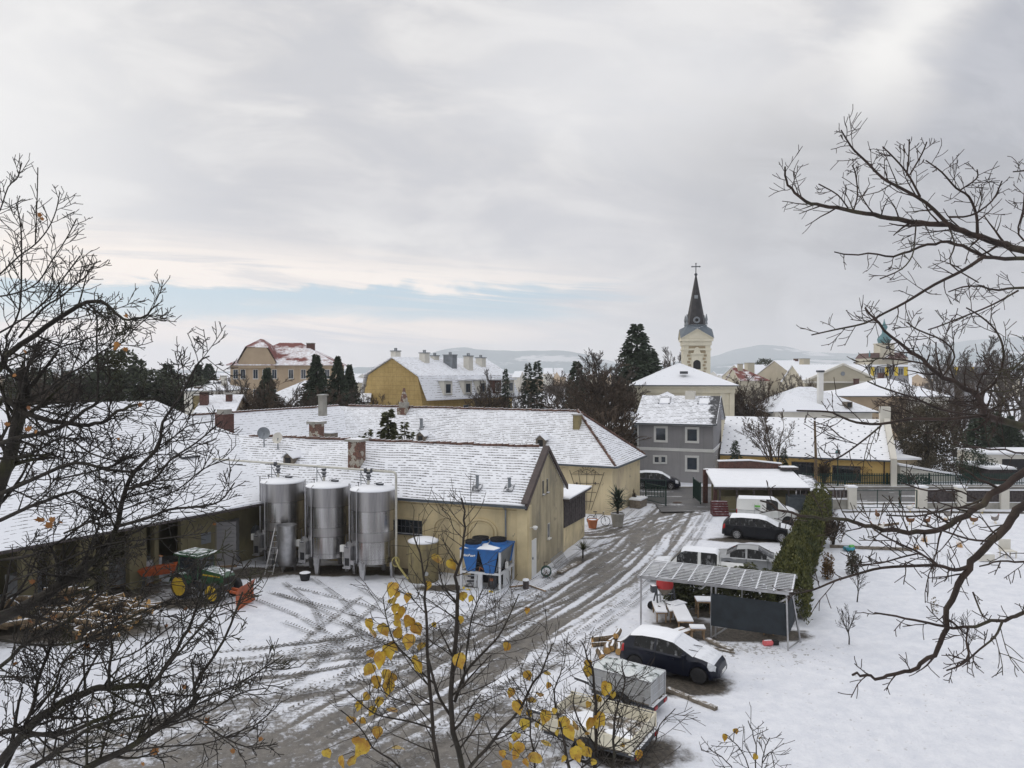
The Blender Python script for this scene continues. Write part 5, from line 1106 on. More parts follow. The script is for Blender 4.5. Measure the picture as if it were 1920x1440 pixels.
w = MB(); w.bx(-.06, Wc+.08, -.1, Dc+.1, Hc-.04, Hc+.03)
w.build('deck', M['blue'], t); w = MB(); w.prism([(.85, -.05, 0), (1.75, -.02, 0), (1.9, .5, 0), (1.05, 1.0, 0), (.9, 2.0, 0), (.8, 1.0, 0)], (0, 0, .02)); w.prism([(.05, -.07, 0), (.4, -.05, 0), (.1, .15, 0)], (0, 0, .02)); q = w.build('snow_patch', M['snow'], t); q.location = (0, 0, Hc+.032); w = MB(); w.bx(.08, Wc-.1, 1.1, 1.2, .12, 1.9); w.build('shade_backdrop', M['black'], t)  # last piece: black backdrop added to paint the shade inside the frame

for x, y in ((.5, 1.45), (1.45, 1.5), (.5, .55)) : 
    if (x, y) == (.5, .55): x, y = .42, .62
    w = MB(); w.lathe([(.46, Hc+.031), (.42, Hc+.16), (.40, Hc+.16)], (x, y, 0), 24, cap1=False); sh = w.build('fan', M['blue'], t)
    w = MB(); w.lathe([(.42, Hc+.17), (.44, Hc+.3), (.40, Hc+.31)], (x, y, 0), 24, cap1=False)
    for rr in (.12, .24, .34): w.tube([(x+rr*math.cos(k*math.pi/8), y+rr*math.sin(k*math.pi/8), Hc+.31) for k in range(17)], .010, 4)
    for k in range(10): a = k*math.pi/10; w.tube([(x-.42*math.cos(a), y-.42*math.sin(a), Hc+.3), (x+.42*math.cos(a), y+.42*math.sin(a), Hc+.3)], .009, 4)
    w.build('grille', M['black'], sh); w = MB()
    for k in range(5): a = k*2*math.pi/5; w.prism([(x, y, Hc+.2), (x+.36*math.cos(a), y+.36*math.sin(a), Hc+.2), (x+.36*math.cos(a+.6), y+.36*math.sin(a+.6), Hc+.24)], (0, 0, .015))
    w.lathe([(.09, Hc+.2), (.09, Hc+.34)], (x, y, 0), 12); w.build('blades', M['black'], sh)
w = MB(); w.bx(Wc-.02, Wc+.02, .55, 1.25, .15, .85); w.bx(Wc-.02, Wc+.02, 1.35, 1.7, .15, .85); w.build('side_panel', M['frame_white'], t)
w = MB(); w.bx(Wc+.02, Wc+.12, .75, .98, 1.05, 1.35); w.build('junction_box', M['white_paint'], t)
w = MB(); w.lathe([(.22, .12), (.22, .7), (.1, .8)], (1.5, .5, 0), 14); w.tube([(1.3, .3, .7), (1.0, .35, 1.1), (.8, .4, 1.3), (.6, .4, 1.2)], .05, 8); w.tube([(.15, .4, .35), (.9, .45, .4)], .06, 8); w.tube([(.2, .4, .6), (.9, .45, .62)], .05, 8); w.build('compressor', M['dark_metal'], t)
w = MB(); w.tube([(.95, .06, 1.0), (1.0, .0, 1.22), (1.15, .06, 1.1)], .04, 8); w.bx(1.45, 1.6, .2, .3, .5, .62); w.build('copper_lines', pm('copper_pipe', (0.35, 0.13, 0.06), .4, .6), t)
w = MB(); w.bx(.1, .2, -.06, -.0, .06, .16) ; w.bx(1.5, 1.72, -.08, -.05, -.0, .1); w.bx(.3, .5, -.08, -.05, .0, .08); w.build('yellow_feet', M['panel_yellow'], t)
def text(s_, size, mat, parent, loc, rot, ext=.004, name='lettering', italic=.0):
    cu = bpy.data.curves.new('lettering', 'FONT'); cu.body = s_; cu.size = size; cu.extrude = ext; cu.shear = italic; cu.offset = .004*size/.1 if size > .05 else 0
    tmp = bpy.data.objects.new('lettering_curve', cu); C.objects.link(tmp)
    bpy.context.view_layer.update()
    me = bpy.data.meshes.new_from_object(tmp.evaluated_get(bpy.context.evaluated_depsgraph_get())); bpy.data.objects.remove(tmp)
    me.materials.clear(); me.materials.append(M[mat]); o = bpy.data.objects.new(name, me); C.objects.link(o); o.parent = parent; o.location = loc; o.rotation_euler = rot; return o
text('duoBox+', .17, 'white_paint', t, (.13, -.066, 1.72), (math.pi/2, 0, 0), italic=.2)
w = MB(); w.prism([(.07, -.065, 1.84), (.12, -.065, 1.89), (.14, -.065, 1.83), (.12, -.065, 1.76)], (0, -.004, 0)); w.build('emblem', pm('red_paint', (0.5, 0.03, 0.03), .5), t)
t = thing('bollard', 'short stump with a cap of snow at the corner of the bare gable', 'post', G(986, 1103)); w = MB(); w.lathe([(.16, 0), (.15, .4)], n=12); w.build('post', M['wood_dark'], t); w = MB(); w.lathe([(.18, .4), (.15, .47), (.02, .5)], n=12); w.build('snow', M['snow'], t)
w = MB(); w.tube([G(955, 1100, .06), G(990, 1096, .05), G(1023, 1108, .05)], .05, 8); tag(w.build('hose', M['wood'], smooth=True), 'yellow-brown hose lying in the snow at the gable corner', 'hose')
t = thing('hose_reel', 'dark green garden hose coiled on a stand by the gable wall', 'hose reel', G(1024, 1083)); w = MB()
for k in range(5): w.tube([(.26*math.cos(a*.5), -.12+k*.06, .34+.26*math.sin(a*.5)) for a in range(14)], .03, 5)
w.build('coil', pm('hose_green', (0.012, 0.05, 0.04), .5), t); w = MB(); w.bar((-.2, -.2, 0), (0, -.2, .35), .03); w.bar((.2, -.2, 0), (0, -.2, .35), .03); w.bar((0, -.2, .35), (0, .2, .35), .03); w.tube([(-.1, .1, .3), (-.1, .1, .8), (.1, .1, .8)], .02, 5); w.build('stand', M['rust'], t)
# metal grating leaning by the wall, boards
t = thing('metal_grating', 'snowy metal grating leaning against the foot of the gable wall', 'grating', G(1055, 1060), R(69)); w = MB()
for k in range(11): w.bar((-1.0+k*.2, 0, 0), (-1.0+k*.2, .38, .55), .03)
for s_ in (0, .5, 1): w.bar((-1.05, .38*s_, .55*s_), (1.05, .38*s_, .55*s_), .03)
w.build('bars', M['steel_plain'], t); t = thing('plank', 'snow-topped plank lying below the metal grating', 'plank', G(1068, 1066), R(60)); w = MB(); w.bx(-1.3, 1.3, -.15, .15, 0, .12); w.build('board', M['wood_grey'], t)
# dishes on the roof edge behind the cellar building
for (px, py, D_, r_, lab, tl) in ((495, 812, 47.8, .40, 'dark tilted satellite dish standing above the tiled ridge', .3), (521, 821, 47.2, .36, 'pale satellite dish half hidden behind the ridge right of the dark dish', .1)):
    p = Q(px, py, D_); t = thing('satellite_dish', lab, 'satellite dish', (p.x, p.y, 6.0)); zc = p.z-6.0
    w = MB(); w.tube([(0, 0, -1.2), (0, 0, zc)], .04, 8); w.bar((0, 0, zc-.1), (.1, -.5, zc-.15), .03); w.build('mast', M['zinc'], t)
    w = MB(); w.lathe([(.05, -.12), (r_*.5, -.1), (r_*.85, -.03), (r_, .02), (r_*.98, .03), (r_*.5, -.07), (.01, -.09)], n=26); d_ = w.build('dish', M['zinc'] if tl > .2 else M['offwhite'], t, smooth=True); d_.location = (0, -.08, zc); d_.rotation_euler = (R(75), 0, R(25 if tl > .2 else -15))
# ---------------------------------------------------------------- cars
M['navy'] = pm('navy', (0.003, 0.005, 0.014), .3, 0, .2, 2, coat=.15, stain=((0.02, 0.02, 0.025), 2.5, .3), spec=.3); M['carblack'] = pm('carblack', (0.008, 0.009, 0.012), .4, 0, .2, 2, coat=.05, spec=.2)
M['carwhite'] = pm('carwhite', (0.62, 0.63, 0.62), .35, 0, .05, 1, coat=.3, stain=((0.4, 0.39, 0.36), 1.5, .4)); M['silver'] = pm('silver', (0.30, 0.31, 0.32), .3, .5, .08, 1, coat=.4)
M['lamp'] = pm('lamp', (0.55, 0.57, 0.6), .12, .1, .15, 6); M['tail'] = pm('tail', (0.32, 0.012, 0.015), .2, 0, .2, 6); M['alloy'] = pm('alloy', (0.34, 0.34, 0.35), .4, .7, .15, 4)
M['carglass'] = pm('carglass', (0.008, 0.009, 0.010), .12, 0, .3, 2, spec=.3, stain=((0.35, 0.36, 0.38), 5.0, .5)); M['carsnow'] = pm('carsnow', (0.74, 0.76, 0.80), .75, 0, .04, 3, stain=((0.45, 0.47, 0.5), 2.2, .5), bmp=.02)
def wheel(t, x, y, r, wd, rim='alloy', spokes=5, out=1, rimr=.64, tread='rubber'):
    w = MB(); w.lathe([(r*.6, -wd/2), (r*.9, -wd/2), (r, -wd*.36), (r, wd*.36), (r*.9, wd/2), (r*.6, wd/2)], n=24); o = w.build('wheel', M[tread], t, smooth=True); o.rotation_euler = (math.pi/2, 0, 0); o.location = (x, y, r)
    s_ = -out; w = MB(); w.lathe([(r*rimr*.98, s_*(wd/2-.05)), (r*rimr, s_*(wd/2+.006))], n=24, cap0=True, cap1=False)
    for k in range(spokes): a = 2*math.pi*k/spokes; w.bar((0, 0, s_*(wd/2-.01)), (r*rimr*math.cos(a), r*rimr*math.sin(a), s_*(wd/2-.005)), r*.16, .03)
    w.tube([(r*rimr*math.cos(k*math.pi/12), r*rimr*math.sin(k*math.pi/12), s_*(wd/2)) for k in range(25)], r*.05, 5); w.lathe([(r*.16, s_*(wd/2-.03)), (r*.14, s_*(wd/2+.015))], n=12)
    w.build('rim', M[rim], o)
def car(name, lab, cat, loc, rot, L, prof, belt, wid, wx, wr, paint, side, screen, rear=None, snow=(0.6, 1.0), zlow=.2, head=None, tail=None, glassm='carglass', rim='alloy', roofx=None, hood=None, mir=None, handles=(), spokes=5, group=None):
    t = thing(name, lab, cat, loc, rot, group); px_, pz_ = zip(*prof); bx2, bz = zip(*belt); wx2, ww = zip(*wid)
    xs_ = sorted(set([round(v, 3) for v in list(np.arange(0, L, .07))+[L]+list(px_)+[q for s2 in side for q in s2]+list(screen)+(list(rear) if rear else [])])); xs_ = [x for x in xs_ if 0 <= x <= L]
    tp, bl, wi = (lambda x: float(np.interp(x, px_, pz_))), (lambda x: float(np.interp(x, bx2, bz))), (lambda x: float(np.interp(x, wx2, ww)))
    V = []
    for x in xs_:
        w_, t_, b_ = wi(x), tp(x), min(bl(x), tp(x)-.004); z0 = zlow+(.08 if x < .25 or x > L-.25 else 0)
        for q in wx:
            d2 = (wr+.06)**2-(x-q)**2
            if d2 > 0: z0 = max(z0, wr+math.sqrt(d2))
        z0 = min(z0, b_-.12); gl = t_-b_; wt = w_-.05-max(0, gl-.03)*.34 if gl > .12 else w_-.10
        z2 = min(z0+.1, b_-.09)
        V.append([(w_-.14, z0+.02), (w_-.015, z0), (w_+.005, z2), (w_+.012, (z2+b_)/2+.02), (w_-.008, b_-.05), (w_-.05, b_), (wt, max(b_+.002, t_-.06) if gl > .12 else max(b_+.002, t_-.02)), (max(.05, wt-.16), t_-.010), (0, t_)])
    parts = {}
    def inr(x0_, x1_, rng_): return rng_ and x0_ >= rng_[0]-1e-4 and x1_ <= rng_[1]+1e-4
    for i in range(len(xs_)-1):
        x0_, x1_ = xs_[i], xs_[i+1]; g = min(tp(x0_)-bl(x0_), tp(x1_)-bl(x1_))
        for j in range(8):
            k = 'body'
            if j == 5 and g > .1 and any(inr(x0_, x1_, s2) for s2 in side): k = 'window'+str([inr(x0_, x1_, s2) and 1 for s2 in side].index(1))
            elif j >= 6 and inr(x0_, x1_, screen): k = 'windscreen'
            elif j >= 6 and rear and inr(x0_, x1_, rear): k = 'rear_window'
            elif head and inr(x0_, x1_, head) and j in (3, 4, 5): k = 'headlight'
            elif tail and inr(x0_, x1_, tail) and j in (3, 4): k = 'tail_light'
            for sd_ in (1, -1): parts.setdefault((k, 0 if k in ('body', 'windscreen', 'rear_window') else sd_), []).append((i, j, sd_))
    for (k, sdk), fs in parts.items():
        mb = MB(); mp = {}
        def vid(i, j, s2):
            s2 = 1 if j == 8 else s2
            if (i, j, s2) not in mp: y, z = V[i][j]; mp[(i, j, s2)] = len(mb.v); mb.v.append((xs_[i]-L/2, y*s2, z))
            return mp[(i, j, s2)]
        for i, j, s2 in fs:
            q = [vid(i, j, s2), vid(i+1, j, s2), vid(i+1, j+1, s2), vid(i, j+1, s2)]; mb.f.append(tuple(q if s2 == -1 else q[::-1]))
        if k == 'body':
            for i_, fl in ((0, 1), (len(xs_)-1, 0)):
                ring_ = [vid(i_, j, 1) for j in range(9)]+[vid(i_, j, -1) for j in range(7, -1, -1)]; mb.f.append(tuple(ring_ if fl else ring_[::-1]))
        mk = {'body': paint, 'headlight': 'lamp', 'tail_light': 'tail', 'windscreen': 'carsnow' if snow[0] > .5 else glassm, 'rear_window': glassm}.get(k, glassm)
        mb.build('window' if k.startswith('window') else k, M[mk], t, smooth='all' if k != 'body' else True)
    # settled snow on roof and bonnet
    for rg_ in ([roofx] if roofx else [])+([hood] if hood and snow[1] > .3 else []):
        ii = [i for i, x in enumerate(xs_) if rg_[0]-1e-4 <= x <= rg_[1]+1e-4]; mb = MB(); row = []
        for n_i, i in enumerate(ii):
            r_ = []
            for s2, js in ((1, (6, 7, 8)), (-1, (7, 6))):
                for j in js:
                    y, z = V[i][j]; e_ = (n_i in (0, len(ii)-1)) or j == 6; r_.append((xs_[i]-L/2, (y+(.012 if j == 6 else 0))*s2, z+(.004 if e_ else .045)))
            row.append(r_)
        for r_ in row: mb.v += r_
        for a in range(len(ii)-1):
            for j in range(4): q = (a*5+j, a*5+j+1, a*5+5+j+1, a*5+5+j); mb.f.append(q)
        mb.build('snow_cover', M['snow'] if rg_ is roofx else M['carsnow'], t, smooth='all')
    w = MB(); w.bx(-L/2+.15, L/2-.15, -wi(L/2)+.2, wi(L/2)-.2, zlow-.04, min(.62, bl(L/2)-.1)); w.build('underbody', M['black'], t)
    for q in wx:
        for s2 in (1, -1): wheel(t, q-L/2, s2*(wi(q)-.11), wr, .2, rim, spokes, s2)
    if mir:
        for s2 in (1, -1): w = MB(); w.box((mir-L/2, s2*(wi(mir)+.08), bl(mir)+.06), (.12, .2, .14)); w.build('mirror', M[paint], t)
    for hx in handles:
        for s2 in (1, -1): w = MB(); w.box((hx-L/2, s2*(wi(hx)+.012), bl(hx)-.14), (.18, .03, .035)); w.build('door_handle', M[paint], t)
    # door shut-lines
    w = MB()
    for sx in [s2[1]+.05 for s2 in side]:
        for s2 in (1, -1): w.box((sx-L/2, s2*(wi(sx)+.006), (zlow+bl(sx))/2+.08), (.014, .02, (bl(sx)-zlow)*.72))
    w.build('door_gap', M['black'], t)
    return t
hatch = car('hatchback_car', 'dark navy hatchback with snow on roof, windscreen and bonnet parked by the logs', 'car', (5.93, 27.25, 0), math.atan2(-.5, .866), 3.92,
    [(0, .50), (.03, .82), (.10, 1.02), (.42, 1.37), (.9, 1.44), (1.6, 1.45), (2.15, 1.39), (3.0, .99), (3.3, .93), (3.62, .82), (3.84, .66), (3.92, .48)],
    [(0, .49), (.05, .78), (.12, .98), (.8, .97), (2.0, .92), (3.0, .89), (3.3, .86), (3.62, .76), (3.84, .6), (3.92, .44)],
    [(0, .66), (.15, .78), (.6, .83), (2, .84), (3.2, .83), (3.6, .76), (3.84, .62), (3.92, .5)], (.68, 3.17), .30, 'navy', [(.62, 1.42), (1.52, 2.55)], (2.2, 2.98), (.14, .42), (.6, 1), .2,
    head=(3.45, 3.80), tail=(.03, .24), roofx=(.38, 2.2), hood=(3.0, 3.75), mir=2.62, handles=(1.25, 2.15), rim='rubber', glassm='carglass')
w = MB(); w.tube([(3.0-1.96, .35, 1.02), (2.75-1.96, .05, 1.13)], .012, 5); w.tube([(3.0-1.96, -.25, 1.02), (2.72-1.96, -.5, 1.12)], .012, 5); w.build('wiper', M['black'], hatch)
hatch.scale = (.94, .94, .93)
w = MB(); w.box((1.965, 0, .42), (.02, .5, .11)); w.build('number_plate', M['white_paint'], hatch)
wag = car('estate_car', 'black estate car with snowy roof parked nose to the hedge below the white van', 'car', (16.25, 48.75, 0), math.atan2(-.355, .935), 4.7,
    [(0, .55), (.04, .95), (.15, 1.08), (.55, 1.42), (1.2, 1.48), (2.3, 1.47), (2.8, 1.38), (3.55, 1.0), (4.1, .9), (4.5, .74), (4.7, .5)], [(0, .54), (.1, .98), (2, .95), (3.5, .92), (4.1, .84), (4.5, .68), (4.7, .46)],
    [(0, .7), (.2, .84), (.8, .89), (3.6, .88), (4.3, .78), (4.7, .55)], (.95, 3.7), .33, 'carblack', [(.42, 1.1), (1.2, 1.98), (2.08, 3.0)], (2.8, 3.5), (.2, .5), (.6, 1), .2, head=(4.05, 4.45), tail=(.04, .22), roofx=(.5, 2.85), hood=(3.6, 4.4), mir=3.1, handles=(1.8, 2.7), spokes=10)
van = car('delivery_van', 'white panel van with a green sticker on its side beside the red steps', 'van', (18.55, 53.9, 0), math.atan2(-.30, .95), 4.4,
    [(0, 1.0), (.03, 1.62), (.15, 1.78), (2.4, 1.83), (2.75, 1.74), (3.35, 1.2), (3.9, 1.02), (4.25, .85), (4.4, .55)], [(0, .98), (.05, 1.05), (3.3, 1.02), (3.9, .94), (4.25, .78), (4.4, .5)],
    [(0, .82), (.15, .88), (3.4, .88), (4.1, .78), (4.4, .6)], (.8, 3.5), .32, 'carwhite', [(2.05, 2.85)], (2.75, 3.35), None, (.6, 1), .2, head=(3.95, 4.25), tail=(.0, .1), roofx=(.1, 2.7), hood=(3.4, 4.1), mir=2.95, rim='rubber', handles=(1.9,))
w = MB(); w.box((-.75, -.90, 1.30), (.38, .02, .13)); w.build('green_sticker', pm('green_sticker', (0.12, 0.42, 0.06), .5), van)
w = MB(); w.box((-.75, -.90, 1.14), (.3, .012, .03)); w.box((-.75, -.90, 1.08), (.24, .012, .03)); w.box((-1.7, -.895, .98), (1.9, .012, .02)); w.box((-.95, -.89, 1.0), (.015, .012, .9)); w.build('side_marks', M['zinc'], van)
ped = car('crew_cab_pickup', 'white crew-cab pickup with snow on its cab roof, facing left behind the pergola', 'pickup', (9.6, 38.6, 0), math.atan2(.33, -.94), 5.1,
    [(0, .8), (.03, 1.02), (1.38, 1.04), (1.42, 1.66), (1.6, 1.76), (3.1, 1.78), (3.3, 1.7), (3.85, 1.12), (4.6, 1.02), (4.95, .85), (5.1, .55)], [(0, .78), (.05, 1.0), (3.9, .98), (4.6, .9), (4.95, .75), (5.1, .5)],
    [(0, .82), (4.2, .84), (4.8, .78), (5.1, .6)], (1.0, 4.1), .36, 'carwhite', [(1.5, 2.3), (2.45, 3.5)], (3.3, 3.85), None, (.3, 1), .3, head=(4.7, 4.95), tail=(0, .1), roofx=(1.44, 3.35), hood=(3.9, 4.8), mir=3.6, rim='rubber')
sed = car('saloon_car', 'silver-grey saloon with dark glass, partly hidden behind the white crew-cab pickup', 'car', (13.3, 40.6, 0), math.atan2(-.34, .94), 4.5,
    [(0, .55), (.05, .95), (.7, 1.02), (1.35, 1.38), (1.9, 1.44), (2.4, 1.4), (3.2, .98), (4.0, .86), (4.4, .62), (4.5, .5)], [(0, .53), (.05, .9), (3.2, .9), (4.0, .8), (4.4, .58), (4.5, .46)],
    [(0, .68), (.3, .84), (3.6, .85), (4.2, .75), (4.5, .55)], (.85, 3.5), .32, 'silver', [(.95, 1.75), (1.85, 2.85)], (2.4, 3.2), (.75, 1.3), (.2, .1), .2, head=(4.05, 4.35), tail=(.04, .2), mir=2.9)
gat = car('parked_car', 'dark car with snowy roof parked across the gateway in front of the grey house', 'car', (13.5, 69.6, .06), math.atan2(-.2, .98), 4.4,
    [(0, .55), (.04, .9), (.15, 1.05), (.55, 1.46), (1.2, 1.55), (2.3, 1.54), (2.8, 1.42), (3.5, 1.0), (4.0, .88), (4.3, .7), (4.4, .5)], [(0, .54), (.1, .98), (3.4, .92), (4.0, .8), (4.3, .62), (4.4, .46)],
    [(0, .7), (.2, .84), (3.5, .86), (4.1, .74), (4.4, .5)], (.85, 3.5), .32, 'navy', [(.5, 1.2), (1.3, 2.0), (2.1, 2.95)], (2.8, 3.45), (.2, .5), (.6, 0), .2, head=(3.9, 4.2), tail=(.04, .22), roofx=(.5, 2.85), mir=3.0)
# ---------------------------------------------------------------- trailers
M['alu'] = pm('alu', (0.42, 0.43, 0.44), .45, .4, .12, 1.5, stain=((0.28, 0.27, 0.25), 1.8, .6), snow=.25)
def trailer(name, lab, loc, rot, L, Wd, z0, z1, mat, ribs=3):
    t = thing(name, lab, 'trailer', loc, rot); w = MB(); h_ = .035
    for (x0_, x1_, y0_, y1_) in ((-L/2, L/2, -Wd/2, -Wd/2+h_), (-L/2, L/2, Wd/2-h_, Wd/2), (-L/2, -L/2+h_, -Wd/2+h_, Wd/2-h_), (L/2-h_, L/2, -Wd/2+h_, Wd/2-h_)):
        for k in range(ribs): w.bx(x0_, x1_, y0_, y1_, z0+(z1-z0)*k/ribs, z0+(z1-z0)*(k+1)/ribs-.03)
        w.bx(x0_+.014, x1_-.014, y0_+.014, y1_-.014, z0, z1-.04)
    w.build('side_boards', M[mat], t)
    w = MB()
    for x in (-L/2, L/2):
        for y in (-Wd/2, Wd/2): w.bx(x-.03, x+.03, y-.03, y+.03, z0-.05, z1+.01)
    w.bx(-L/2-.02, L/2+.02, -Wd/2-.02, -Wd/2, z1-.0, z1+.03); w.bx(-L/2-.02, L/2+.02, Wd/2, Wd/2+.02, z1-.0, z1+.03); w.build('corner_posts', M[mat], t)
    w = MB(); w.bx(-L/2, L/2, -Wd/2, Wd/2, z0-.04, z0); w.build('floor', M['wood_grey'], t)
    w = MB(); w.bx(-L/2, L/2+.05, -Wd/2+.1, -Wd/2+.2, z0-.18, z0-.05); w.bx(-L/2, L/2+.05, Wd/2-.2, Wd/2-.1, z0-.18, z0-.05); w.bx(L/2+.02, L/2+.1, -Wd/2, Wd/2, z0-.22, z0-.06); w.bar((-L/2, 0, z0-.12), (-L/2-.9, 0, z0-.05), .08); w.build('chassis', M['dark_metal'], t)
    for s_ in (-1, 1):
        wheel(t, .05, s_*(Wd/2+.10), .29, .17, 'alloy', 6, s_); w = MB(); k_ = 8
        for k in range(k_): a0, a1 = math.pi*k/k_, math.pi*(k+1)/k_; w.prism([(.05+rr*math.cos(a), s_*(Wd/2+.01), .30+rr*math.sin(a)) for rr, a in ((.34, a0), (.37, a0), (.37, a1), (.34, a1))], (0, s_*.22, 0))
        w.build('mudguard', M['rubber'], t)
    for s_ in (-1, 1): w = MB(); w.bx(L/2+.1, L/2+.13, s_*(Wd/2-.2)-.1, s_*(Wd/2-.2)+.1, z0-.2, z0-.1); w.build('tail_light', M['tail'], t)
    return t
bt = trailer('box_trailer', 'grey aluminium box trailer heaped full under a snowy green net, beside the navy hatchback', (3.78, 24.35, 0), math.atan2(-.57, .82), 2.15, 1.12, .5, 1.2, 'alu', 3)
w = MB(); nx2, ny2 = 26, 14; rg = random.Random(4)
for j in range(ny2+1):
    for i in range(nx2+1): u, v = i/nx2, j/ny2; w.v.append((-1.09+2.18*u, -.57+1.14*v, 1.2+(math.sin(math.pi*u)*math.sin(math.pi*v))**.5*(.05+.13*abs(mnoise.noise(Vector((u*5, v*4, 1))))*2+.04*rg.random())))
for j in range(ny2):
    for i in range(nx2): k = j*(nx2+1)+i; w.f.append((k, k+1, k+nx2+2, k+nx2+1))
m, nt, b, out = newmat('netted_snow'); o = tc(nt); ox, oy, oz = sep(nt, o); gr = (((ox+oy)*22).fr()-.5).ab().gt(.42).mx((((ox-oy)*22).fr()-.5).ab().gt(.42)); nn = noi(nt, o, 3.5, 4, .65)
c = mixc(nt, nn.ss(.30, .50), (0.035, 0.06, 0.052), (0.66, 0.69, 0.70)); c = mixc(nt, gr*.55*nn.ss(.3, .6), c, (0.05, 0.12, 0.09)); put(nt, b.inputs['Base Color'], c); M['netted'] = m
w.build('netted_load', m, bt, smooth='all')
ft = trailer('flat_trailer', 'worn cream flatbed trailer with low sides, behind the yellow-leaved shrub', (2.55, 21.75, 0), math.atan2(-.52, .86), 2.75, 1.95, .55, .90, 'cream', 1)
w = MB(); 
for x0_, y0_, sx, sy in ((-.6, .1, 1.3, 1.5), (.7, -.2, .9, 1.0)): w.prism([(x0_+sx*(.42+.12*math.sin(k*2.3+x0_))*math.cos(k*.349), y0_+sx*(.42+.12*math.sin(k*1.7))*math.sin(k*.349), .553) for k in range(18)], (0, 0, .022))
w.build('snow_patch', M['snow'], ft)
dt_ = trailer('dark_trailer', 'dark-sided trailer parked between the white van and the hedge', (22.4, 56.2, 0), math.atan2(-.2, .98), 3.0, 1.6, .6, 1.5, 'gutter', 1)
t = thing('red_steps', 'dark red metal steps at the left end of the timber shed', 'steps', (15.8, 56.6, 0), R(-3)); w = MB()
for k in range(6): w.bx(-.6, .6, -.5+k*.12, .5, .02+k*.17, .02+(k+1)*.17-.012)
w.build('step_box', pm('dark_red', (0.09, 0.018, 0.02), .6, snow=.1), t)
# ---------------------------------------------------------------- tractor with snow plough
tr = thing('tractor', 'small green tractor with yellow wheels and an orange snow plough, behind the left branches', 'tractor', (-15.2, 36.4, 0), math.atan2(-.42, .9))
M['tgreen'] = pm('tgreen', (0.015, 0.06, 0.025), .35, 0, .15, 3, snow=.12, coat=.3); M['tyellow'] = pm('tyellow', (0.45, 0.30, 0.02), .5, stain=((0.12, 0.09, 0.04), 5, .6)); M['orange'] = pm('orange', (0.38, 0.085, 0.025), .5, 0, .15, 2, stain=((0.13, 0.06, 0.04), 3, .8))
w = MB(); w.prism([(.35, -.38, .75), (1.75, -.38, .72), (1.8, -.38, 1.15), (1.6, -.38, 1.32), (.35, -.38, 1.42)], (0, .76, 0)); hd = w.build('bonnet', M['tgreen'], tr); w = MB(); w.bx(.5, 1.6, -.4, -.385, 1.13, 1.19); w.build('stripe', M['tyellow'], hd)
w = MB(); w.bx(1.8, 1.84, -.3, .3, .85, 1.1); w.build('grille', M['black'], hd)
for s_ in (-1, 1): w = MB(); w.lathe([(.09, 0), (.07, .04)], (1.66, s_*.28, 1.26), 10); w.build('headlight', M['lamp'], tr)
w = MB(); w.bx(-.9, 1.8, -.28, .28, .42, .76); w.bx(-1.0, -.2, -.5, .5, .5, 1.0); w.build('chassis', M['dark_metal'], tr)
w = MB()
for x, y in ((-.95, -.55), (-.95, .55), (.3, -.5), (.3, .5)): w.bar((x, y, .9), (x*.95, y*.95, 2.02), .06)
w.bar((-.9, -.53, 1.35), (.3, -.5, 1.35), .04); w.build('cab_frame', M['tgreen'], tr)
w = MB(); w.bx(-.93, -.9, -.5, .5, 1.0, 2.0); w.bx(-.9, .28, -.53, -.5, 1.0, 2.0); w.bx(-.9, .28, .5, .53, 1.0, 2.0); w.bx(.28, .31, -.47, .47, 1.42, 2.0); w.build('cab_glass', M['glass'], tr)
w = MB(); w.prism([(-1.15, -.68, 2.0), (.5, -.68, 2.0), (.58, 0, 2.0), (.5, .68, 2.0), (-1.15, .68, 2.0)], (0, 0, .09)); w.prism([(-1.0, -.5, 2.09), (.3, -.5, 2.09), (.3, .5, 2.09), (-1.0, .5, 2.09)], (0, 0, .06)); w.build('cab_roof', M['tgreen'], tr)
for s_ in (-1, 1):
    wheel(tr, -.62, s_*.68, .58, .34, 'tyellow', 0, s_, .74); wheel(tr, 1.45, s_*.66, .47, .26, 'tyellow', 0, s_, .74)
    w = MB()
    for k in range(9): a0, a1 = R(20+k*16), R(36+k*16); w.prism([(-.62+rr*math.cos(a), s_*.5, .56+rr*math.sin(a)) for rr, a in ((.62, a0), (.66, a0), (.66, a1), (.62, a1))], (0, s_*.36, 0))
    w.build('mudguard', M['tgreen'], tr)
for ch in list(tr.children):
    if ch.name.startswith('wheel'):
        for g in ch.children:
            r_ = ch.location.z; sgn = -1 if ch.location.y > 0 else 1
            d_ = MB(); wd_ = .34 if r_ > .5 else .26; d_.lathe([(r_*.73, sgn*(wd_/2+.004)), (r_*.35, sgn*(wd_/2-.04)), (r_*.2, sgn*(wd_/2+.02))], n=20); d_.build('wheel_disc', M['tyellow'], ch)
w = MB(); k_ = 8
pv_ = [(math.cos(R(-60+k*15))*.55, .48+math.sin(R(-60+k*15))*.6) for k in range(k_+1)]
for k in range(k_):
    (a0, z0_), (a1, z1_) = pv_[k], pv_[k+1]; w.prism([(3.0-a0*.5+.5, -1.0, z0_), (3.0-a1*.5+.5, -1.0, z1_), (3.0-a1*.5+.53, -1.0, z1_), (3.0-a0*.5+.53, -1.0, z0_)], (-.5, 1.6, 0))
w.bar((1.8, -.2, .5), (3.3, -.2, .45), .1); w.bar((1.8, .2, .5), (3.1, .2, .45), .1); w.build('snow_plough', M['orange'], tr)
t = thing('orange_spreader', 'orange implement with a hopper standing behind the tractor near the shed', 'farm implement', (-18.0, 37.8, 0), .3); w = MB(); w.prism([(-.9, -.35, .95), (.9, -.35, 1.15), (.75, -.2, .7), (-.7, -.2, .6)], (0, .7, 0)); w.build('hopper', M['orange'], t); w = MB()
for x in (-.7, .7):
    for y in (-.25, .25): w.bar((x, y, 0), (x*.9, y, .8), .06)
w.build('frame', M['dark_metal'], t)
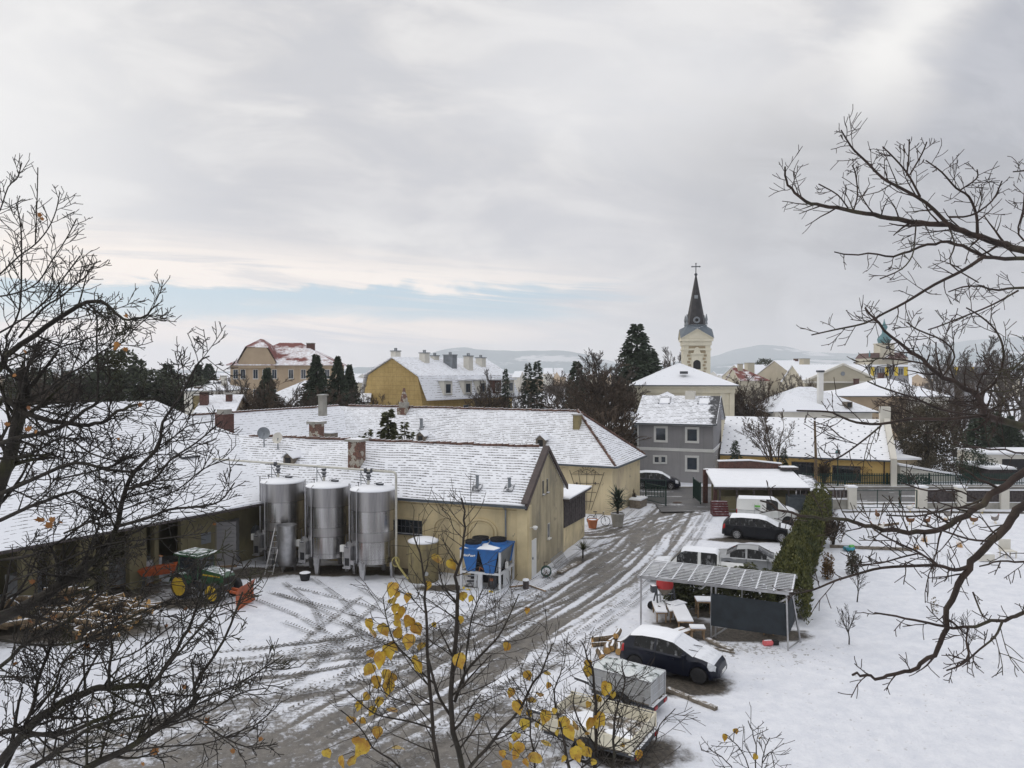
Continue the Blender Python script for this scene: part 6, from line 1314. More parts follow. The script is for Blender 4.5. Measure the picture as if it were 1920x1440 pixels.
t = thing('red_machine', 'red machine parked inside the dark shed above the tractor roof', 'farm machine', (-16.6, 44.2, 0), .9); w = MB(); w.prism([(-1, -.5, 1.3), (1, -.5, 1.3), (.7, -.5, 1.75), (-.9, -.5, 1.6)], (0, 1, 0)); w.build('hood', pm('machine_red', (0.3, 0.03, 0.02), .5), t); w = MB(); w.bx(-.8, .8, -.4, .4, .2, 1.28); w.build('body', M['dark_metal'], t)
# ---------------------------------------------------------------- logs and firewood
def log_mesh(L, r, seed):
    rg = random.Random(seed); w = MB(); w.tube([(-L/2, 0, 0), (0, rg.uniform(-.03, .03), 0), (L/2, 0, 0)], [r, r*.97, r*.93], 10, caps=False)
    es = []
    for s_, rr in ((-1, r), (1, r*.93)): e = MB(); e.tube([(s_*L/2, 0, 0), (s_*(L/2+.006), 0, 0)], [rr*.96, rr*.94], 10); es.append(e)
    return w, es
LOGP = None
def put_log(loc, rot, L, r, lab, grp, pitch=0.0):
    t = thing('log', lab, 'log', loc, rot, grp); w, e = log_mesh(L, r, int(L*1000)); w.build('bark', M['log_bark'], t, smooth=True); [q.build('cut_end', M['wood_fresh'], t) for q in e]; t.rotation_euler = (0, pitch, rot); return t
hy = [(1128, 1231, .14, .7, 'snowy log nearest the grey trailer, its cut end facing the camera', R(96)), (1141, 1220, .15, .6, 'second thick log from the left in the pile by the hatchback', R(80)), (1150, 1215, .14, .7, 'thin log in the middle of the pile by the hatchback', R(75)),
      (1162, 1220, .14, .7, 'short log closest to the hatchback tail', R(82)), (1133, 1202, .15, .95, 'dark snow-topped log lying crosswise at the back left of the pile', R(20)), (1150, 1203, .12, .7, 'small log tucked behind the middle of the pile', R(60)), (1160, 1200, .12, .7, 'topmost small log at the back of the pile', R(70)), (1133, 1210, .1, .9, 'slim log bridging the gap at the back of the pile', R(8))]
for (px, py, r_, L_, lab, ro) in hy: p = G(px, py+8, 0); put_log((p.x, p.y+.3, r_+(.22 if 'topmost' in lab else 0)), ro, L_, r_, lab, 'logs by the hatchback')
rg = random.Random(21); lp = put_log((-19.0, 31.4, .14), .4, 1.0, .13, 'split log in the big heap of firewood under the left branches', 'logs of the firewood heap')
for i in range(170):
    u, v = rg.random(), rg.random(); c_ = Vector((-23.0+6.6*u, 30.2+4.2*v+(1-u)*.6, 0)); hh = 1.25*math.sin(math.pi*min(1, max(0, u*.9+.08)))*math.sin(math.pi*(v*.85+.08)); z_2 = .12+rg.random()**.6*hh
    d_ = dup(lp, (c_.x, c_.y, z_2), rg.uniform(-.5, .9), scale=(rg.uniform(.5, 1.1), rg.uniform(.6, 1.2), rg.uniform(.6, 1.1))); d_.rotation_euler = (rg.uniform(0, 6), rg.uniform(-.35, .35), rg.uniform(-.6, 1.0))
def plank(lab, a, b_, w_=.16, h=.06, mat='wood', z=.05): 
    p, q = G(*a, z), G(*b_, z); t = MB(); o0 = (p+q)/2; t.bar(p-o0, q-o0, w_, h); o = t.build('plank', M[mat]); o.location = o0; return tag(o, lab, 'plank')
plank('long dark beam in the snow running right from the grey trailer', (1252, 1292), (1343, 1329), .17, .12, 'wood_grey', .07)
plank('thick plank behind the hatchback pointing to the black shade cloth', (1325, 1198), (1372, 1219), .22, .1, 'wood_grey', .1)
plank('thin lath below the thick plank behind the hatchback', (1318, 1210), (1378, 1224), .08, .05, 'wood_grey', .06)
plank('snowy board lying against the logs near the hatchback roof', (1160, 1203), (1186, 1190), .16, .06, 'wood', .2)
plank('reddish board end in the pile behind the hatchback windscreen', (1255, 1186), (1282, 1178), .2, .1, 'wood', .3)
plank('short snow-covered plank behind the hatchback roof', (1272, 1188), (1300, 1180), .25, .12, 'wood', .25)
for (px, py, w_, d_, z_2, lab) in ((1243, 1168, .5, 1.5, .45, 'narrow snow-covered bench, leftmost under the pergola'), (1270, 1168, .6, 1.3, .5, 'snow-covered bench, second from the left under the pergola'), (1289, 1190, .65, 2.2, .55, 'long snow-covered table, third from the left under the pergola'), (1324, 1160, .75, .7, .75, 'snowy table top beside the black shade cloth'), (1443, 1192, .5, .5, .4, 'small snowy crate below the right end of the shade cloth'), (1310, 1200, .6, .45, .45, 'snowy stool between the table and the thick plank')):
    p = G(px, py, 0); t = thing('bench' if 'bench' in lab else 'table', lab, 'bench' if 'bench' in lab else 'table', (p.x, p.y+d_/2, 0), R(-4)); w = MB(); w.bx(-w_/2, w_/2, -d_/2, d_/2, z_2-.06, z_2); w.build('top', M['wood'], t); w = MB(); w.bx(-w_/2, w_/2, -d_/2, d_/2, z_2+.002, z_2+.05); w.build('snow', M['snow'], t)
    for sx in (-1, 1):
        for sy in (-1, 1): w = MB(); w.bx(sx*(w_/2-.06)-.03, sx*(w_/2-.06)+.03, sy*(d_/2-.08)-.03, sy*(d_/2-.08)+.03, 0, z_2-.06); w.build('leg', M['wood'], t)
# ---------------------------------------------------------------- pergola frame
t = thing('pergola', 'snow-dusted metal pergola with a lattice roof and slanting posts in the yard', 'pergola', (5.5, 31.75, 0), math.atan2(-.40, .917)); PL = 6.05; PD = 2.35; zf, zb_ = 2.18, 2.26
M['frame_snow'] = pm('frame_snow', (0.26, 0.26, 0.27), .5, .3, .15, 3, snow=.42)
w = MB(); w.bar((-.15, 0, zf), (PL+.1, 0, zf), .08, .1); w.bar((-.15, PD, zb_), (PL+.1, PD, zb_), .08, .1)
sn = MB()
for i in range(12): y = PD*i/11; z = zf+(zb_-zf)*i/11; w.bar((-.1, y, z+.09), (PL+.05, y, z+.09), .026, .022); sn.bar((-.1, y, z+.107), (PL+.05, y, z+.107), .034, .012)
for i in range(10): x = PL*i/9; sn.bar((x, -.08, zf+.085), (x, PD+.08, zb_+.085), .045, .012)
w.build('slats', M['steel_plain'], t); sn.build('snow', M['snow'], t); w = MB()
for i in range(10): x = PL*i/9; w.bar((x, -.08, zf+.04), (x, PD+.08, zb_+.04), .06, .07)
w.build('rafters', M['frame_snow'], t)
for (a, b_) in (((.0, .05, 0), (.0, .05, zf)), ((.35, PD, 0), (.3, PD, zb_)), ((2.95, 0, 0), (2.95, .03, zf)), ((3.12, .06, .0), (3.12, .03, zf)), ((3.9, PD, .0), (3.9, PD, zb_)), ((5.95, -.35, 0), (5.85, .0, zf)), ((6.35, .9, 0), (6.0, .6, zf+.05)), ((5.9, PD, 0), (5.9, PD, zb_))): w = MB(); w.bar(a, b_, .06); w.build('post', M['steel_plain'], t)
w = MB(); w.bar((2.95, .0, .0), (3.9, .1, .75), .05); w.bar((5.0, .1, 1.3), (5.9, .05, 2.0), .06); w.bar((6.35, .9, .1), (5.95, -.35, .1), .04); w.bar((0, .05, 1.85), (.3, .05, 2.15), .04); w.build('brace', M['steel_plain'], t)
per = t
w = MB(); w.patch((2.95, -.08, .55), (5.9, -.08, .52), (5.9, -.03, 1.78), (2.95, -.03, 1.86), 20, 8, .012, .015); w.patch((5.92, -.05, .5), (6.1, 1.7, .6), (6.0, 1.7, 1.7), (5.9, 0.0, 1.78), 10, 8, .012, .015)
sc_ = w.build('shade_cloth', pm('shade_cloth', (0.018, 0.024, 0.030), .85, 0, .25, 2)); sc_.location = per.location; sc_.rotation_euler = per.rotation_euler; tag(sc_, 'black shade cloth hung across the right half of the pergola', 'shade cloth')
# cement mixer
p = G(1248, 1150); t = thing('cement_mixer', 'red and grey cement mixer standing under the left end of the pergola', 'cement mixer', (p.x, p.y+.2, 0), .2)
w = MB(); w.lathe([(.14, .82), (.3, 1.0), (.36, 1.12)], n=20); w.build('drum_base', M['wood_grey'], t); w = MB(); w.lathe([(.365, 1.12), (.39, 1.25), (.37, 1.48), (.33, 1.5)], n=20); w.build('drum', pm('mixer_red', (0.42, 0.03, 0.03), .5), t)
w = MB(); w.lathe([(.33, 1.502), (.25, 1.54), (.02, 1.55)], n=16); w.build('snow', M['snow'], t)
w = MB(); w.bar((-.45, -.3, .05), (-.4, 0, 1.2), .06); w.bar((.45, -.3, .05), (.4, 0, 1.2), .06); w.bar((-.42, 0, .8), (.42, 0, .8), .05); w.bar((-.45, .4, .05), (-.4, 0, 1.1), .05); w.bar((.45, .4, .05), (.4, 0, 1.1), .05); w.box((-.55, 0, 1.1), (.2, .25, .3)); w.build('stand', M['dark_metal'], t)
for s_ in (-1, 1): wheel(t, s_*.45, .45, .2, .06, 'dark_metal', 4, 1)
p = G(1262, 1155); t = thing('wheelbarrow', 'dark wheelbarrow filled with snow right of the cement mixer', 'wheelbarrow', (p.x+.15, p.y, 0), .6); w = MB(); w.prism([(-.4, -.3, .6), (.4, -.3, .6), (.25, -.2, .32), (-.25, -.2, .32)], (0, .55, 0)); w.build('tub', M['dark_metal'], t); w = MB(); w.bx(-.36, .36, -.27, .22, .6, .63); w.build('snow', M['snow'], t); w = MB(); w.bar((-.3, -.2, .3), (-.9, -.25, .55), .035); w.bar((-.3, .2, .3), (-.9, .25, .55), .035); w.bar((-.3, -.2, .3), (-.35, -.2, 0), .03); w.bar((-.3, .2, .3), (-.35, .2, 0), .03); w.build('handles', M['wood_grey'], t); wheel(t, .55, 0, .19, .08, 'dark_metal', 4, 1)
p = G(1440, 1211); t = thing('red_canister', 'small red and pink canister lying in the snow below the shade cloth', 'canister', (p.x, p.y, .12), .2); w = MB(); w.tube([(-.22, 0, 0), (-.18, 0, 0), (.15, 0, 0), (.22, 0, 0)], [.06, .12, .12, .05], 12); w.build('body', pm('canister_red', (0.6, 0.12, 0.13), .5, snow=.2), t, smooth=True); w = MB(); w.box((.35, .05, -.02), (.22, .2, .16)); w.build('cap', M['black'], t)
# ---------------------------------------------------------------- street side: fences, wall, gates, posts
GW = thing('garden_wall', 'rendered garden wall with pillars and dark timber panels along the street', 'wall', (0, 59.3, 0))
pil = [27.0, 32.6, 35.7, 39.1, 42.5, 46, 49.5]
for i, x in enumerate(pil): 
    w = MB(); w.bx(x-.33, x+.33, -.3, .3, 0, 1.72); po = w.build('pillar', M['offwhite'], GW); w = MB(); w.bx(x-.38, x+.38, -.35, .35, 1.722, 1.85); w.build('pillar_cap', M['snow'], po)
w = MB()
for a, b_ in zip(pil[1:], pil[2:]): w.bx(a+.33, b_-.33, -.12, .12, 0, .5)
w.build('plinth', M['concrete'], GW)
for a, b_ in zip(pil[1:], pil[2:]):
    w = MB(); k = a+.36
    while k < b_-.4: w.bx(k, k+.1, -.03, .03, .55, 1.45); k += .125
    w.bx(a+.33, b_-.33, .032, .09, .65, .75); w.bx(a+.33, b_-.33, .032, .09, 1.3, 1.38); f_ = w.build('timber_panel', M['wood_dark'], GW); w = MB(); w.bx(a+.33, b_-.33, -.06, .1, 1.46, 1.52); w.bx(a+.33, b_-.33, -.15, .13, .502, .54); w.build('snow_line', M['snow'], f_)
w = MB(); w.bx(22.6, 26.67, -.12, .12, 0, .75); w.build('low_wall', M['concrete'], GW); w = MB(); w.bx(22.6, 26.67, -.15, .15, .752, .82); w.bx(22.6, 26.67, -.05, .05, 1.55, 1.62); w.build('snow_line', M['snow'], GW)
w = MB(); 
for i in range(14): w.bx(22.7+i*.29, 22.93+i*.29, -.03, .03, .9, 1.5)
w.build('timber_panel', M['wood_dark'], GW)
gt = thing('garden_gate', 'green metal framed double gate of wire mesh between two pale pillars', 'gate', (27.35, 59.3, 0)); M['fgreen'] = pm('fgreen', (0.008, 0.035, 0.028), .5, 0, .15, 3)
w = MB()
for x0_, x1_ in ((.02, 3.5), (3.62, 4.88)):
    for x in (x0_, x1_): w.bar((x, 0, .05), (x, 0, 1.5), .06)
    w.bar((x0_, 0, .1), (x1_, 0, .1), .05); w.bar((x0_, 0, 1.48), (x1_, 0, 1.48), .05)
w.bar((1.75, 0, .1), (1.75, 0, 1.5), .05); w.build('frame', M['fgreen'], gt); w = MB()
for k in range(49): w.tube([(.05+k*.1, 0, .1), (.05+k*.1, 0, 1.48)], .004, 3)
w.build('mesh', M['fgreen'], gt)
def picket(name, lab, x0_, x1_, y, z0, h, step=.16, mat='fgreen', rot=0):
    t = thing(name, lab, 'fence', (x0_, y, z0), rot); L = x1_-x0_; w = MB(); k = 0.0
    while k < L: w.bx(k, k+.07, -.02, .02, .08, h); k += step
    w.build('pickets', M[mat], t); w = MB(); w.bx(0, L, .022, .06, .22, .29); w.bx(0, L, .022, .06, h-.25, h-.18); w.build('rails', M[mat], t)
    k = 0.0
    while k <= L: q = MB(); q.bx(k-.05, k+.05, .062, .16, 0, h+.03); q.build('fence_post', M[mat], t); k += 4.0
    w = MB(); w.bx(0, L, -.12, .18, -.05, .07); w.build('footing', M['concrete'], t); return t
picket('picket_fence', 'long dark green picket fence across the street before the low yellow house', 27.6, 52.0, 70.6, .12, 1.15)
picket('picket_fence', 'dark green fence end with light showing between its pickets at the far right', 46.0, 62.0, 66.5, .05, 1.3) if False else None
g2 = thing('yard_gate', 'dark green barred gate standing open at the corner of the rear building', 'gate', (11.2, 62.4, 0), R(-62)); w = MB()
for x in (0, 2.6): w.bar((x, 0, 0), (x, 0, 1.7), .08)
w.bar((0, 0, .2), (2.6, 0, .2), .05); w.bar((0, 0, 1.6), (2.6, 0, 1.6), .05); w.build('frame', M['fgreen'], g2); w = MB()
for k in range(20): w.bar((.13*k+.06, 0, .2), (.13*k+.06, 0, 1.6), .025)
w.build('bars', M['fgreen'], g2)
g3 = dup(g2, (15.45, 61.0, 0), R(88), 'dark green barred gate standing open beside the timber shed'); g3.scale = (1.1, 1, 1.1)
g4 = dup(g2, (10.6, 64.0, 0), R(-5), 'closed dark green gate leaf in shade beside the dark parked car')
t = thing('utility_pole', 'brown wooden utility pole in front of the low yellow house', 'pole', at(1532, 66.5)); w = MB(); w.tube([(0, 0, 0), (-.05, 0, 3), (-.18, 0, 6.55)], [.13, .12, .09], 10); w.build('pole', M['log_bark'], t)
w = MB(); w.lathe([(.02, 0), (.09, .06), (.1, .14), (.03, .22)], (-.18, 0, 6.6), 8); w.tube([(-.3, 0, 6.72), (-.05, 0, 6.8), (.02, 0, 6.84)], [.02, .05, .015], 6); w.build('insulator', M['black'], t)
t = thing('street_lamp', 'old-fashioned green street lamp with glass lantern before the yellow house window', 'street lamp', at(1572, 70.0, .1)); w = MB(); w.tube([(0, 0, 0), (0, 0, .6), (0, 0, 2.7)], [.09, .06, .045], 8); w.build('post', M['fgreen'], t); w = MB(); w.lathe([(.1, 2.7), (.22, 3.15), (.23, 3.2)], n=6); w.build('lantern', M['lamp'], t); w = MB(); w.lathe([(.28, 3.2), (.2, 3.35), (.06, 3.5), (.03, 3.7)], n=6); w.build('lamp_cap', M['copper'], t)
# trellis, bicycle, pots
tl = thing('sun_trellis', 'iron trellis with a rayed sun on top mounted on the rear building wall', 'trellis', Cb.location, AXC); M['iron'] = pm('iron', (0.07, 0.06, 0.05), .7, 0, .3, 5); p = cast(Cb, 1100, 925, (0, -.1, 0), nF); cx_ = p.x
w = MB(); B_ = [(-.45, .3), (.45, .3), (1.05, 3.0), (-1.15, 3.05)]
for i in range(5): u = i/4; a = Vector((cx_-.35+.7*u, -.1, .3)); b_ = Vector((cx_-1.4+2.8*u, -.1, 3.3)); w.tube([a, b_], .022, 5)
for z, s_ in ((.9, .52), (1.6, .77), (2.3, 1.02), (3.0, 1.28)): w.tube([(cx_-s_, -.1, z), (cx_+s_, -.1, z+.1)], .02, 5)
w.tube([(cx_+.42*math.cos(k*math.pi/10), -.1, 3.0+.42*math.sin(k*math.pi/10)) for k in range(11)], .02, 5)
for k in range(1, 9): a = k*math.pi/9; w.tube([(cx_+.5*math.cos(a), -.1, 3.0+.5*math.sin(a)), (cx_+.75*math.cos(a), -.1, 3.0+.7*math.sin(a))], .018, 4)
w.tube([(cx_-1.1, -.1, 3.1), (cx_-.6, -.1, 3.35), (cx_, -.1, 3.05), (cx_+.6, -.1, 3.4), (cx_+1.0, -.1, 3.1)], .016, 4)
for q in ((-.8, 2.3), (0, 2.05), (.7, 2.4)): w.lathe([(.02, -.1), (.1, 0), (.02, .1)], (cx_+q[0], -.12, q[1]), 8)
w.build('trellis_bars', M['iron'], tl)
bc = thing('bicycle', 'dark bicycle leaning at the rear building wall behind the orange pot', 'bicycle', G(1122, 985), R(-22))
for s_, nm in ((-.52, 'wheel'), (.52, 'wheel')): w = MB(); w.tube([(s_+.33*math.cos(k*math.pi/10), 0, .34+.33*math.sin(k*math.pi/10)) for k in range(21)], .022, 5); [w.tube([(s_, 0, .34), (s_+.32*math.cos(k*.785), 0, .34+.32*math.sin(k*.785))], .004, 3) for k in range(8)]; w.build(nm, M['rubber'], bc)
w = MB(); 
for a, b_ in (((-.52, .34), (-.12, .32)), ((-.52, .34), (-.2, .8)), ((-.12, .32), (-.22, .9)), ((-.12, .32), (.35, .78)), ((-.2, .8), (.34, .84)), ((.52, .34), (.36, .95))): w.tube([(a[0], 0, a[1]), (b_[0], 0, b_[1])], .022, 5)
w.build('bicycle_frame', M['dark_metal'], bc); w = MB(); w.box((-.24, 0, .95), (.25, .12, .05)); w.build('saddle', M['black'], bc); w = MB(); w.tube([(.36, -.25, 1.0), (.4, 0, .96), (.36, .25, 1.0)], .018, 5); w.build('handlebar', M['dark_metal'], bc)
def pot(lab, px, py, r, h, mat): t = thing('plant_pot', lab, 'pot', G(px, py)); w = MB(); w.lathe([(r*.7, 0), (r*.95, h*.85), (r, h*.86), (r, h), (r*.85, h)], n=18, cap1=False); w.build('pot', M[mat], t); w = MB(); w.lathe([(r*.86, h*.93), (.01, h*.95)], n=14); w.build('snow', M['soil'], t); return t
M['terracotta'] = pm('terracotta', (0.42, 0.15, 0.07), .8, 0, .15, 3)
pot('big terracotta pot in front of the bicycle', 1111, 990, .38, .62, 'terracotta'); yp_ = pot('tall concrete planter at the corner of the rear building, under the spiky yucca', 1158, 987, .5, .95, 'concrete')
p = G(1158, 987); f = MB(); rg = random.Random(2)
for i in range(150):
    a = rg.random()*6.28; e_ = rg.uniform(-.4, 1.4); d_ = Vector((math.cos(a)*math.cos(e_), math.sin(a)*math.cos(e_), math.sin(e_))); b0 = Vector((0, 0, .95+rg.random()*.9)); q = b0+d_*.75; s_ = d_.cross(Vector((0, 0, 1))).normalized()*.035; f.poly([b0-s_, b0+d_*.4-s_*1.2, q, b0+d_*.4+s_*1.2, b0+s_])
yk = t = thing('yucca', 'spiky dark green yucca growing in the tall concrete planter', 'plant', p); f.build('leaves', M['spruce'], t); w = MB(); w.tube([(0, 0, .6), (0, 0, 1.7)], .07, 6); w.build('stem', M['bark'], t); yk.scale = (1.35, 1.35, 1.2)
p = G(1198, 951); t = thing('garden_table', 'low bench table with a snowy top at the gate end of the rear building', 'table', (p.x, p.y+.3, 0), R(60)); w = MB(); w.bx(-.8, .8, -.5, .5, .62, .74); w.build('top', M['snow'], t); w = MB(); w.bx(-.75, .75, -.45, .45, 0, .6); w.build('base', M['wood_grey'], t)
p = G(1092, 1045); t = thing('young_palm', 'small spiky dark plant in the snow right of the lean-to', 'plant', (p.x, p.y-.3, 0)); f = MB()
for i in range(60): a = rg.random()*6.28; e_ = rg.uniform(.1, 1.3); d_ = Vector((math.cos(a)*math.cos(e_), math.sin(a)*math.cos(e_), math.sin(e_))); b0 = Vector((0, 0, .5)); q = b0+d_*.75-Vector((0, 0, .1)); s_ = d_.cross(Vector((0, 0, 1))).normalized()*.02; f.poly([b0-s_, b0+d_*.4-s_, q, b0+d_*.4+s_, b0+s_])
f.build('leaves', M['yew'], t); w = MB(); w.tube([(0, 0, 0), (0, 0, .55)], .05, 6); w.build('stem', M['bark'], t)
# sheds and garages at the far right
def box_shed(name, lab, px0, px1, D_, yb, wall, side=None): 
    x0_, x1_ = (px0-960)/F*D_, (px1-960)/F*D_; h_ = HZ(yb, D_); t = thing(name, lab, 'shed', (x0_, D_, 0)); L = x1_-x0_; w = MB(); w.bx(0, L, 0, 5, 0, h_); w.build('wall', M[wall], t); w = MB(); w.bx(-.25, L+.25, -.3, 5.2, h_+.003, h_+.2); w.build('roof', M['snow'], t); return t, L, h_
t, L_, h_ = box_shed('garage', 'pale garage with a dark door opening at the right frame edge behind the fences', 1850, 1990, 78, 852, 'offwhite'); w = MB(); w.bx(1.7, 7.5, -.05, -.01, 0, h_-.5); w.build('door', M['black'], t)
t, L_, h_ = box_shed('tool_hut', 'low dark hut with snowy roof in front of the pale garage', 1858, 1900, 72, 880, 'wood_dark')
t, L_, h_ = box_shed('brick_outbuilding', 'low brown outbuilding with snow strip roof right of the low yellow house', 1680, 1722, 76, 862, 'stone')
t = thing('sloping_shed', 'low shed with a long sloping snowy roof among shrubs right of the low yellow house', 'shed', at(1690, 74)); w = MB(); w.prism([(0, 0, 0), (5.4, 0, 0), (5.4, 0, .5), (0, 0, 1.5)], (0, 3, 0)); w.build('wall', M['offwhite'], t); w = MB(); w.prism([(-.3, -.3, 1.62), (6.0, -.3, .55), (6.0, -.3, .72), (-.3, -.3, 1.8)], (0, 3.6, 0)); w.build('roof', M['snow'], t)
t = thing('timber_fence', 'tall weathered board fence on the slope beside the white fire wall', 'fence', at(1695, 84), R(30)); w = MB()
for i in range(22): w.bx(i*.3, i*.3+.26, 0, .05, 0, 3.2-i*.06)
w.build('boards', M['wood_grey'], t); w = MB(); w.bar((0, 0, 3.25), (6.6, 0, 1.95), .12, .08); w.build('top_rail', M['snow'], t)
# ---------------------------------------------------------------- garden bits and hens
def hen(px, py, rot, col, lab, s_=1.0):
    t = thing('hen', lab, 'hen', G(px, py), rot, 'hens in the snowy garden'); t.scale = (s_, s_, s_)
    w = MB(); w.tube([(-.24, 0, .36), (-.17, 0, .30), (-.05, 0, .25), (.08, 0, .27), (.15, 0, .36), (.18, 0, .44), (.21, 0, .47), (.25, 0, .46)], [.02, .09, .125, .115, .065, .045, .042, .01], 10); w.poly([(-.2, -.02, .32), (-.34, 0, .50), (-.14, .02, .38)]); b0 = w.build('body', M[col], t, smooth='all')
    w = MB(); w.prism([(.17, -.008, .50), (.24, -.008, .50), (.22, -.008, .545), (.19, -.008, .53)], (0, .016, 0)); w.build('comb', pm('comb', (0.4, 0.02, 0.02), .6) if 'comb' not in M else M['comb'], b0)
    w = MB()
    for y in (-.05, .05): w.tube([(.0, y, .16), (.01, y, 0), (.06, y, 0)], .012, 4)
    w.build('legs', M['panel_yellow'], b0)
M['comb'] = pm('comb', (0.4, 0.02, 0.02), .6); M['hen_brown'] = pm('hen_brown', (0.14, 0.07, 0.035), .9, 0, .3, 12); M['hen_white'] = pm('hen_white', (0.62, 0.60, 0.56), .9, 0, .1, 12); M['hen_grey'] = pm('hen_grey', (0.2, 0.18, 0.17), .9, 0, .3, 12)
for q in ((1645, 973, 1.5, 'hen_brown', 'small brown hen standing upright in the garden snow nearest the green gate'), (1706, 984, 2.8, 'hen_brown', 'plump brown hen above the long dark branch, left of the pair'), (1738, 985, .2, 'hen_brown', 'long brown hen walking right, second of the pair under the fence'), (1825, 983, 2.9, 'hen_brown', 'rust brown hen in the snow below the middle pillar'), (1866, 981, .1, 'hen_grey', 'dark-tailed hen at the right of the rust brown hen'), (1706, 960, 0, 'hen_white', 'white hen on the bare strip below the green gate end'), (1841, 964, .3, 'hen_white', 'white hen on the bare strip under the timber panels'), (1640, 996, 2.9, 'hen_brown', 'brown hen beside a white one near the hedge end of the garden'), (1651, 998, .2, 'hen_white', 'white hen standing beside the brown hen near the hedge'), (1777, 973, .1, 'hen_grey', 'grey hen near the middle of the garden wall')): hen(*q, s_=1.25)
def stake(px, pyb, pyt, lab, lean=0.0, r=.02, mat='zinc'): p = G(px, pyb); h_ = HZ(pyt, p.y); w = MB(); w.tube([(0, 0, 0), (lean, 0, h_)], r, 6); o = w.build('stake', M[mat]); o.location = p; tag(o, lab, 'stake', None)
stake(1753, 1034, 974, 'tall thin garden stake beyond the dark branches'); stake(1779, 1090, 1045, 'thin stake leaning behind the fork of the right branches', -.1); stake(1784, 1095, 1060, 'short second stake beside the leaning one', 0); stake(1615, 1022, 990, 'slanting green stake between hedge and rail', -1.6, .03, 'fgreen')
w = MB(); p, q = G(1556, 1024, .1), G(1710, 1030, .1); w.bar(p, q, .12, .18); tag(w.build('edging_board', M['wood_grey']), 'long edging board lying across the garden snow', 'board')
w = MB(); w.bar(G(1650, 985, .1), G(1683, 981, .1), .25, .2); tag(w.build('fallen_log', M['log_bark']), 'short dark log lying in the garden between the hens', 'log')
t = thing('white_chair', 'white plastic chair facing left in the garden at the right', 'chair', G(1890, 1045), 0); w = MB(); w.bx(-.35, .35, .3, .35, .4, 1.0); w.build('backrest', M['offwhite'], t); w = MB(); w.bx(-.35, .35, -.3, .3, .36, .42); w.build('seat', M['offwhite'], t)
for sx in (-1, 1):
    for sy in (-1, 1): w = MB(); w.bx(sx*.3-.03, sx*.3+.03, sy*.26-.03, sy*.26+.03, 0, .36); w.build('leg', M['offwhite'], t)
t = thing('planter_box', 'pale wooden planter box beside the white chair', 'planter', G(1848, 1050), 0); w = MB(); w.bx(-.5, .35, -.3, .3, 0, .38); w.build('box', M['offwhite'], t); w = MB(); w.bx(-.46, .31, -.26, .26, .382, .42); w.build('snow', M['snow'], t)
t = thing('toy', 'blue and green plastic toy lying in the snow by the two brown shrubs', 'toy', G(1592, 1033), 0); w = MB(); w.lathe([(.3, .05), (.36, .16), (.3, .26)], n=14); w.build('tub', pm('toy_blue', (0.02, 0.22, 0.30), .5, snow=.1), t); w = MB(); w.box((.1, -.1, .33), (.3, .15, .12), .4); w.build('handle', pm('toy_green', (0.15, 0.5, 0.12), .5), t)
# ---------------------------------------------------------------- the thuja hedge along the garden
hp = [Vector((12.0, 32.2)), Vector((14.2, 37.6)), Vector((17.5, 44.2)), Vector((21.6, 52.6)), Vector((24.0, 58.2))]
rg = random.Random(8); t = thing('thuja_hedge', 'long green and rust-tinged thuja hedge dividing the yard from the snowy garden', 'hedge', (12, 32.2, 0))
f = MB(); segs = list(zip(hp, hp[1:])); wt = [(b_-a).length for a, b_ in segs]
for i in range(30000):
    a, b_ = rg.choices(segs, wt)[0]; u = rg.random(); c_ = a.lerp(b_, u); d_ = (b_-a).normalized(); n_ = Vector((-d_.y, d_.x)); s_ = (c_-hp[0]).length
    bmp = .5+.5*math.sin(s_*4.1+math.sin(s_*1.3)*2); H_ = 1.85+.25*bmp+.12*math.sin(s_*.9); z = H_*rg.random()**.7; wd = (.85 if z < H_*.7 else .85*(1-(z/H_-.7)/.3*.75))*(.8+.2*bmp)
    off = rg.choice((-1, 1))*wd*rg.uniform(.75, 1.05) if rg.random() < .75 else rg.uniform(-wd, wd)
    f.quadleaf((c_.x+n_.x*off-12, c_.y+n_.y*off-32.2, z), rg.uniform(.12, .26), .09, rg, Vector((rg.gauss(0, .5), rg.gauss(0, .5), 1)))
f.build('foliage', M['thuja'], t); w = MB()
for a, b_ in segs:
    n_ = int((b_-a).length/.9)
    for k in range(n_): c_ = a.lerp(b_, k/n_); w.tube([(c_.x-12, c_.y-32.2, 0), (c_.x-12, c_.y-32.2, 1.6)], [.09, .03], 5)
w.build('stems', M['bark'], t)
# row of young thujas behind the pergola
f, w = conifer_mb(2.3, .55, 3, 120, .04, leaf=.22, power=.6)
th = tree('young_thuja', 'young thuja behind the pergola', G(1272, 1120), f, w, 'yew', group='young thujas behind the pergola')
th.scale = (1.2, 1.2, .62); th['label'] = 'dark young thuja behind the cement mixer, leftmost of its row'
labs = ['second young thuja from the left behind the pergola', 'young thuja behind the middle of the pergola roof', 'young thuja just left of the middle pergola posts', 'young thuja showing above the black shade cloth, left of centre', 'rust-tipped young thuja whose top rises beside the silver saloon', 'young thuja behind the right end of the pergola', 'rightmost young thuja, touching the long hedge', 'short young thuja tucked before the long hedge']
for i, lb in enumerate(labs): dup(th, (7.9+i*.60, 34.9-i*.25+(i % 2)*.4, 0), i*1.3, lb, scale=(1.3, 1.3, (.66, .68, .7, .85, .9, .95, .9, .9)[i]))
